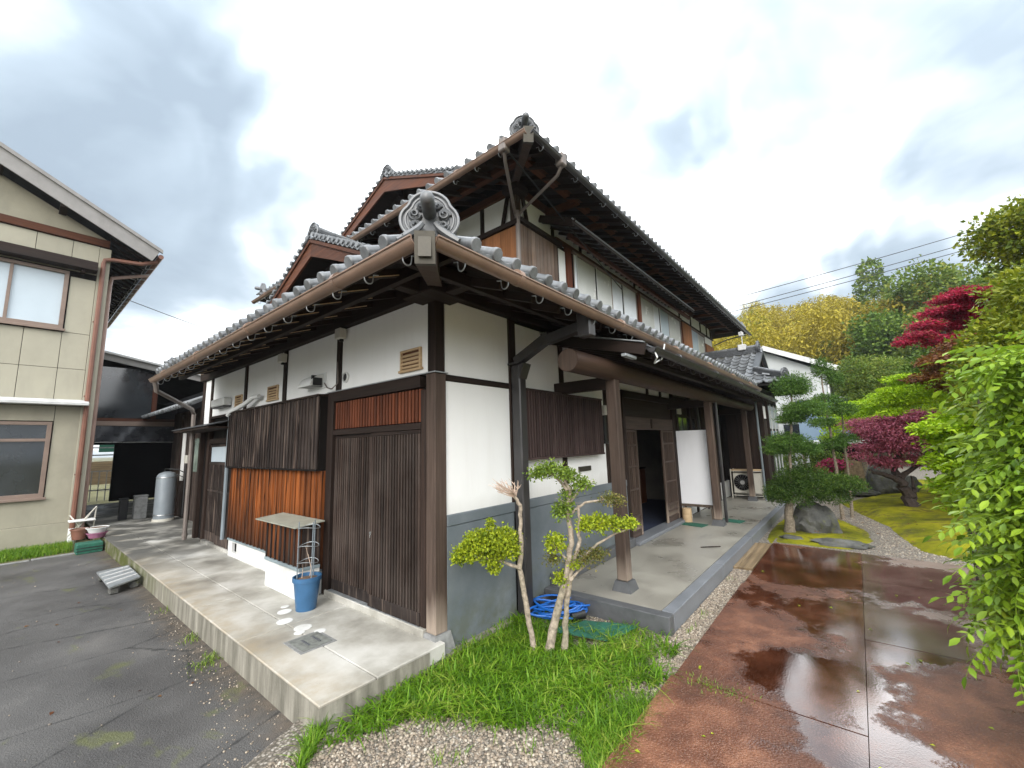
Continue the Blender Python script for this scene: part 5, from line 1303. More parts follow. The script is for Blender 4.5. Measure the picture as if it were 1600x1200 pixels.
# tank and odds and ends by the shed
tk = thing('water_tank', 'tall grey cylindrical tank standing on the dark walkway by the shed', 'tank', loc=(.16, 10.3, 0))
MB().lathe([(.20, .06), (.20, 1.02), (.19, 1.08), (.15, 1.13), (.07, 1.165), (.03, 1.17)], (.16, 10.3, 0), 28).obj('body', 'tank_silver', tk, smooth=True)
MB().lathe([(.215, 0), (.215, .06)], (.16, 10.3, 0), 24).obj('base', 'ac_cream', tk)
for z in (.14, 1.02): MB().lathe([(.203, 0), (.206, .008), (.203, .016)], (.16, 10.3, z), 28).obj('band', 'steel', tk, smooth=True)
for s in (-.05, .05): MB().tube([(.16 + s, 10.3, 1.16), (.16 + s, 10.3, 1.24), (.36, 10.2, 1.20), (.50, 10.1, 1.1)], .012, 6).obj('pipe', 'wire_black', tk)
for k, (x, y, w, h, m, lab) in enumerate(((-.25, 11.2, .25, .55, 'stone_grey', 'grey upright box standing in the shadow left of the silver tank'), (-.5, 11.4, .16, .5, 'plastic_black', 'narrow dark bin in the shadow farthest left of the silver tank'))):
    t = thing('storage_box', lab, 'box', loc=(x, y, 0)); MB().box(x, x + w, y, y + w, 0, h, .01).obj('body', m, t); MB().box(x - .01, x + w + .01, y - .01, y + w + .01, h + .001, h + .03, .006).obj('lid', m, t)

# flowerpots and chair by the cream building
def pot(x, y, z, r, h, m, name, label, cat, group=None, soil=True):
    p = thing(name, label, cat, group, loc=(x, y, z))
    MB().lathe([(r * .74, 0), (r * .98, h * .86), (r * 1.0, h * .86), (r * 1.08, h * .87), (r * 1.08, h), (r * .96, h), (r * .93, h * .88)], (x, y, z), 26).obj('pot', m, p, smooth=True)
    if soil: MB().lathe([(r * .92, 0), (r * .5, .012), (.01, .018)], (x, y, z + h * .90), 20).obj('soil', 'soil', p, smooth=True)
    return p
pot(-1.12, 8.95, .0, .15, .10, 'terracotta', 'flowerpot', 'lower of two stacked pinkish bowls at the walkway end', 'flowerpot', 'bowls stacked at the end of the walkway')
pot(-1.12, 8.95, .10, .165, .10, 'pipe_white', 'flowerpot', 'upper pale rimmed bowl stacked on the pinkish bowl', 'flowerpot', 'bowls stacked at the end of the walkway')
pot(-1.36, 9.05, -.0, .13, .20, 'gutter_red', 'flowerpot', 'reddish brown plastic pot beside the stacked bowls', 'flowerpot')
cr = thing('plastic_crate', 'green plastic crate standing below the walkway by the grass', 'crate', loc=(-1.25, 8.7, ZA))
MB().box(-1.42, -1.06, 8.55, 8.9, ZA, ZA + .18, .01).obj('body', 'mat_green', cr)
for z in (.05, .1): MB().box(-1.425, -1.055, 8.545, 8.549, ZA + z, ZA + z + .015, 0).obj('slot', 'plastic_black', cr)
ch = thing('garden_chair', 'small folding chair with pale metal frame beside the flowerpots', 'chair', loc=(-1.3, 9.5, 0))
for (a, c) in (((-1.48, 9.3, 0), (-1.1, 9.6, .55)), ((-1.48, 9.6, 0), (-1.15, 9.3, .55)), ((-1.2, 9.3, 0), (-1.48, 9.6, .42)), ((-1.1, 9.6, .55), (-1.12, 9.6, .0))): MB().tube([a, c], .012, 6).obj('leg', 'ac_cream', ch)
MB().box(-1.5, -1.12, 9.3, 9.62, .30, .325, .006).obj('seat', 'plaster_base', ch)

# sheet metal step in the yard
gr = thing('metal_step', 'ribbed grey metal step resting on stones against the walkway', 'step', loc=(-1.2, 5.4, ZA))
MB().prism([(-1.40, 4.85, ZA + .09), (-1.07, 5.02, ZA + .12), (-1.06, 6.0, ZA + .12), (-1.40, 6.06, ZA + .09)], (0, 0, .02)).obj('tread', 'galvanised', gr)
for i in range(4): MB().beam((-1.395, 5.10 + i * .24, ZA + .117), (-1.08, 5.2 + i * .22, ZA + .147), .03, .012).obj('rib', 'metal_white', gr)
for (x, y) in ((-1.34, 4.98), (-1.12, 5.1), (-1.34, 5.9), (-1.12, 5.9)):
    MB().box(x - .05, x + .05, y - .07, y + .07, ZA, ZA + .088, .015).obj('block', 'rock', gr)
# kerb line and grass edge at the far side of the yard
b = MB()
for i in range(9): MB().box(-9.0 + i * .88, -8.14 + i * .88, 8.60 + .015 * i, 8.67 + .015 * i, ZA - .03, ZA + .012 + .004 * (i % 3), .006).obj('kerb_stone', 'stone_grey', walk)
sheet('grass_bed', [(-14, 8.7), (-1.04, 8.85), (-1.04, 10.3), (-14, 10.3)], ZA + .006, 'earth')

# blue planter with a wire trellis
pt = pot(-.335, 1.62, .0, .128, .32, 'plastic_blue', 'planter', 'blue plastic planter with a bare wire plant support and dry stems', 'planter')
for a in (.5, 2.6, 4.7): 
    x, y = -.335 + .095 * math.cos(a), 1.62 + .095 * math.sin(a)
    MB().tube([(x, y, .28), (x * 1.0, y, .86)], .006, 6).obj('support_pole', 'pipe_bluegrey', pt)
for z, r in ((.80, .105), (.46, .10), (.62, .10)):
    MB().tube([(-.335 + r * math.cos(t), 1.62 + r * math.sin(t), z + .012 * math.sin(2 * t)) for t in [k * PI / 9 * 1.02 for k in range(19)]], .0035, 5).obj('ring', 'galvanised', pt)
for i in range(4):
    a = rnd.uniform(0, 6); x, y = -.335 + .05 * math.cos(a), 1.62 + .05 * math.sin(a)
    MB().tube([(x, y, .29), (x + rnd.uniform(-.02, .02), y, .38), (x + rnd.uniform(-.06, .06), y + rnd.uniform(-.05, .05), .45 + .05 * i)], [.004, .003, .0015], 5).obj('stem', 'twig_pale', pt)

# coil of blue hose
hs = thing('garden_hose', 'bright blue hose coiled on the grass by the grey dado', 'hose', loc=(1.36, -.38, -.14))
pts = []; random.seed(3)
for k in range(560):
    t = k / 560; a = t * 2 * PI * 13; rx = .25 + .05 * math.sin(a * .37 + 1) + .03 * math.sin(a * 1.31); ry = .14 + .035 * math.cos(a * .53)
    cxx = 1.34 + .045 * math.sin(a * .21); cyy = -.34 + .03 * math.cos(a * .17)
    th = .28 * math.sin(t * 11)
    x, y = rx * math.cos(a), ry * math.sin(a)
    pts.append((cxx + x * math.cos(th - .9) - y * math.sin(th - .9), cyy + x * math.sin(th - .9) + y * math.cos(th - .9), -.135 + .10 * t + .020 * math.sin(a * 1.7)))
MB().tube(pts, .0095, 7).obj('tube', 'hose_blue', hs, smooth=True)
MB().tube([(1.28, -.52, -.11), (1.40, -.60, -.10)], .045, 12).obj('reel', 'plastic_black', hs, smooth=True)
MB().tube([(1.34, -.56, -.115), (1.36, -.58, -.07)], .028, 12).obj('handle', 'plastic_black', hs, smooth=True)
bb = thing('basin', 'black rubber basin behind the blue hose against the dado', 'basin', loc=(1.1, -.2, -.16))
MB().lathe([(.10, 0), (.14, .10), (.15, .10), (.13, .085), (.09, .02)], (1.40, -.14, -.15), 20).obj('body', 'plastic_black', bb, smooth=True)
# green mat on the grass
gmt = thing('artificial_turf_mat', 'deep green turf mat lying on the grass below the hose', 'mat', loc=(1.2, -.7, -.14))
V = []; n = 10
for i in range(n + 1):
    for j in range(n + 1):
        u_, w_ = i / n, j / n
        V.append((.92 + .42 * u_ + .12 * w_, -.52 - .50 * w_ - .12 * u_, -.118 + .012 * math.sin(5 * u_) * math.cos(4 * w_)))
MB().add(V, [(i * (n + 1) + j, (i + 1) * (n + 1) + j, (i + 1) * (n + 1) + j + 1, i * (n + 1) + j + 1) for i in range(n) for j in range(n)]).obj('sheet', 'mat_green', gmt, smooth=True)

# white board standing under the porch
wb = thing('white_board', 'large blank white panel standing upright beside the middle porch post', 'panel', loc=(6.32, -.3, 0))
MB().box(6.30, 6.33, -.66, -.035, .32, 1.76, .004).obj('panel', 'board_white', wb)
MB().box(6.285, 6.345, -.67, -.03, .275, .318, .004).obj('rail', 'wood_grey', wb)
for y in (-.60, -.10): MB().box(6.29, 6.34, y - .02, y + .02, 0, .274, .004).obj('leg', 'wood_grey', wb)
lgx = thing('log_stool', 'short upright log stool under the white panel', 'stool', loc=(6.15, -.18, 0))
MB().lathe([(.085, 0), (.09, .12), (.082, .26)], (6.12, -.18, 0), 14).obj('trunk', 'wood_pale', lgx, smooth=True)
for (x, y, lab) in ((5.9, -.32, 'dark green rubber mat in front of the white panel'), (6.62, -.80, 'small dark green mat right of the middle porch post')):
    m_ = thing('rubber_mat', lab, 'mat', loc=(x, y, 0)); MB().prism([(x - .16, y - .22, -.003), (x + .12, y - .26, -.003), (x + .2, y + .2, -.003), (x - .06, y + .24, -.003)], (0, 0, .012)).obj('sheet', 'mat_green', m_)
tb = thing('side_table', 'small dark table with thin metal legs behind the white panel', 'table', loc=(6.9, -.3, 0))
MB().box(6.5, 7.1, -.55, -.12, .33, .36, .01).obj('top', 'wood_charred', tb)
for x in (6.53, 7.07):
    for y in (-.52, -.15): MB().tube([(x, y, 0), (x, y, .33)], .008, 6).obj('leg', 'steel', tb)
# air conditioner outdoor unit
ac = thing('air_conditioner', 'cream outdoor air conditioner unit on a rack beyond the far porch post', 'air conditioner', loc=(10.1, -.5, 0))
MB().box(9.98, 10.26, -.86, -.22, .14, .66, .012).obj('body', 'ac_cream', ac)
MB().lathe([(.205, 0), (.205, -.012), (.19, -.016), (.185, .0)], (9.98, -.44, .42), 28, 'x').obj('fan_ring', 'plastic_black', ac, smooth=True)
MB().lathe([(.186, -.004), (.186, -.006)], (9.98, -.44, .42), 28, 'x').obj('fan_recess', 'interior_black', ac)
for k in range(3):
    a = k * 2 * PI / 3; MB().prism([(9.968, -.44 + .05 * math.cos(a), .42 + .05 * math.sin(a)), (9.964, -.44 + .17 * math.cos(a + .3), .42 + .17 * math.sin(a + .3)), (9.968, -.44 + .17 * math.cos(a + 1.1), .42 + .17 * math.sin(a + 1.1))], (.002, 0, 0)).obj('fan_blade', 'plastic_black', ac)
MB().lathe([(.055, -.022), (.05, -.028)], (9.98, -.44, .42), 18, 'x').obj('hub', 'metal_white', ac)
for k in range(9): MB().tube([(9.955, -.44 + .195 * math.cos(PI * k / 9), .42 + .195 * math.sin(PI * k / 9)), (9.955, -.44 - .195 * math.cos(PI * k / 9), .42 - .195 * math.sin(PI * k / 9))], .002, 4).obj('grille_wire', 'steel', ac)
for y in (-.90, -.18):
    for x in (9.95, 10.28): MB().box(x - .012, x + .012, y - .012, y + .012, 0, .76, .003).obj('rack_post', 'ac_cream', ac)
for z in (.08, .70):
    for x in (9.95, 10.28): MB().box(x - .01, x + .01, -.887, -.193, z, z + .02, .002).obj('rack_rail', 'ac_cream', ac)
MB().box(9.94, 10.3, -.91, -.17, .721, .745, .004).obj('rack_top', 'wood_pale', ac)
b2_ = thing('wooden_plank', 'thin board lying on the porch floor near its edge', 'plank', loc=(4.6, -1.0, 0)); MB().beam((4.25, -.93, .006), (4.45, -1.15, .006), .015, .012).obj('board', 'wood_charred', b2_)

# ------------------------------------------------------------------ tiled wing beyond the porch
WG = thing('tiled_annex', 'single storey annex with silvery tiled roof and small gable beyond the porch', 'annex', loc=(12, 2, 0))
def wg(name, m, x0, x1, y0, y1, z0, z1, c=.004, parent=None): return MB().box(x0, x1, y0, y1, z0, z1, c).obj(name, m, parent or WG)
wg('wall', 'wood_black', 10.72, 14.0, -.90, 6, -.2, 3.0, 0)
bmx = MB().box(-.01, .01, -.07, .07, -1.2, 1.2, .003).mesh('board', 'wood_dark_vertical')
for i in range(6): link('board', bmx, WG, loc=(10.705, -.83 + i * .146, 1.25))
bmx = MB().box(-.09, .09, -.01, .01, -1.0, 1.0, .003).mesh('board', 'wood_charred')
for i in range(4): link('board', bmx, WG, loc=(10.84 + i * .19, -.915, 1.05))
wg('post', 'wood_dark_vertical', 10.64, 10.74, -.98, -.88, 0, 2.75); wg('post', 'wood_dark_vertical', 11.55, 11.65, -.98, -.88, 0, 2.75)
wg('plaster_panel', 'plaster_white', 10.8, 11.5, -.925, -.905, 2.1, 2.45, 0)
w = wg('window', 'interior_black', 11.68, 13.6, -.92, -.905, .4, 2.6, 0)
for i in range(3): wg('pane', 'glass_green', 11.72 + i * .64, 12.3 + i * .64, -.94, -.93, .5, 1.75, 0, w); wg('pane', 'curtain', 11.72 + i * .64, 12.3 + i * .64, -.94, -.93, 1.82, 2.5, 0, w); wg('mullion', 'metal_white', 12.3 + i * .64, 12.34 + i * .64, -.955, -.92, .45, 2.55, .002, w)
wg('sill', 'metal_white', 11.68, 13.6, -.99, -.91, .40, .46, .004, w)
rx, rz, ez, sW = 12.25, 4.18, 3.02, .60
rw = MB().prism([(10.3, -1.75, ez), (rx, -1.75, rz - .03), (14.2, -1.75, ez)], (0, .01, 0)).obj('roof', 'wood_black', WG) if False else MB().prism([(10.3, -.30, ez - .04), (10.3, 6, ez - .04), (rx, 6, rz - .04), (rx, -.85, rz - .04), (10.9, -.85, ez + .30)][::-1], (0, 0, -.04)).obj('roof', 'wood_black', WG)
MB().prism([(10.3, -1.75, ez - .04), (14.2, -1.75, ez - .04), (13.6, -.85, ez + .30), (10.9, -.85, ez + .30)][::-1], (0, 0, -.04)).obj('boarding', 'wood_black', rw)
MB().prism([(10.3, -1.75, ez - .04), (10.9, -.85, ez + .30), (10.9, 0, ez + .30), (10.3, 0, ez - .04)], (0, 0, -.04)).obj('boarding', 'wood_black', rw)
MB().prism([(14.2, -1.75, ez - .04), (14.2, 6, ez - .04), (rx, 6, rz - .04), (rx, -.85, rz - .04), (13.6, -.85, ez + .3)], (0, 0, -.04)).obj('boarding', 'wood_black', rw)
tw = Vector((1, 0, sW)).length
# visible slope: one tile object per pantile
tm = MB(); seg = [0, .08, .16, .24, .32, .50, .75, 1.0]; P3, Q3 = .245, .245
V = []
for (bb_, zz) in ((-.02, .034), (Q3 + .01, .0)):
    for s in seg: V.append((s * P3, bb_, tile_profile(s * P3, P3) * .9 + zz))
for s in seg: V.append((s * P3, -.02, tile_profile(s * P3, P3) * .9 + .034 - .03))
ns = len(seg); F = []
for k in range(ns - 1):
    F += [(k, k + 1, ns + k + 1, ns + k), (2 * ns + k, 2 * ns + k + 1, k + 1, k)]
tm.add(V, F); tmesh = tm.mesh('tile', 'tile_cap', True)
fm = frame_mat((10.3, 1.6, ez), (0, -1, 0), (1, 0, sW))
for j in range(9):
    for i in range(14):
        a, b_ = (i + .5) * P3, (j + .5) * Q3
        y = 1.6 - a; x = 10.3 + b_ / tw
        if y < -.85 and (x - 10.3) > (y + 1.75): continue
        if x > rx - .05: continue
        link('tile', tmesh, rw, mat=fm @ Matrix.Translation((i * P3, j * Q3, rnd.uniform(-.004, .004))) @ Matrix.Rotation(rnd.uniform(-.015, .015), 4, 'Z'))
ridge((rx, -.80, rz + .0), (rx, 5.5, rz + .0), .20, .20, rw, courses=4)
onigawara((rx, -.84, rz + .0), (0, -1, 0), 1.0, parent=rw, tube=False)
ridge((10.35, -1.65, ez + .06), (10.95, -.85, ez + .40), .15, .12, rw, courses=3)
ridge((14.15, -1.65, ez + .06), (13.5, -.85, ez + .40), .15, .12, rw, courses=3)
onigawara((10.42, -1.62, ez + .10), (-.6, -1, 0), .7, parent=rw, tube=False)
def insW(a, b=None):
    if a == 'size': return (3.9, 1.0)
    return a > b * .6 and a < 3.9 - b * .6
tile_field((10.3, -1.75, ez), (1, 0, 0), (0, .9, .34), P3, .24, insW, parent=rw)
eave_row((10.3, -1.75, ez), (1, 0, 0), (0, .9, .34), P3, 15, rw, eave_tile_mesh(P3, .05, .26))
for s in (-1, 1):
    MB().prism([(rx, -.86, rz - .04), (rx + s * 1.45, -.86, rz - .04 - sW * 1.45), (rx + s * 1.45, -.86, rz - .16 - sW * 1.45), (rx, -.86, rz - .20)], (0, .03, 0)).obj('bargeboard', 'wood_dark_x', rw)
    b = MB()
    MB().beam((rx, -.86, rz + .03), (rx + s * 1.42, -.86, rz + .03 - sW * 1.42), .16, .07).obj('verge', 'tile_dark', rw)
b = MB().prism([(rx - 1.3, -.80, rz - .85), (rx + 1.3, -.80, rz - .85), (rx, -.80, rz - .1)], (0, .03, 0)); b.obj('gable_wall', 'wood_black', WG)
an = thing('television_aerial', 'small white rooftop aerial box on the annex ridge', 'aerial', loc=(12.25, -.3, 4.4))
MB().tube([(12.25, -.4, 4.32), (12.25, -.4, 4.95)], .015, 6).obj('mast', 'steel', an)
MB().box(12.12, 12.38, -.5, -.28, 4.32, 4.50, .01).obj('base', 'metal_white', an)
MB().box(12.17, 12.33, -.45, -.33, 4.80, 4.92, .01).obj('box', 'metal_white', an)
MB().tube([(12.1, -.4, 4.9), (12.45, -.46, 4.86)], .01, 5).obj('element', 'steel', an)

# ------------------------------------------------------------------ white house and vehicle sheds beyond
FH = thing('white_house', 'white gabled house standing at the foot of the wooded hill', 'house', loc=(28, -1, 0))
def fh(name, m, x0, x1, y0, y1, z0, z1, c=0, parent=None): return MB().box(x0, x1, y0, y1, z0, z1, c).obj(name, m, parent or FH)
# gable end faces the camera: plane x = 25, ridge along x at y = 1
pk, pz = .74, 6.42
MB().prism([(25, -2.0, -.3), (25, -2.0, 4.9), (25, pk, pz), (25, 5.0, 4.5), (25, 5.0, -.3)], (8, 0, 0)).obj('wall', 'house_white', FH)
r_ = MB().prism([(24.6, -2.7, 4.80), (24.6, pk, 6.50), (24.6, 5.6, 4.25), (24.6, 5.6, 4.42), (24.6, pk, 6.70), (24.6, -2.7, 4.98)], (9, 0, 0)).obj('roof', 'tile_dark', FH)
for s, e in ((-1, (-2.72, 4.88)), (1, (5.6, 4.35))): MB().beam((24.58, pk, 6.60), (24.58, *e), .06, .26).obj('bargeboard', 'metal_white', r_)
for z in (3.0, 4.9): MB().box(24.985, 24.999, -2.0, 5.0, z, z + .025).obj('joint', 'fascia_grey', FH)
fh('window', 'glass_dark', 24.97, 25.0, -1.2, .2, 1.2, 2.2)
fh('downpipe', 'metal_white', 24.9, 24.97, -2.05, -1.98, 0, 4.6)
bp = thing('blue_shed', 'flat blue grey metal shed wall in front of the white house', 'shed', loc=(21, -2.2, 0))
MB().box(20.5, 24, -2.75, -.9, 1.2, 3.15, .02).obj('wall', 'panel_blue', bp); MB().box(20.45, 24.05, -2.8, -.85, 3.151, 3.2, .01).obj('roof', 'metal_white', bp)
for y in (-2.7, -1.0): MB().box(20.6, 20.7, y, y + .08, -.2, 1.2).obj('post', 'metal_brown', bp)
cp = thing('carport', 'low dark carport with white roof edge behind the pines', 'carport', loc=(17, -2, 0))
MB().box(16.5, 20, -3.3, -1.2, 1.25, 1.36, .01).obj('roof', 'metal_white', cp); MB().box(19.8, 20, -3.3, -1.2, -.2, 1.25).obj('wall', 'interior_black', cp)
for y in (-3.2, -1.3): MB().box(16.6, 16.7, y, y + .07, -.2, 1.25).obj('post', 'metal_brown', cp)

# overhead wires and a far pole
w1 = thing('service_cable', 'thin dark service cable running from the sky down to the upper eave and windows', 'cable', loc=(1.45, 0, 5.4))
def sag(a, b, s, n=14): 
    a, b = Vector(a), Vector(b); return [a.lerp(b, i / n) + Vector((0, 0, -4 * s * (i / n) * (1 - i / n))) for i in range(n + 1)]
MB().tube(sag((1.32, .20, 5.40), (1.17, 2.02, 9.71), .0), .008, 6).obj('wire', 'wire_grey', w1)
MB().tube(sag((1.34, .16, 5.34), (6.05, .80, 4.95), .02), .010, 6).obj('wire', 'wire_black', w1)
MB().lathe([(.018, 0), (.03, .02), (.018, .04), (.03, .06), (.018, .08)], (1.32, .18, 5.32), 12).obj('insulator', 'pipe_white', w1, smooth=True)
for k, (a, b_) in enumerate((((25.4, 3.0, 10.5), (43.0, -20.6, 17.6)), ((25.4, 3.0, 9.95), (43.0, -20.6, 16.8)), ((25.4, 3.0, 9.7), (43.0, -20.6, 16.3)))):
    w = thing('power_line', ['highest of the three power lines over the wooded hill', 'middle of the three power lines over the wooded hill', 'lowest of the three power lines over the wooded hill'][k], 'power line', 'power lines over the hill', loc=a)
    a = tuple(p + (p - q) * .6 for p, q in zip(a, b_)); MB().tube(sag(a, b_, .5), .022, 5).obj('wire', 'wire_black', w)
w = thing('phone_line', 'thin line crossing the sky between the cream building and the old house', 'cable', loc=(-1, 14, 6))
MB().tube(sag((-1.3, 15, 6.9), (16.9, 37.5, 10.4), .4), .014, 5).obj('wire', 'wire_black', w)
# ------------------------------------------------------------------ plants
def unit(a): return a / np.maximum(np.linalg.norm(a, axis=-1, keepdims=True), 1e-9)
def leaves_mesh(name, P, D, N, L, Wd, m, fold=.18):
    """one leaf per row: base point P, growing along D, facing N. Six corner leaf folded on its midrib (4 triangles as 2 quads)"""
    n = len(P); D = unit(D); N = unit(N - D * (N * D).sum(1, keepdims=True)); S = np.cross(D, N)
    L = L[:, None]; Wd = Wd[:, None]
    a = P; t = P + D * L - N * L * .10
    m1 = P + D * L * .42; r = m1 + S * Wd + N * Wd * fold * 2; l = m1 - S * Wd + N * Wd * fold * 2
    V = np.stack([a, r, t, l], 1).reshape(-1, 3)
    i = np.arange(n)[:, None] * 4
    F = np.concatenate([i + np.array([[0, 1, 2]]), i + np.array([[0, 2, 3]])], 1).reshape(-1, 3)
    return fastmesh(name, V, F, m)
def blob_points(blobs, n, jit=.25, shell=.55, rs=RS, low=.35):
    """points through the volume of lumpy ellipsoids, denser towards the outside; returns points and outward directions"""
    B = np.array(blobs, float); w = (B[:, 3] * B[:, 4] + B[:, 4] * B[:, 5] + B[:, 3] * B[:, 5]); w /= w.sum()
    k = rs.choice(len(B), n, p=w); d = unit(rs.normal(size=(n, 3)))
    keep = (d[:, 2] > -low - .3) | (rs.rand(n) < .35); k = k[keep]; d = d[keep]; n = len(k)
    ph = B[k, :3].sum(1) * 3.1
    lump = 1 + .18 * np.sin(d[:, 0] * 5.1 + ph) * np.sin(d[:, 1] * 4.7 + ph * 1.3) + .12 * np.sin(d[:, 2] * 9 + d[:, 0] * 7 + ph)
    r = (shell + (1 - shell) * rs.rand(n) ** .6) * lump + rs.normal(size=n) * jit * .16
    return B[k, :3] + d * B[k, 3:6] * r[:, None], d
def crown(name, blobs, n, L, m, parent, aspect=.36, flat=.0, shell=.5, up=.35, kind='stuff', droop=0., clump=0, jit=.25):
    P, d = blob_points(blobs, n, shell=shell, jit=jit)
    n = len(P)
    if clump:
        c = max(1, n // clump); idx = RS.randint(0, c, n); P = P[:c][idx] + RS.normal(size=(n, 3)) * L * .9; d = d[:c][idx]
    G = RS.normal(size=(n, 3))
    D = d * (1 - flat) + G * .65 + np.array([0, 0, -droop]); D[:, 2] *= (1 - flat * .8)
    N = d * .35 + np.array([0, 0, up + flat]) + RS.normal(size=(n, 3)) * .45
    Ls = L * RS.uniform(.65, 1.25, n)
    return link(name, leaves_mesh(name, P, D, N, Ls, Ls * aspect, m), parent, kind)
def limb(parent, pts, r0_, r1_, m='bark', name='branch', wob=.0, n=8):
    p = [Vector(q) for q in pts]; q = []
    for i in range(len(p) - 1):
        for k in range(4):
            t = k / 4; a = p[i].lerp(p[i + 1], t)
            if 0 < i * 4 + k: a += Vector((rnd.uniform(-1, 1), rnd.uniform(-1, 1), rnd.uniform(-.3, .3))) * wob
            q.append(a)
    q.append(p[-1]); mm = len(q)
    rs_ = [(r0_ + (r1_ - r0_) * i / (mm - 1)) * (1 + rnd.uniform(-.10, .10)) for i in range(mm)]; rs_[0] *= 1.25
    return MB().tube(q, rs_, n).obj(name, m, parent, smooth=True)
def tree(name, label, cat, base, trunk_pts, r, blobs, n, L, m, bark='bark', group=None, branches=(), **k):
    t = thing(name, label, cat, group, loc=base)
    limb(t, [base] + list(trunk_pts), r, r * .35, bark, 'trunk', r * .3)
    for b in branches: limb(t, b, r * .5, r * .12, bark, 'branch', r * .2, 6)
    crown('crown', blobs, n, L, m, t, **k); return t

# ---- two pruned trees by the corner
t1_ = thing('pruned_tree', 'slender pruned tree with one wide yellow green pad and bare dead twigs on top', 'tree', 'pruned trees at the house corner', loc=(.59, -.58, -.12))
limb(t1_, [(.59, -.58, -.16), (.53, -.57, .16), (.48, -.57, .38), (.45, -.56, .54), (.44, -.59, .70), (.42, -.61, .92), (.40, -.62, 1.08), (.36, -.59, 1.17)], .027, .014, 'bark_pale', 'trunk', .007, 10)
limb(t1_, [(.45, -.57, .55), (.36, -.49, .60), (.27, -.40, .66)], .018, .008, 'bark_pale', wob=.004); limb(t1_, [(.33, -.46, .62), (.20, -.34, .66), (.12, -.25, .68)], .010, .005, 'bark_pale')
for k in range(26):
    a = rnd.uniform(0, 2 * PI); s = Vector((.37, -.60, 1.14 + rnd.uniform(0, .03)))
    e1 = s + Vector((math.cos(a) * .05 - .03, math.sin(a) * .05 + .02, rnd.uniform(.02, .07))); e2 = e1 + Vector((math.cos(a + rnd.uniform(-.6, .6)) * .06 - .03, math.sin(a) * .05 + .025, rnd.uniform(.0, .07)))
    MB().tube([s, e1, e2], [.0055, .004, .0022], 5).obj('dead_twig', 'twig_pale', t1_)
    for q in range(2): MB().tube([e1.lerp(e2, .5), e2 + Vector((rnd.uniform(-.05, .03), rnd.uniform(-.03, .04), rnd.uniform(-.02, .05)))], [.003, .0015], 4).obj('dead_twig', 'twig_pale', t1_)
crown('crown', [(.27, -.38, .76, .13, .12, .10), (.15, -.25, .70, .12, .10, .085), (.20, -.32, .79, .13, .11, .09), (.34, -.48, .79, .13, .12, .11), (.37, -.52, .70, .09, .08, .07), (.28, -.39, .64, .10, .09, .05), (.30, -.40, .56, .05, .05, .05), (.25, -.41, .93, .035, .035, .05), (.11, -.20, .66, .08, .07, .06)], 7600, .025, 'leaf_azalea', t1_, aspect=.38, shell=.3, jit=.9)
t2_ = thing('pruned_tree', 'twin trunked pruned tree with several separate green leaf pads beside the dado', 'tree', 'pruned trees at the house corner', loc=(.69, -.73, -.12))
limb(t2_, [(.64, -.69, -.16), (.67, -.78, .21), (.69, -.88, .53), (.70, -.93, .75), (.66, -.93, 1.01), (.64, -.97, 1.20), (.60, -.94, 1.30)], .037, .011, 'bark_pale', 'trunk', .008, 10)
limb(t2_, [(.74, -.78, -.16), (.72, -.83, .16), (.71, -.89, .48), (.74, -.98, .74), (.72, -1.0, .90), (.70, -1.01, 1.07)], .028, .011, 'bark_pale', 'trunk', .008, 10)
for b_ in ([(.71, -.90, .50), (.76, -.98, .62), (.84, -1.10, .74), (.92, -1.22, .82), (1.0, -1.33, .86)], [(.68, -.95, 1.0), (.74, -1.06, 1.09), (.84, -1.19, 1.11)], [(.64, -.95, 1.20), (.55, -.88, 1.33), (.47, -.79, 1.35)], [(.69, -.9, .58), (.63, -.84, .70)], [(.70, -.9, .45), (.80, -1.03, .60)], [(.66, -.96, 1.1), (.72, -1.05, 1.22)]):
    limb(t2_, b_, .014, .006, 'bark_pale', wob=.004)
crown('crown', [(.52, -.86, 1.37, .13, .12, .065), (.45, -.78, 1.34, .08, .08, .05), (.62, -.97, 1.32, .10, .09, .06), (.71, -1.06, 1.24, .09, .08, .05), (.64, -.93, 1.05, .07, .07, .10), (.60, -.88, 1.02, .06, .05, .07), (.66, -.95, 1.17, .06, .06, .06)], 3600, .024, 'leaf_azalea_green', t2_, aspect=.36, shell=.1, jit=1.5)
crown('crown', [(.86, -1.22, 1.11, .10, .09, .06), (.93, -1.27, 1.09, .06, .05, .045), (.79, -1.02, .63, .12, .11, .08), (.86, -1.08, .66, .09, .08, .05), (.60, -.80, .62, .08, .07, .06)], 2000, .021, 'leaf_olive', t2_, aspect=.32, shell=.1, jit=1.6)
crown('crown', [(.83, -1.12, .91, .11, .09, .075), (.76, -1.03, .90, .08, .07, .06), (.92, -1.22, .90, .09, .08, .06), (1.0, -1.33, .90, .06, .06, .055), (.61, -.82, .75, .085, .08, .085), (.67, -.83, .46, .06, .055, .065), (.72, -.93, .58, .06, .05, .04)], 3300, .026, 'leaf_azalea', t2_, aspect=.38, shell=.15, jit=1.4)

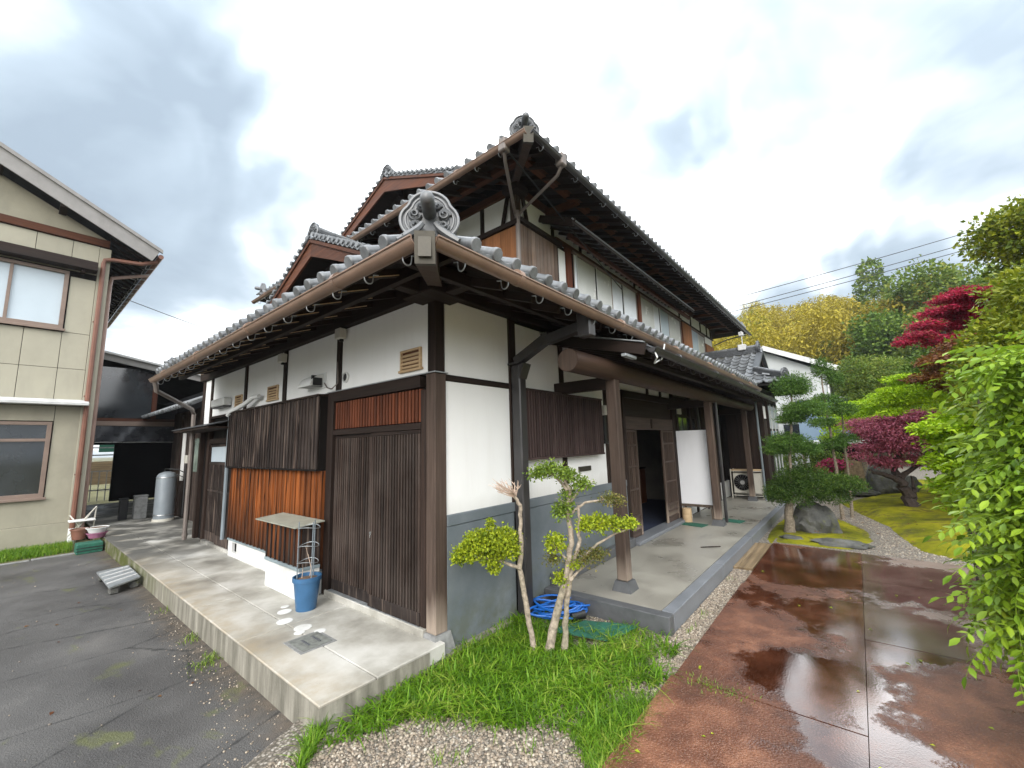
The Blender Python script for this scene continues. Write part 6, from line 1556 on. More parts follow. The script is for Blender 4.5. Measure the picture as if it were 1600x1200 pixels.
# fine twigs among the pads
for tt, pts_ in ((t1_, [(.27, -.38, .74), (.15, -.25, .69), (.34, -.48, .76), (.30, -.40, .62)]), (t2_, [(.52, -.86, 1.35), (.62, -.97, 1.30), (.71, -1.06, 1.22), (.86, -1.22, 1.09), (.83, -1.12, .88), (.92, -1.22, .88), (.61, -.82, .72), (.80, -1.03, .62), (.66, -.95, 1.1), (.67, -.83, .45)])):
    for c_ in pts_:
        for k in range(7):
            e_ = Vector(c_) + Vector((rnd.uniform(-.1, .1), rnd.uniform(-.1, .1), rnd.uniform(-.02, .08))); s_ = Vector(c_) + Vector((rnd.uniform(-.02, .02), rnd.uniform(-.02, .02), -.03))
            MB().tube([s_, s_.lerp(e_, .5) + Vector((0, 0, .01)), e_], [.0035, .0025, .0012], 4).obj('twig', 'bark_pale', tt)
# ---- grass at the corner
def poly_contains(poly, x, y):
    inside = np.zeros(len(x), bool); n = len(poly)
    for i in range(n):
        x1, y1 = poly[i]; x2, y2 = poly[(i + 1) % n]
        c = ((y1 > y) != (y2 > y)) & (x < (x2 - x1) * (y - y1) / (y2 - y1 + 1e-12) + x1); inside ^= c
    return inside
def scatter(poly, n, rs=RS):
    P = np.array(poly); lo, hi = P.min(0), P.max(0); xs, ys_ = [], []
    x = rs.uniform(lo[0], hi[0], n * 4); y = rs.uniform(lo[1], hi[1], n * 4); k = poly_contains(poly, x, y)
    return x[k][:n], y[k][:n]
def blades(name, x, y, z, h, w, m, parent=None, lean=.5, seg=4, kind='stuff', hv=.35):
    n = len(x); a = RS.uniform(0, 2 * PI, n); H = h * RS.uniform(1 - hv, 1 + hv, n); Wd = w * RS.uniform(.7, 1.3, n)
    ln = H * lean * RS.uniform(.3, 1.7, n); b = a + RS.uniform(1.2, 1.9, n); V = []
    for k in range(seg):
        t = k / seg; ww = Wd * (1 - t ** 1.5) * .5
        cx_ = x + np.cos(a) * ln * t ** 1.8; cy_ = y + np.sin(a) * ln * t ** 1.8; cz_ = z + H * (t - .38 * t ** 2.6 * (ln / H))
        V.append(np.stack([cx_ - np.cos(b) * ww, cy_ - np.sin(b) * ww, cz_], 1)); V.append(np.stack([cx_ + np.cos(b) * ww, cy_ + np.sin(b) * ww, cz_], 1))
    V.append(np.stack([x + np.cos(a) * ln, y + np.sin(a) * ln, z + H * (1 - .38 * (ln / H))], 1))
    V = np.stack(V, 1); nv = V.shape[1]; F = []
    for k in range(seg - 1): F += [(2 * k, 2 * k + 1, 2 * k + 3), (2 * k, 2 * k + 3, 2 * k + 2)]
    F.append((2 * seg - 2, 2 * seg - 1, 2 * seg))
    F = (np.arange(n)[:, None, None] * nv + np.array(F)[None]).reshape(-1, 3)
    return link(name, fastmesh(name, V.reshape(-1, 3), F, m), parent, kind)
gp = [(-1.13, -.25), (-.80, -.12), (-.16, -.12), (-.05, .0), (.20, -.02), (1.0, -.03), (1.30, -.32), (1.40, -.80), (1.50, -1.35), (1.30, -1.55), (.98, -1.62), (.35, -1.60), (.1, -1.64), (-.18, -1.62), (-.05, -1.40), (-.15, -1.22), (-.27, -1.04), (-.40, -.72), (-.60, -.45), (-.85, -.36)]
def dens(x, y, seed):      # clumpy density
    return .5 + .5 * np.sin(x * 9 + seed) * np.sin(y * 11 + seed * 2) * np.sin((x + y) * 5 + seed)
x, y = scatter(gp, 17000)
# thin out towards the edges and round the mat
cxm, cym = .35, -.55
e = np.hypot((x - cxm) / 1.15, (y - cym) / .62); keep = RS.rand(len(x)) < np.clip(1.55 - e * .85, .12, 1) * (.45 + .55 * dens(x, y, 1.3))
mask_mat = ~((x > .90) & (x < 1.42) & (y < -.48) & (y > -1.10)); keep &= mask_mat | (RS.rand(len(x)) < .06)
keep &= ~((x > 1.05) & (y > -.62) & (y < -.1) & (RS.rand(len(x)) < .85))
x, y = x[keep], y[keep]
g1 = blades('grass', x, y, -.165, .088, .0115, 'leaf_grass', lean=1.25)
x, y = scatter(gp, 4200); k_ = dens(x * .7, y * .7, 2.2) > .5; g2 = blades('grass', x[k_], y[k_], -.165, .125, .013, 'leaf_grass', lean=1.25, seg=5)
x, y = scatter([(-1.3, -.40), (-.9, -.05), (-.93, .03), (-1.06, -.08), (-1.12, -.1)], 500); blades('grass', x, y, -.17, .11, .008, 'leaf_grass', lean=.7)
x, y = scatter([(.0, -1.70), (-.35, -1.66), (-.1, -1.35), (.3, -1.45), (.6, -1.66)], 2000); blades('grass', x, y, -.165, .085, .006, 'leaf_grass', lean=.8)
x, y = scatter([(-.9, -.9), (-.1, -1.5), (1.2, -1.5), (3.5, -1.62), (3.5, -1.45), (1.6, -1.5), (.6, -1.1), (-.5, -.5)], 1500)
k_ = dens(x, y, 4.1) > .62; blades('grass', x[k_], y[k_], -.165, .06, .005, 'leaf_grass', lean=.7)
# tufts in the joints of the drive and along the kerb
for (xx, yy, n_, hh) in ((.87, -1.85, 90, .03), (.87, -2.05, 60, .025), (-1.10, 2.4, 60, .05), (-1.10, 1.75, 90, .05), (-1.2, 1.65, 70, .04), (-1.09, 3.6, 30, .04)):
    blades('weed', xx + RS.normal(size=n_) * .045, yy + RS.normal(size=n_) * .07, (ZA if xx < -1 else -.125), hh, .006, 'leaf_azalea_green', lean=.9)
# grass strip by the cream building and between walkway and shed
x, y = scatter([(-8, 8.75), (-1.45, 8.95), (-1.35, 10.15), (-8, 10.15)], 26000); blades('grass', x, y, ZA, .11, .010, 'leaf_grass', lean=.6, seg=3)

# ---- pebbles
def pebbles(poly, n, z, s0, s1, name='gravel', filt=None):
    x, y = scatter(poly, n)
    if filt is not None: k = filt(x, y); x, y = x[k], y[k]
    n = len(x)
    ico = np.array([(0, 0, 1), (.894, 0, .447), (.276, .851, .447), (-.724, .526, .447), (-.724, -.526, .447), (.276, -.851, .447), (.724, .526, -.447), (-.276, .851, -.447), (-.894, 0, -.447), (-.276, -.851, -.447), (.724, -.526, -.447)])
    f = np.array([(0, 1, 2), (0, 2, 3), (0, 3, 4), (0, 4, 5), (0, 5, 1), (1, 6, 2), (2, 7, 3), (3, 8, 4), (4, 9, 5), (5, 10, 1), (2, 6, 7), (3, 7, 8), (4, 8, 9), (5, 9, 10), (1, 10, 6)])
    s = s0 + (s1 - s0) * RS.rand(n) ** 2.2; a = RS.uniform(0, 2 * PI, n)
    ax = RS.uniform(.75, 1.35, (n, 1)); az = RS.uniform(.5, .85, (n, 1)); V = ico[None] * (1 + RS.uniform(-.16, .16, (n, 11, 1)))
    X = V[..., 0] * ax; Y = V[..., 1]; Z = V[..., 2] * az
    c, s_ = np.cos(a)[:, None], np.sin(a)[:, None]
    V = np.stack([(X * c - Y * s_) * s[:, None] + x[:, None], (X * s_ + Y * c) * s[:, None] + y[:, None], Z * s[:, None] + z + s[:, None] * .15 + RS.rand(n, 1) * .006], 2)
    F = (np.arange(n)[:, None, None] * 11 + f[None]).reshape(-1, 3)
    return link(name, fastmesh(name, V.reshape(-1, 3), F, 'pebble', False), None, 'stuff')
fg = [(-1.75, -1.66), (-.1, -1.65), (1.4, -1.65), (1.55, -1.40), (1.3, -.8), (.6, -1.0), (-.1, -.6), (-.6, -.2), (-1.05, -.15), (-1.44, -.1)]
pebbles(fg, 21000, -.165, .004, .0125)
pebbles([(.9, -1.655), (4.1, -1.655), (4.1, -1.41), (1.5, -1.41), (1.2, -1.2)], 8000, -.165, .005, .013)
pebbles([(1.0, -.62), (1.53, -.62), (1.53, -1.40), (1.3, -1.5)], 1500, -.165, .004, .010)
pebbles([(5.72, -1.66), (5.62, -3.6), (5.4, -4.5), (6.4, -3.9), (7.2, -3.24), (8.3, -3.1), (10.8, -2.5), (13.4, -2.75), (11.5, -2.0), (9.2, -2.2), (7.6, -2.95), (6.5, -3.0), (5.8, -2.75), (5.68, -2.2), (5.7, -1.7)], 5000, -.145, .006, .015)
pebbles([(-9, -4), (-1.3, -4), (-1.1, 8), (-9, 8)], 650, ZA, .003, .010, 'grit')
pebbles([(-2.4, -.8), (-1.4, -.6), (-1.06, .1), (-1.06, 4), (-1.22, 4), (-1.4, .5)], 700, ZA, .003, .009, 'grit')
# fallen leaves on the asphalt and the drive
def litter(poly, n, z, m, s):
    x, y = scatter(poly, n); n = len(x); a = RS.uniform(0, 2 * PI, n)
    P = np.stack([x, y, np.full(n, z)], 1); D = np.stack([np.cos(a), np.sin(a), RS.uniform(0, .15, n)], 1); N = np.tile([0, 0, 1.], (n, 1)) + RS.normal(size=(n, 3)) * .15
    L = s * RS.uniform(.5, 1.3, n); link('fallen_leaves', leaves_mesh('fallen_leaves', P, D, N, L, L * .3, m), None, 'stuff')
litter([(-6, -3), (-1.3, -1), (-1.1, 5), (-6, 7)], 45, ZA + .004, 'leaf_maple_brown', .045)
litter([(-.5, -1.7), (5, -1.7), (5, -4.4), (0, -4.4)], 30, -.117, 'leaf_azalea', .04)
litter([(6, -1.9), (12, -3), (12, -5), (6.5, -4.5)], 200, -.03, 'leaf_maple_brown', .05)

# ---- wisteria like shrub on the right, close to the camera
def frond(seed, Lr=.23):
    r = random.Random(seed); b = MB(); n = 6; pts = []
    bend = r.uniform(.35, .95); side = r.uniform(-.25, .25)
    for k in range(n * 2 + 3):
        t = k / (n * 2 + 2); pts.append(Vector((Lr * t * (1 - .12 * bend * t), side * Lr * t * t, -bend * Lr * .55 * t ** 2)))
    b.tube([pts[i] for i in range(0, len(pts), 2)], [.0016 - .00012 * i for i in range(len(range(0, len(pts), 2)))], 4, cap=False)
    def leaflet(p, d, nrm, L, W):
        d = d.normalized(); nrm = (nrm - d * nrm.dot(d)).normalized(); s = d.cross(nrm); dr = r.uniform(.05, .30)
        def q(a, w, h): return p + d * a * L + s * w * W + nrm * (h * W - dr * L * a * a)
        V = [q(0, 0, 0), q(.25, .75, .16), q(.60, .92, .2), q(1.0, 0, 0), q(.60, -.92, .2), q(.25, -.75, .16), q(.30, 0, 0), q(.65, 0, 0)]
        b.add(V, [(0, 1, 6), (1, 2, 7, 6), (2, 3, 7), (0, 6, 5), (6, 7, 4, 5), (7, 3, 4)])
    for k in range(1, n + 1):
        p = pts[k * 2]; dd = (pts[k * 2 + 1] - pts[k * 2 - 1]).normalized(); sz = (.056 if k > 1 else .045) * r.uniform(.88, 1.1) * (1 - .05 * k)
        for s in (-1, 1):
            sd = Vector((-dd.y, dd.x, 0)).normalized() * s
            leaflet(p, sd * .86 + dd * .5 + Vector((0, 0, -.10)), Vector((0, 0, 1)) + sd * .15, sz, .0098 * r.uniform(.9, 1.2))
    leaflet(pts[-1], pts[-1] - pts[-2], Vector((0, 0, 1)), .052, .0125)
    return b
FR = [frond(i) for i in range(8)]
fr_me = [f.mesh('leaf', 'leaf_wisteria') for f in FR]
fr_arr = []
for f in FR:
    tri = []
    for q in f.f:
        tri.append(q[:3])
        if len(q) == 4: tri.append((q[0], q[2], q[3]))
    fr_arr.append((np.array(f.v), np.array(tri)))
ws = thing('wisteria_shrub', 'tall bright green shrub with feathery compound leaves overhanging the drive', 'shrub', loc=(1.4, -4.0, -.15))
wb_ = [(1.22, -3.86, 1.36, .34, .30, .36), (1.20, -3.76, 1.00, .36, .30, .34), (1.42, -4.02, 1.80, .44, .34, .26), (1.28, -3.74, .66, .36, .30, .28), (1.55, -4.0, 1.25, .55, .42, .78), (1.30, -3.86, 1.95, .30, .24, .16)]
P, d = blob_points(wb_, 3000, shell=.55, low=.5)
camv = np.array([-2.43, -2.897, 1.6])
near = np.linalg.norm(P - camv, axis=1) - .35 * (unit(camv - P) * d).sum(1)
order = np.argsort(near); P, d = P[order], d[order]
VV, FF, off = [], [], 0
for i in range(len(P)):
    a = math.atan2(d[i, 1], d[i, 0]) + RS.normal() * .55
    el_ = RS.uniform(-.75, .45) + .35 * d[i, 2]; sc = RS.uniform(.85, 1.5)
    Mx = Matrix.Translation(Vector(P[i])) @ Matrix.Rotation(a, 4, 'Z') @ Matrix.Rotation(-el_, 4, 'Y') @ Matrix.Rotation(RS.normal() * .35, 4, 'X') @ Matrix.Scale(sc, 4)
    j = RS.randint(8)
    if i < 290: link('leaf', fr_me[j], ws, mat=Mx)
    else:
        m_ = np.array(Mx); V, F = fr_arr[j]; VV.append(V @ m_[:3, :3].T + m_[:3, 3]); FF.append(F + off); off += len(V)
link('foliage', fastmesh('foliage', np.concatenate(VV), np.concatenate(FF), 'leaf_wisteria'), ws, 'stuff')
for (dx, dy) in ((0, 0), (.12, -.1), (-.08, .07), (.2, .1)):
    limb(ws, [(1.5 + dx, -4.0 + dy, -.16), (1.45 + dx * 1.5, -3.95 + dy, .6), (1.35 + dx * 2.5, -3.85 + dy * 2, 1.3), (1.3 + dx * 4, -3.8 + dy * 2, 1.9)], .022, .008, 'bark_dark', 'stem', .02)
for k in range(46):       # arching shoots that carry the outer leaves
    i = RS.randint(0, 600); q = Vector(P[i]); c = Vector((1.45, -3.9, float(P[i, 2]) - .25))
    MB().tube([c, c.lerp(q, .5) + Vector((0, 0, .10)), q], [.006, .0045, .002], 5, cap=False).obj('stem', 'leaf_azalea_green', ws)
# lower sprays that reach out over the drive
sp = [((.95, -3.40, .46), 2.6), ((1.0, -3.42, .60), 2.3), ((1.02, -3.44, .38), 2.7), ((1.05, -3.40, .52), 2.4)]
for (q, a) in sp:
    MB().tube([(1.25, -3.6, q[2] + .12), (1.05, -3.45, q[2] + .14), q], [.005, .004, .002], 5, cap=False).obj('stem', 'leaf_azalea_green', ws)
    for k in range(4):
        Mx = Matrix.Translation(Vector(q) + Vector((.05 * k, -.03 * k, .03 * k))) @ Matrix.Rotation(a + rnd.uniform(-.9, .9), 4, 'Z') @ Matrix.Rotation(rnd.uniform(.1, .8), 4, 'Y') @ Matrix.Scale(rnd.uniform(1, 1.5), 4)
        if k < 2: link('leaf', fr_me[rnd.randrange(8)], ws, mat=Mx)

# ---- glossy evergreen behind it, upper right
tree('evergreen_tree', 'dense glossy yellow green evergreen rising behind the feathery shrub', 'tree', (3.3, -4.4, -.15), [(3.25, -4.35, 1.0), (3.2, -4.25, 2.2)], .07,
     [(3.05, -4.02, 2.35, .38, .34, .28), (3.12, -4.30, 2.78, .42, .38, .26), (2.92, -3.84, 2.10, .32, .26, .20), (3.2, -4.2, 2.2, .5, .42, .40), (3.35, -4.5, 2.70, .5, .45, .35), (2.95, -3.88, 1.85, .36, .28, .22), (2.9, -4.0, 1.6, .4, .3, .3)], 15000, .055, 'leaf_holly', 'bark_dark', aspect=.26, shell=.45)
tree('maple_tree', 'bright lime green maple hanging low beside the feathery shrub', 'tree', (3.35, -4.0, -.15), [(3.3, -3.9, .8), (3.15, -3.65, 1.5)], .05,
     [(3.08, -3.64, 1.50, .34, .28, .12), (2.95, -3.46, 1.62, .24, .20, .07), (3.0, -3.54, 1.32, .32, .22, .10), (3.04, -3.56, 1.10, .30, .22, .10), (3.2, -3.68, .90, .30, .24, .10), (3.15, -3.72, 1.7, .36, .3, .10), (3.2, -3.75, 1.2, .35, .30, .35)], 13000, .045, 'leaf_maple_lime', 'bark_dark', aspect=.28, flat=.45, shell=.2)
def leafmask(): pass
# ---- red and purple maples
def pads(cx_, cy_, cz_, n, R, H, seed, rr=(.30, .55), thick=.14):
    r = random.Random(seed); o = []
    for i in range(n):
        a = r.uniform(0, 2 * PI); q = R * r.random() ** .5; s = r.uniform(*rr)
        o.append((cx_ + math.cos(a) * q, cy_ + math.sin(a) * q, cz_ + H * (r.uniform(-.5, .5)) + H * .45 * (1 - q / R), s, s, thick * r.uniform(.7, 1.3)))
    return o
tree('maple_tree', 'crimson Japanese maple standing high against the wooded hill', 'tree', (9.4, -4.7, -.1), [(9.3, -4.6, 1.2), (9.0, -4.45, 2.6), (8.9, -4.4, 3.5)], .10,
     pads(9.0, -4.72, 3.78, 12, .55, .55, 5, (.26, .44), .09) + [(8.42, -3.98, 3.40, .34, .28, .07), (8.55, -4.15, 3.60, .32, .3, .08), (8.7, -4.35, 3.30, .36, .36, .10), (8.30, -3.80, 3.28, .24, .2, .05), (9.25, -5.05, 4.05, .35, .4, .10), (8.9, -4.5, 4.1, .28, .26, .07)], 24000, .050, 'leaf_maple_red', 'bark_dark', branches=[[(9.0, -4.5, 2.8), (8.7, -4.2, 3.3), (8.4, -3.85, 3.5)], [(9.0, -4.5, 3.0), (9.3, -4.9, 3.6), (9.5, -5.1, 4.0)]], aspect=.30, flat=.5, shell=.1, droop=.2)
tree('maple_tree', 'dark bronze leaved maple below the crimson maple', 'tree', (7.2, -4.5, -.1), [(7.15, -4.4, 1.2), (7.0, -4.25, 2.1)], .06,
     pads(7.0, -4.28, 2.45, 9, .50, .55, 9, (.22, .36), .10) + [(6.68, -3.92, 2.66, .26, .22, .06), (7.2, -4.3, 2.9, .3, .3, .15)], 9000, .050, 'leaf_maple_brown', 'bark_dark', aspect=.30, flat=.4, shell=.1)
tree('maple_tree', 'weeping purple leaved maple with a gnarled twisted trunk on the moss', 'tree', (10.2, -3.65, .0), [(10.25, -3.60, .30), (10.15, -3.50, .55), (10.3, -3.45, .80), (10.2, -3.6, 1.2)], .13,
     pads(10.3, -3.80, 1.52, 20, .95, .75, 3, (.32, .52), .12) + [(9.65, -2.88, 1.12, .30, .26, .10), (9.78, -3.02, 1.30, .34, .3, .10), (9.9, -3.2, 1.0, .35, .3, .10), (10.0, -3.35, .92, .35, .3, .12), (10.15, -3.6, 1.9, .5, .45, .14), (10.45, -4.05, 1.9, .5, .45, .14), (10.35, -3.85, 1.0, .5, .4, .14), (10.2, -3.5, 1.3, .7, .6, .25), (10.5, -4.2, 1.5, .6, .5, .3), (10.3, -3.75, 1.42, .9, .8, .22), (10.0, -3.4, 1.55, .6, .5, .2)], 46000, .048, 'leaf_maple_purple', 'bark_dark',
     branches=[[(10.15, -3.5, .55), (10.05, -3.25, .70), (9.9, -3.1, .72), (9.8, -3.0, .8)], [(10.15, -3.5, .6), (10.4, -3.9, .9), (10.5, -4.1, 1.4)], [(10.2, -3.62, .0), (10.35, -3.75, .35), (10.22, -3.7, .65)]], aspect=.28, flat=.4, shell=.1, droop=.5)
tree('maple_tree', 'spreading lime green maple behind the purple maple', 'tree', (14.2, -3.6, -.1), [(14.1, -3.5, 1.2), (14.0, -3.6, 2.2)], .12,
     pads(13.7, -3.3, 2.0, 14, 1.1, .9, 17, (.35, .60), .18) + [(12.9, -2.50, 1.80, .50, .42, .22), (13.2, -2.85, 2.1, .55, .45, .22), (12.8, -2.35, 1.5, .40, .34, .18), (13.9, -4.0, 2.6, .7, .8, .25)], 30000, .062, 'leaf_maple_lime', 'bark', aspect=.34, flat=.3, shell=.15)
tree('maple_tree', 'small lime green maple between the bronze and purple maples', 'tree', (8.2, -4.3, -.1), [(8.1, -4.25, 1.2), (8.0, -4.1, 1.8)], .06,
     pads(7.9, -3.95, 2.25, 11, .60, .5, 23, (.26, .40), .10) + [(7.6, -3.50, 2.15, .32, .28, .08), (7.7, -3.62, 2.55, .34, .28, .08), (7.5, -3.40, 1.95, .25, .22, .07)], 15000, .045, 'leaf_maple_lime', 'bark_dark', aspect=.30, flat=.4, shell=.1)
tree('round_tree', 'rounded green tree with rusty new growth beside the white house', 'tree', (17, -3.0, -.1), [(17, -3.0, 1.5), (16.9, -3.0, 2.8)], .12,
     [(16.8, -3.10, 3.6, .70, .62, .70), (16.9, -3.15, 2.9, .80, .70, .6), (17.3, -3.8, 3.6, .8, .8, .7), (17.0, -3.4, 2.2, .9, .9, .7)], 24000, .07, 'leaf_hill', aspect=.34, shell=.6)
# ---- pruned pines, bushes, rocks
pn = thing('garden_pine', 'cloud pruned pine of stacked round pads rising above the garden rock', 'tree', 'pruned pines beside the porch', loc=(6.9, -1.8, -.1))
limb(pn, [(6.75, -1.76, -.15), (6.75, -1.78, .25), (6.85, -1.85, .55)], .085, .05, 'bark', 'trunk', .01, 10)
limb(pn, [(6.85, -1.85, .5), (6.88, -1.88, 1.2), (6.88, -1.98, 1.9), (6.9, -2.05, 2.55)], .028, .014, 'bark', 'trunk', .012)
crown('crown', [(6.9, -2.06, 2.50, .30, .30, .23), (6.9, -2.20, 2.06, .40, .36, .17), (6.85, -1.98, 1.90, .26, .22, .09), (6.9, -1.86, 1.48, .36, .32, .17), (6.85, -1.70, 1.34, .26, .20, .11), (6.9, -2.18, 1.36, .24, .20, .11)], 34000, .040, 'leaf_pine', pn, aspect=.15, shell=.25, jit=.9)
p2_ = thing('garden_pine', 'slimmer pale tipped pine behind the cloud pruned one', 'tree', 'pruned pines beside the porch', loc=(8.7, -2.45, -.1))
limb(p2_, [(8.7, -2.48, -.15), (8.66, -2.48, .9), (8.62, -2.46, 1.9), (8.55, -2.45, 2.85)], .036, .014, 'bark', 'trunk', .012)
limb(p2_, [(9.0, -2.62, -.15), (8.9, -2.66, 1.0), (8.85, -2.70, 2.1)], .030, .014, 'bark', 'trunk', .012)
crown('crown', [(8.55, -2.47, 2.98, .20, .18, .25), (8.65, -2.64, 2.75, .14, .18, .16), (8.5, -2.45, 2.3, .30, .27, .15), (8.7, -2.72, 2.1, .30, .25, .14), (8.5, -2.5, 1.40, .26, .22, .12), (8.7, -2.72, 1.5, .22, .20, .10), (8.5, -2.35, 1.85, .3, .25, .10)], 15000, .042, 'leaf_pine', p2_, aspect=.16, shell=.3, jit=.6)
sb = thing('juniper_bush', 'broad dark green bush spreading at the foot of the pines over the rock', 'bush', loc=(6.9, -2.1, -.1))
limb(sb, [(6.95, -2.0, -.15), (6.95, -2.05, .4), (7.0, -2.2, .7)], .05, .03, 'bark', 'trunk', .01)
crown('crown', [(6.85, -1.70, .60, .36, .28, .22), (6.85, -1.95, .55, .40, .32, .24), (6.9, -2.25, .66, .40, .34, .20), (6.95, -2.52, .74, .36, .30, .16), (6.95, -2.70, .72, .28, .26, .16), (6.9, -2.45, .52, .30, .26, .14), (6.8, -1.62, .50, .26, .20, .16), (7.0, -2.1, .85, .42, .36, .20), (6.9, -1.85, .86, .32, .25, .14)], 30000, .036, 'leaf_pine_dark', sb, aspect=.18, shell=.4)
def rock(at, s, seed, name, label, m='rock', cat='rock', group=None, sub=4):
    r = random.Random(seed); me = bpy.data.meshes.new(name)
    import bmesh
    bm = bmesh.new(); bmesh.ops.create_icosphere(bm, subdivisions=sub, radius=1)
    from mathutils import noise as mn
    for v in bm.verts:
        p = v.co.copy(); k = 1 + .42 * mn.noise(p * 1.2 + Vector((seed, 0, 0))) + .20 * abs(mn.noise(p * 2.9 + Vector((0, seed, 0)))) + .07 * mn.noise(p * 7) + .03 * mn.noise(p * 17)
        v.co = Vector((p.x * s[0], p.y * s[1], p.z * s[2])) * k
    bm.to_mesh(me); bm.free(); me.materials.append(MT[m]); me.shade_smooth()
    try: me.set_sharp_from_angle(angle=math.radians(34))
    except Exception: pass
    t = thing(name, label, cat, group, loc=at, mesh=me); t.location = at; t['base'] = at; return t
rock((6.95, -2.12, .04), (.25, .34, .32), 4, 'garden_rock', 'large mossy grey boulder under the pruned pines')
rock((6.05, -2.50, -.10), (.12, .34, .06), 8, 'stepping_stone', 'low flat dark stone at the edge of the gravel path', cat='stone')
rock((12.8, -2.85, -.02), (.20, .32, .10), 12, 'stepping_stone', 'flat dark stone lying before the upright beige slab', cat='stone')
rock((13.2, -3.25, .30), (.25, .30, .50), 15, 'garden_rock', 'mossy upright rock just right of the beige slab')
rock((13.3, -3.65, .15), (.3, .38, .32), 19, 'garden_rock', 'grey green rock farthest right behind the moss bank')
rock((6.2, -1.85, -.12), (.10, .16, .04), 23, 'stepping_stone', 'small flat stone beside the porch end', cat='stone')
sl2 = thing('stone_slab', 'upright beige stone slab standing at the end of the gravel path', 'stone', loc=(12.9, -2.7, 0))
MB().prism([(12.9, -2.45, -.15), (12.9, -2.98, -.15), (12.9, -2.90, .80), (12.9, -2.74, .86), (12.9, -2.52, .82)], (.14, 0, 0)).obj('slab', 'mossy_timber', sl2)
pkp = thing('garden_post', 'dark weathered timber post half hidden by the lime maple', 'post', loc=(4.6, -3.75, -.1))
MB().box(4.52, 4.66, -3.90, -3.74, -.15, .55, .012).obj('shaft', 'wood_charred', pkp)
az = thing('azalea_bush', 'small magenta flowering azalea between the pines and the beige slab', 'bush', loc=(12.4, -2.3, -.1))
leafmat('flower_magenta', [(.35, .01, .09), (.55, .02, .16), (.08, .12, .02), (.60, .03, .2)], .5, .2)
crown('crown', [(12.4, -2.28, .75, .22, .30, .14), (12.4, -2.05, .62, .2, .2, .12)], 2000, .06, 'flower_magenta', az, aspect=.4)
# hedges and bushes closing the garden
tree('bush', 'leafy green hedge bush behind the far pine trunks', 'bush', (15.5, -1.4, -.1), [(15.5, -1.4, .5)], .06, [(15.5, -1.4, .7, .6, .9, .5), (15.6, -2.2, .5, .5, .6, .4)], 5000, .08, 'leaf_hill', shell=.6)
tree('bush', 'dark evergreen hedge filling the right side behind the maples', 'hedge', (13, -6.5, -.1), [(13, -6.5, 1.0)], .1,
     [(12.5, -6.3, 1.0, 1.0, 1.2, 1.1), (11.0, -5.9, 1.0, .8, .8, 1.0), (13.5, -5.6, .9, .9, 1.0, .9), (9.5, -6.2, 1.2, .8, .9, 1.2), (8, -6.0, 1.6, .8, .9, 1.5)], 26000, .10, 'leaf_hill_dark', shell=.7)
tree('evergreen_tree', 'broad olive green tree with rusty shoots above the crimson maple', 'tree', (9.5, -6.6, -.1), [(9.4, -6.5, 2.0), (9.2, -6.2, 4)], .14,
     pads(9.2, -6.2, 4.6, 10, .9, 1.1, 31, (.5, .75), .4) + [(8.2, -5.6, 3.6, .7, .6, .5), (8.0, -5.3, 2.9, .6, .5, .5)], 20000, .085, 'leaf_holly', shell=.45)
tree('evergreen_tree', 'mid green bushy tree filling the gap under the crimson maple', 'tree', (12, -5.0, -.1), [(12, -5.0, 1.5), (12, -4.9, 2.6)], .12,
     [(12, -4.9, 3.0, .9, .9, .7), (11.6, -4.3, 2.7, .7, .6, .45), (12.3, -5.6, 3.4, .9, .9, .6)], 13000, .085, 'leaf_hill_dark', shell=.5)

# ---- moss mounds
def mound(name, poly, h, z, n=46):
    P = np.array(poly); lo, hi = P.min(0), P.max(0); V = []; idx = {}; F = []
    c = P.mean(0); import mathutils
    for i in range(n + 1):
        for j in range(n + 1):
            x = lo[0] + (hi[0] - lo[0]) * i / n; y = lo[1] + (hi[1] - lo[1]) * j / n
            ins = poly_contains(poly, np.array([x]), np.array([y]))[0]
            dm = 9
            for k in range(len(P)):
                a, b_ = P[k], P[(k + 1) % len(P)]; t = np.clip(np.dot([x - a[0], y - a[1]], b_ - a) / np.dot(b_ - a, b_ - a), 0, 1); dm = min(dm, np.hypot(*(np.array([x, y]) - a - (b_ - a) * t)))
            s = dm if ins else -dm
            bump_ = mathutils.noise.noise((x * 1.3, y * 1.3, 3)) * .5 + .5
            zz = z + h * (1 - math.exp(-max(s, -.05) * 3.2)) * (.55 + .7 * bump_) + .012 * mathutils.noise.noise((x * 9, y * 9, 1)) - .02
            V.append((x, y, zz if s > -.04 else z - .05)); 
    for i in range(n):
        for j in range(n):
            q = (i * (n + 1) + j, (i + 1) * (n + 1) + j, (i + 1) * (n + 1) + j + 1, i * (n + 1) + j + 1)
            if max(V[k][2] for k in q) > z - .04: F.append(q)
    b_ = MB(); b_.add(V, F); return b_.obj(name, 'moss', None, smooth=True, kind='structure')
mound('moss_bank', [(6.2, -1.50), (5.75, -1.62), (5.70, -2.35), (5.85, -2.72), (6.65, -2.98), (7.6, -2.92), (8.8, -2.45), (9.6, -1.9), (8.4, -1.5), (7.2, -1.45)], .08, -.14)
mound('moss_bank', [(11.2, -2.3), (9.6, -2.68), (8.2, -3.10), (7.1, -3.22), (6.25, -3.38), (5.72, -3.9), (5.5, -6), (9, -8), (18, -8), (19, -5.3), (17.4, -3.5), (12.6, -2.85)], .20, -.15, 84)

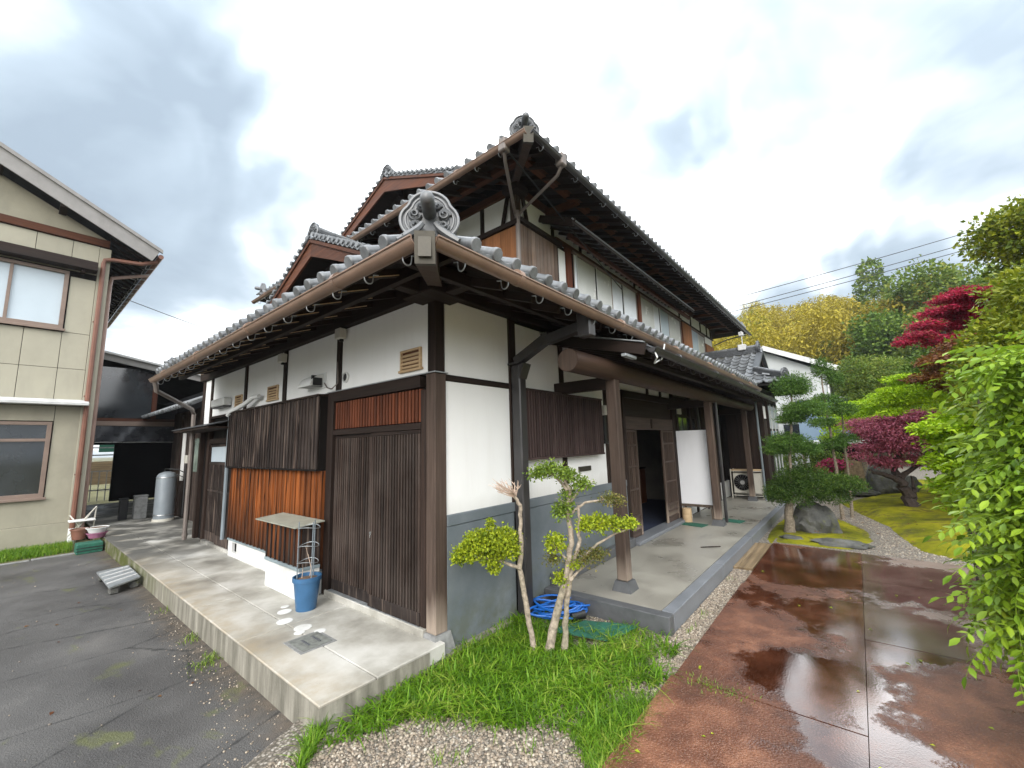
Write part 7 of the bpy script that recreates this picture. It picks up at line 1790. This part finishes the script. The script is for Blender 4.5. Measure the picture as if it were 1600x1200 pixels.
# ---- wooded hill
def hh(x, y):
    d = np.hypot(x + 2.4, y + 2.9); a = np.degrees(np.arctan2(y + 2.9, x + 2.4))
    base = np.clip(d - 30, 0, 60) * .27
    return -.3 + base * np.clip((28 - a) / 14, 0, 1) * (1 + .10 * np.sin(a * .33) + .07 * np.sin(a * .9 + 1))
V = []; na, nr = 70, 22
for i in range(na + 1):
    for j in range(nr + 1):
        a = math.radians(30 - 85 * i / na); r = 29 + 90 * (j / nr) ** 1.2
        x, y = -2.4 + r * math.cos(a), -2.9 + r * math.sin(a); V.append((x, y, float(hh(x, y))))
F = [(i * (nr + 1) + j, i * (nr + 1) + j + 1, (i + 1) * (nr + 1) + j + 1, (i + 1) * (nr + 1) + j) for i in range(na) for j in range(nr)]
b = MB(); b.add(V, F); structure('hill', b, 'earth', True)
# bamboo grove: plumes of drooping foliage, one object
PP, DD, NN, LL = [], [], [], []
stems = MB()
for k in range(470):
    a = math.radians(RS.uniform(-7.5, 25)); r = RS.uniform(36, 84); x, y = -2.4 + r * math.cos(a), -2.9 + r * math.sin(a); z = float(hh(x, y)); H = RS.uniform(6.0, 9.6)
    n = 560; t = RS.rand(n) ** .7; lean = RS.uniform(-.9, .9, 2)
    rad = (.35 + 1.15 * np.sin(np.clip(t, 0, 1) * PI) ** .8) * RS.uniform(.5, 1, n); an = RS.uniform(0, 2 * PI, n)
    q = np.stack([x + lean[0] * t ** 2 + rad * np.cos(an), y + lean[1] * t ** 2 + rad * np.sin(an), z + H * (.30 + .72 * t) + RS.normal(size=n) * .15], 1)
    PP.append(q); DD.append(np.stack([np.cos(an) * .8, np.sin(an) * .8, np.full(n, -.45)], 1) + RS.normal(size=(n, 3)) * .35); NN.append(np.stack([np.cos(an) * .3, np.sin(an) * .3, np.ones(n)], 1) + RS.normal(size=(n, 3)) * .4); LL.append(RS.uniform(.16, .40, n))
    stems.tube([(x, y, z), (x + lean[0] * .3, y + lean[1] * .3, z + H * .6), (x + lean[0], y + lean[1], z + H * 1.0)], [.06, .05, .01], 4, cap=False)
PP, DD, NN, LL = map(np.concatenate, (PP, DD, NN, LL))
link('bamboo_grove', leaves_mesh('bamboo_grove', PP, DD, NN, LL, LL * .22, 'leaf_bamboo'), None, 'stuff')
stems.obj('bamboo_stems', 'leaf_bamboo', None, kind='stuff')
# broadleaf trees on the hill that can be told apart
def hill_tree(px_a, r, H, R, m, label, n=2600, L=.42, conif=False):
    n = int(n * 2.4); L = L * .55
    a = math.radians(px_a); x, y = -2.4 + r * math.cos(a), -2.9 + r * math.sin(a); z = float(hh(x, y)); q = random.Random(int(px_a * 100) + int(r))
    bl = []
    if conif:
        for k in range(6): bl.append((x, y, z + H * (.35 + .115 * k), R * (1 - .14 * k), R * (1 - .14 * k), H * .09))
    else:
        for k in range(8): 
            aa = q.uniform(0, 6.3); bl.append((x + R * .5 * math.cos(aa), y + R * .5 * math.sin(aa), z + H * q.uniform(.55, .88), R * q.uniform(.45, .7), R * q.uniform(.45, .7), R * q.uniform(.35, .55)))
    tree('hill_tree', label, 'tree', (x, y, z), [(x + .2, y, z + H * .4), (x, y, z + H * .75)], .22, bl, n, L, m, 'bark_dark', 'trees on the wooded hill', aspect=.40, shell=.55)
hill_tree(-3.0, 52, 13.5, 3.0, 'leaf_hill', 'tall pointed olive tree standing above the bamboo left of the crimson maple', 3600, .5, True)
hill_tree(-4.4, 35, 8.4, 2.3, 'leaf_hill_dark', 'round deep green tree at the right end of the bamboo', 4200, .36)
hill_tree(-1.0, 40, 6.0, 2.4, 'leaf_hill', 'low yellow green tree in front of the bamboo behind the white house', 3000, .38)
hill_tree(2.5, 41, 4.6, 2.0, 'leaf_hill_dark', 'dark shrub like tree on the slope above the white house roof', 2600, .34)
hill_tree(-6.6, 44, 9.0, 3.0, 'leaf_hill', 'broad green tree directly behind the crimson maple', 3600, .4)
hill_tree(-9.0, 38, 11.0, 3.2, 'leaf_hill', 'large pale green tree on the ridge upper right', 4200, .4)
hill_tree(-11.6, 30, 10.2, 3.0, 'leaf_hill', 'large yellow green tree at the right edge of the picture', 4200, .34)
hill_tree(-7.8, 33, 7.2, 2.4, 'leaf_hill', 'olive tree with thin crown between the crimson maple and the ridge', 3000, .34)
hill_tree(-1.8, 30, 5.2, 1.9, 'leaf_hill', 'bushy brownish green tree to the right of the white house gable', 3200, .26)
hill_tree(-4.2, 29, 4.8, 2.0, 'leaf_hill_dark', 'fresh green tree below the crimson maple branch tips', 3200, .26)
hill_tree(13.5, 60, 12.0, 2.6, 'leaf_hill', 'thin topped tree peeping over the far end of the upper roof', 2400, .4)

# ---- damp air: closed box round the camera and everything in it
hz = MB().box(-650, 650, -650, 650, -1.4, 46)
t = NT('haze'); t.t.nodes.remove(t.b)
pv = t.n('ShaderNodeVolumePrincipled'); pv.inputs['Color'].default_value = (.86, .90, .95, 1); pv.inputs['Density'].default_value = .0006; pv.inputs['Anisotropy'].default_value = .2
t.l(pv.outputs[0], t.t.nodes['Material Output'].inputs['Volume']); MT['haze'] = t.m
hz.obj('haze', 'haze', None, kind='stuff')
fit_all()
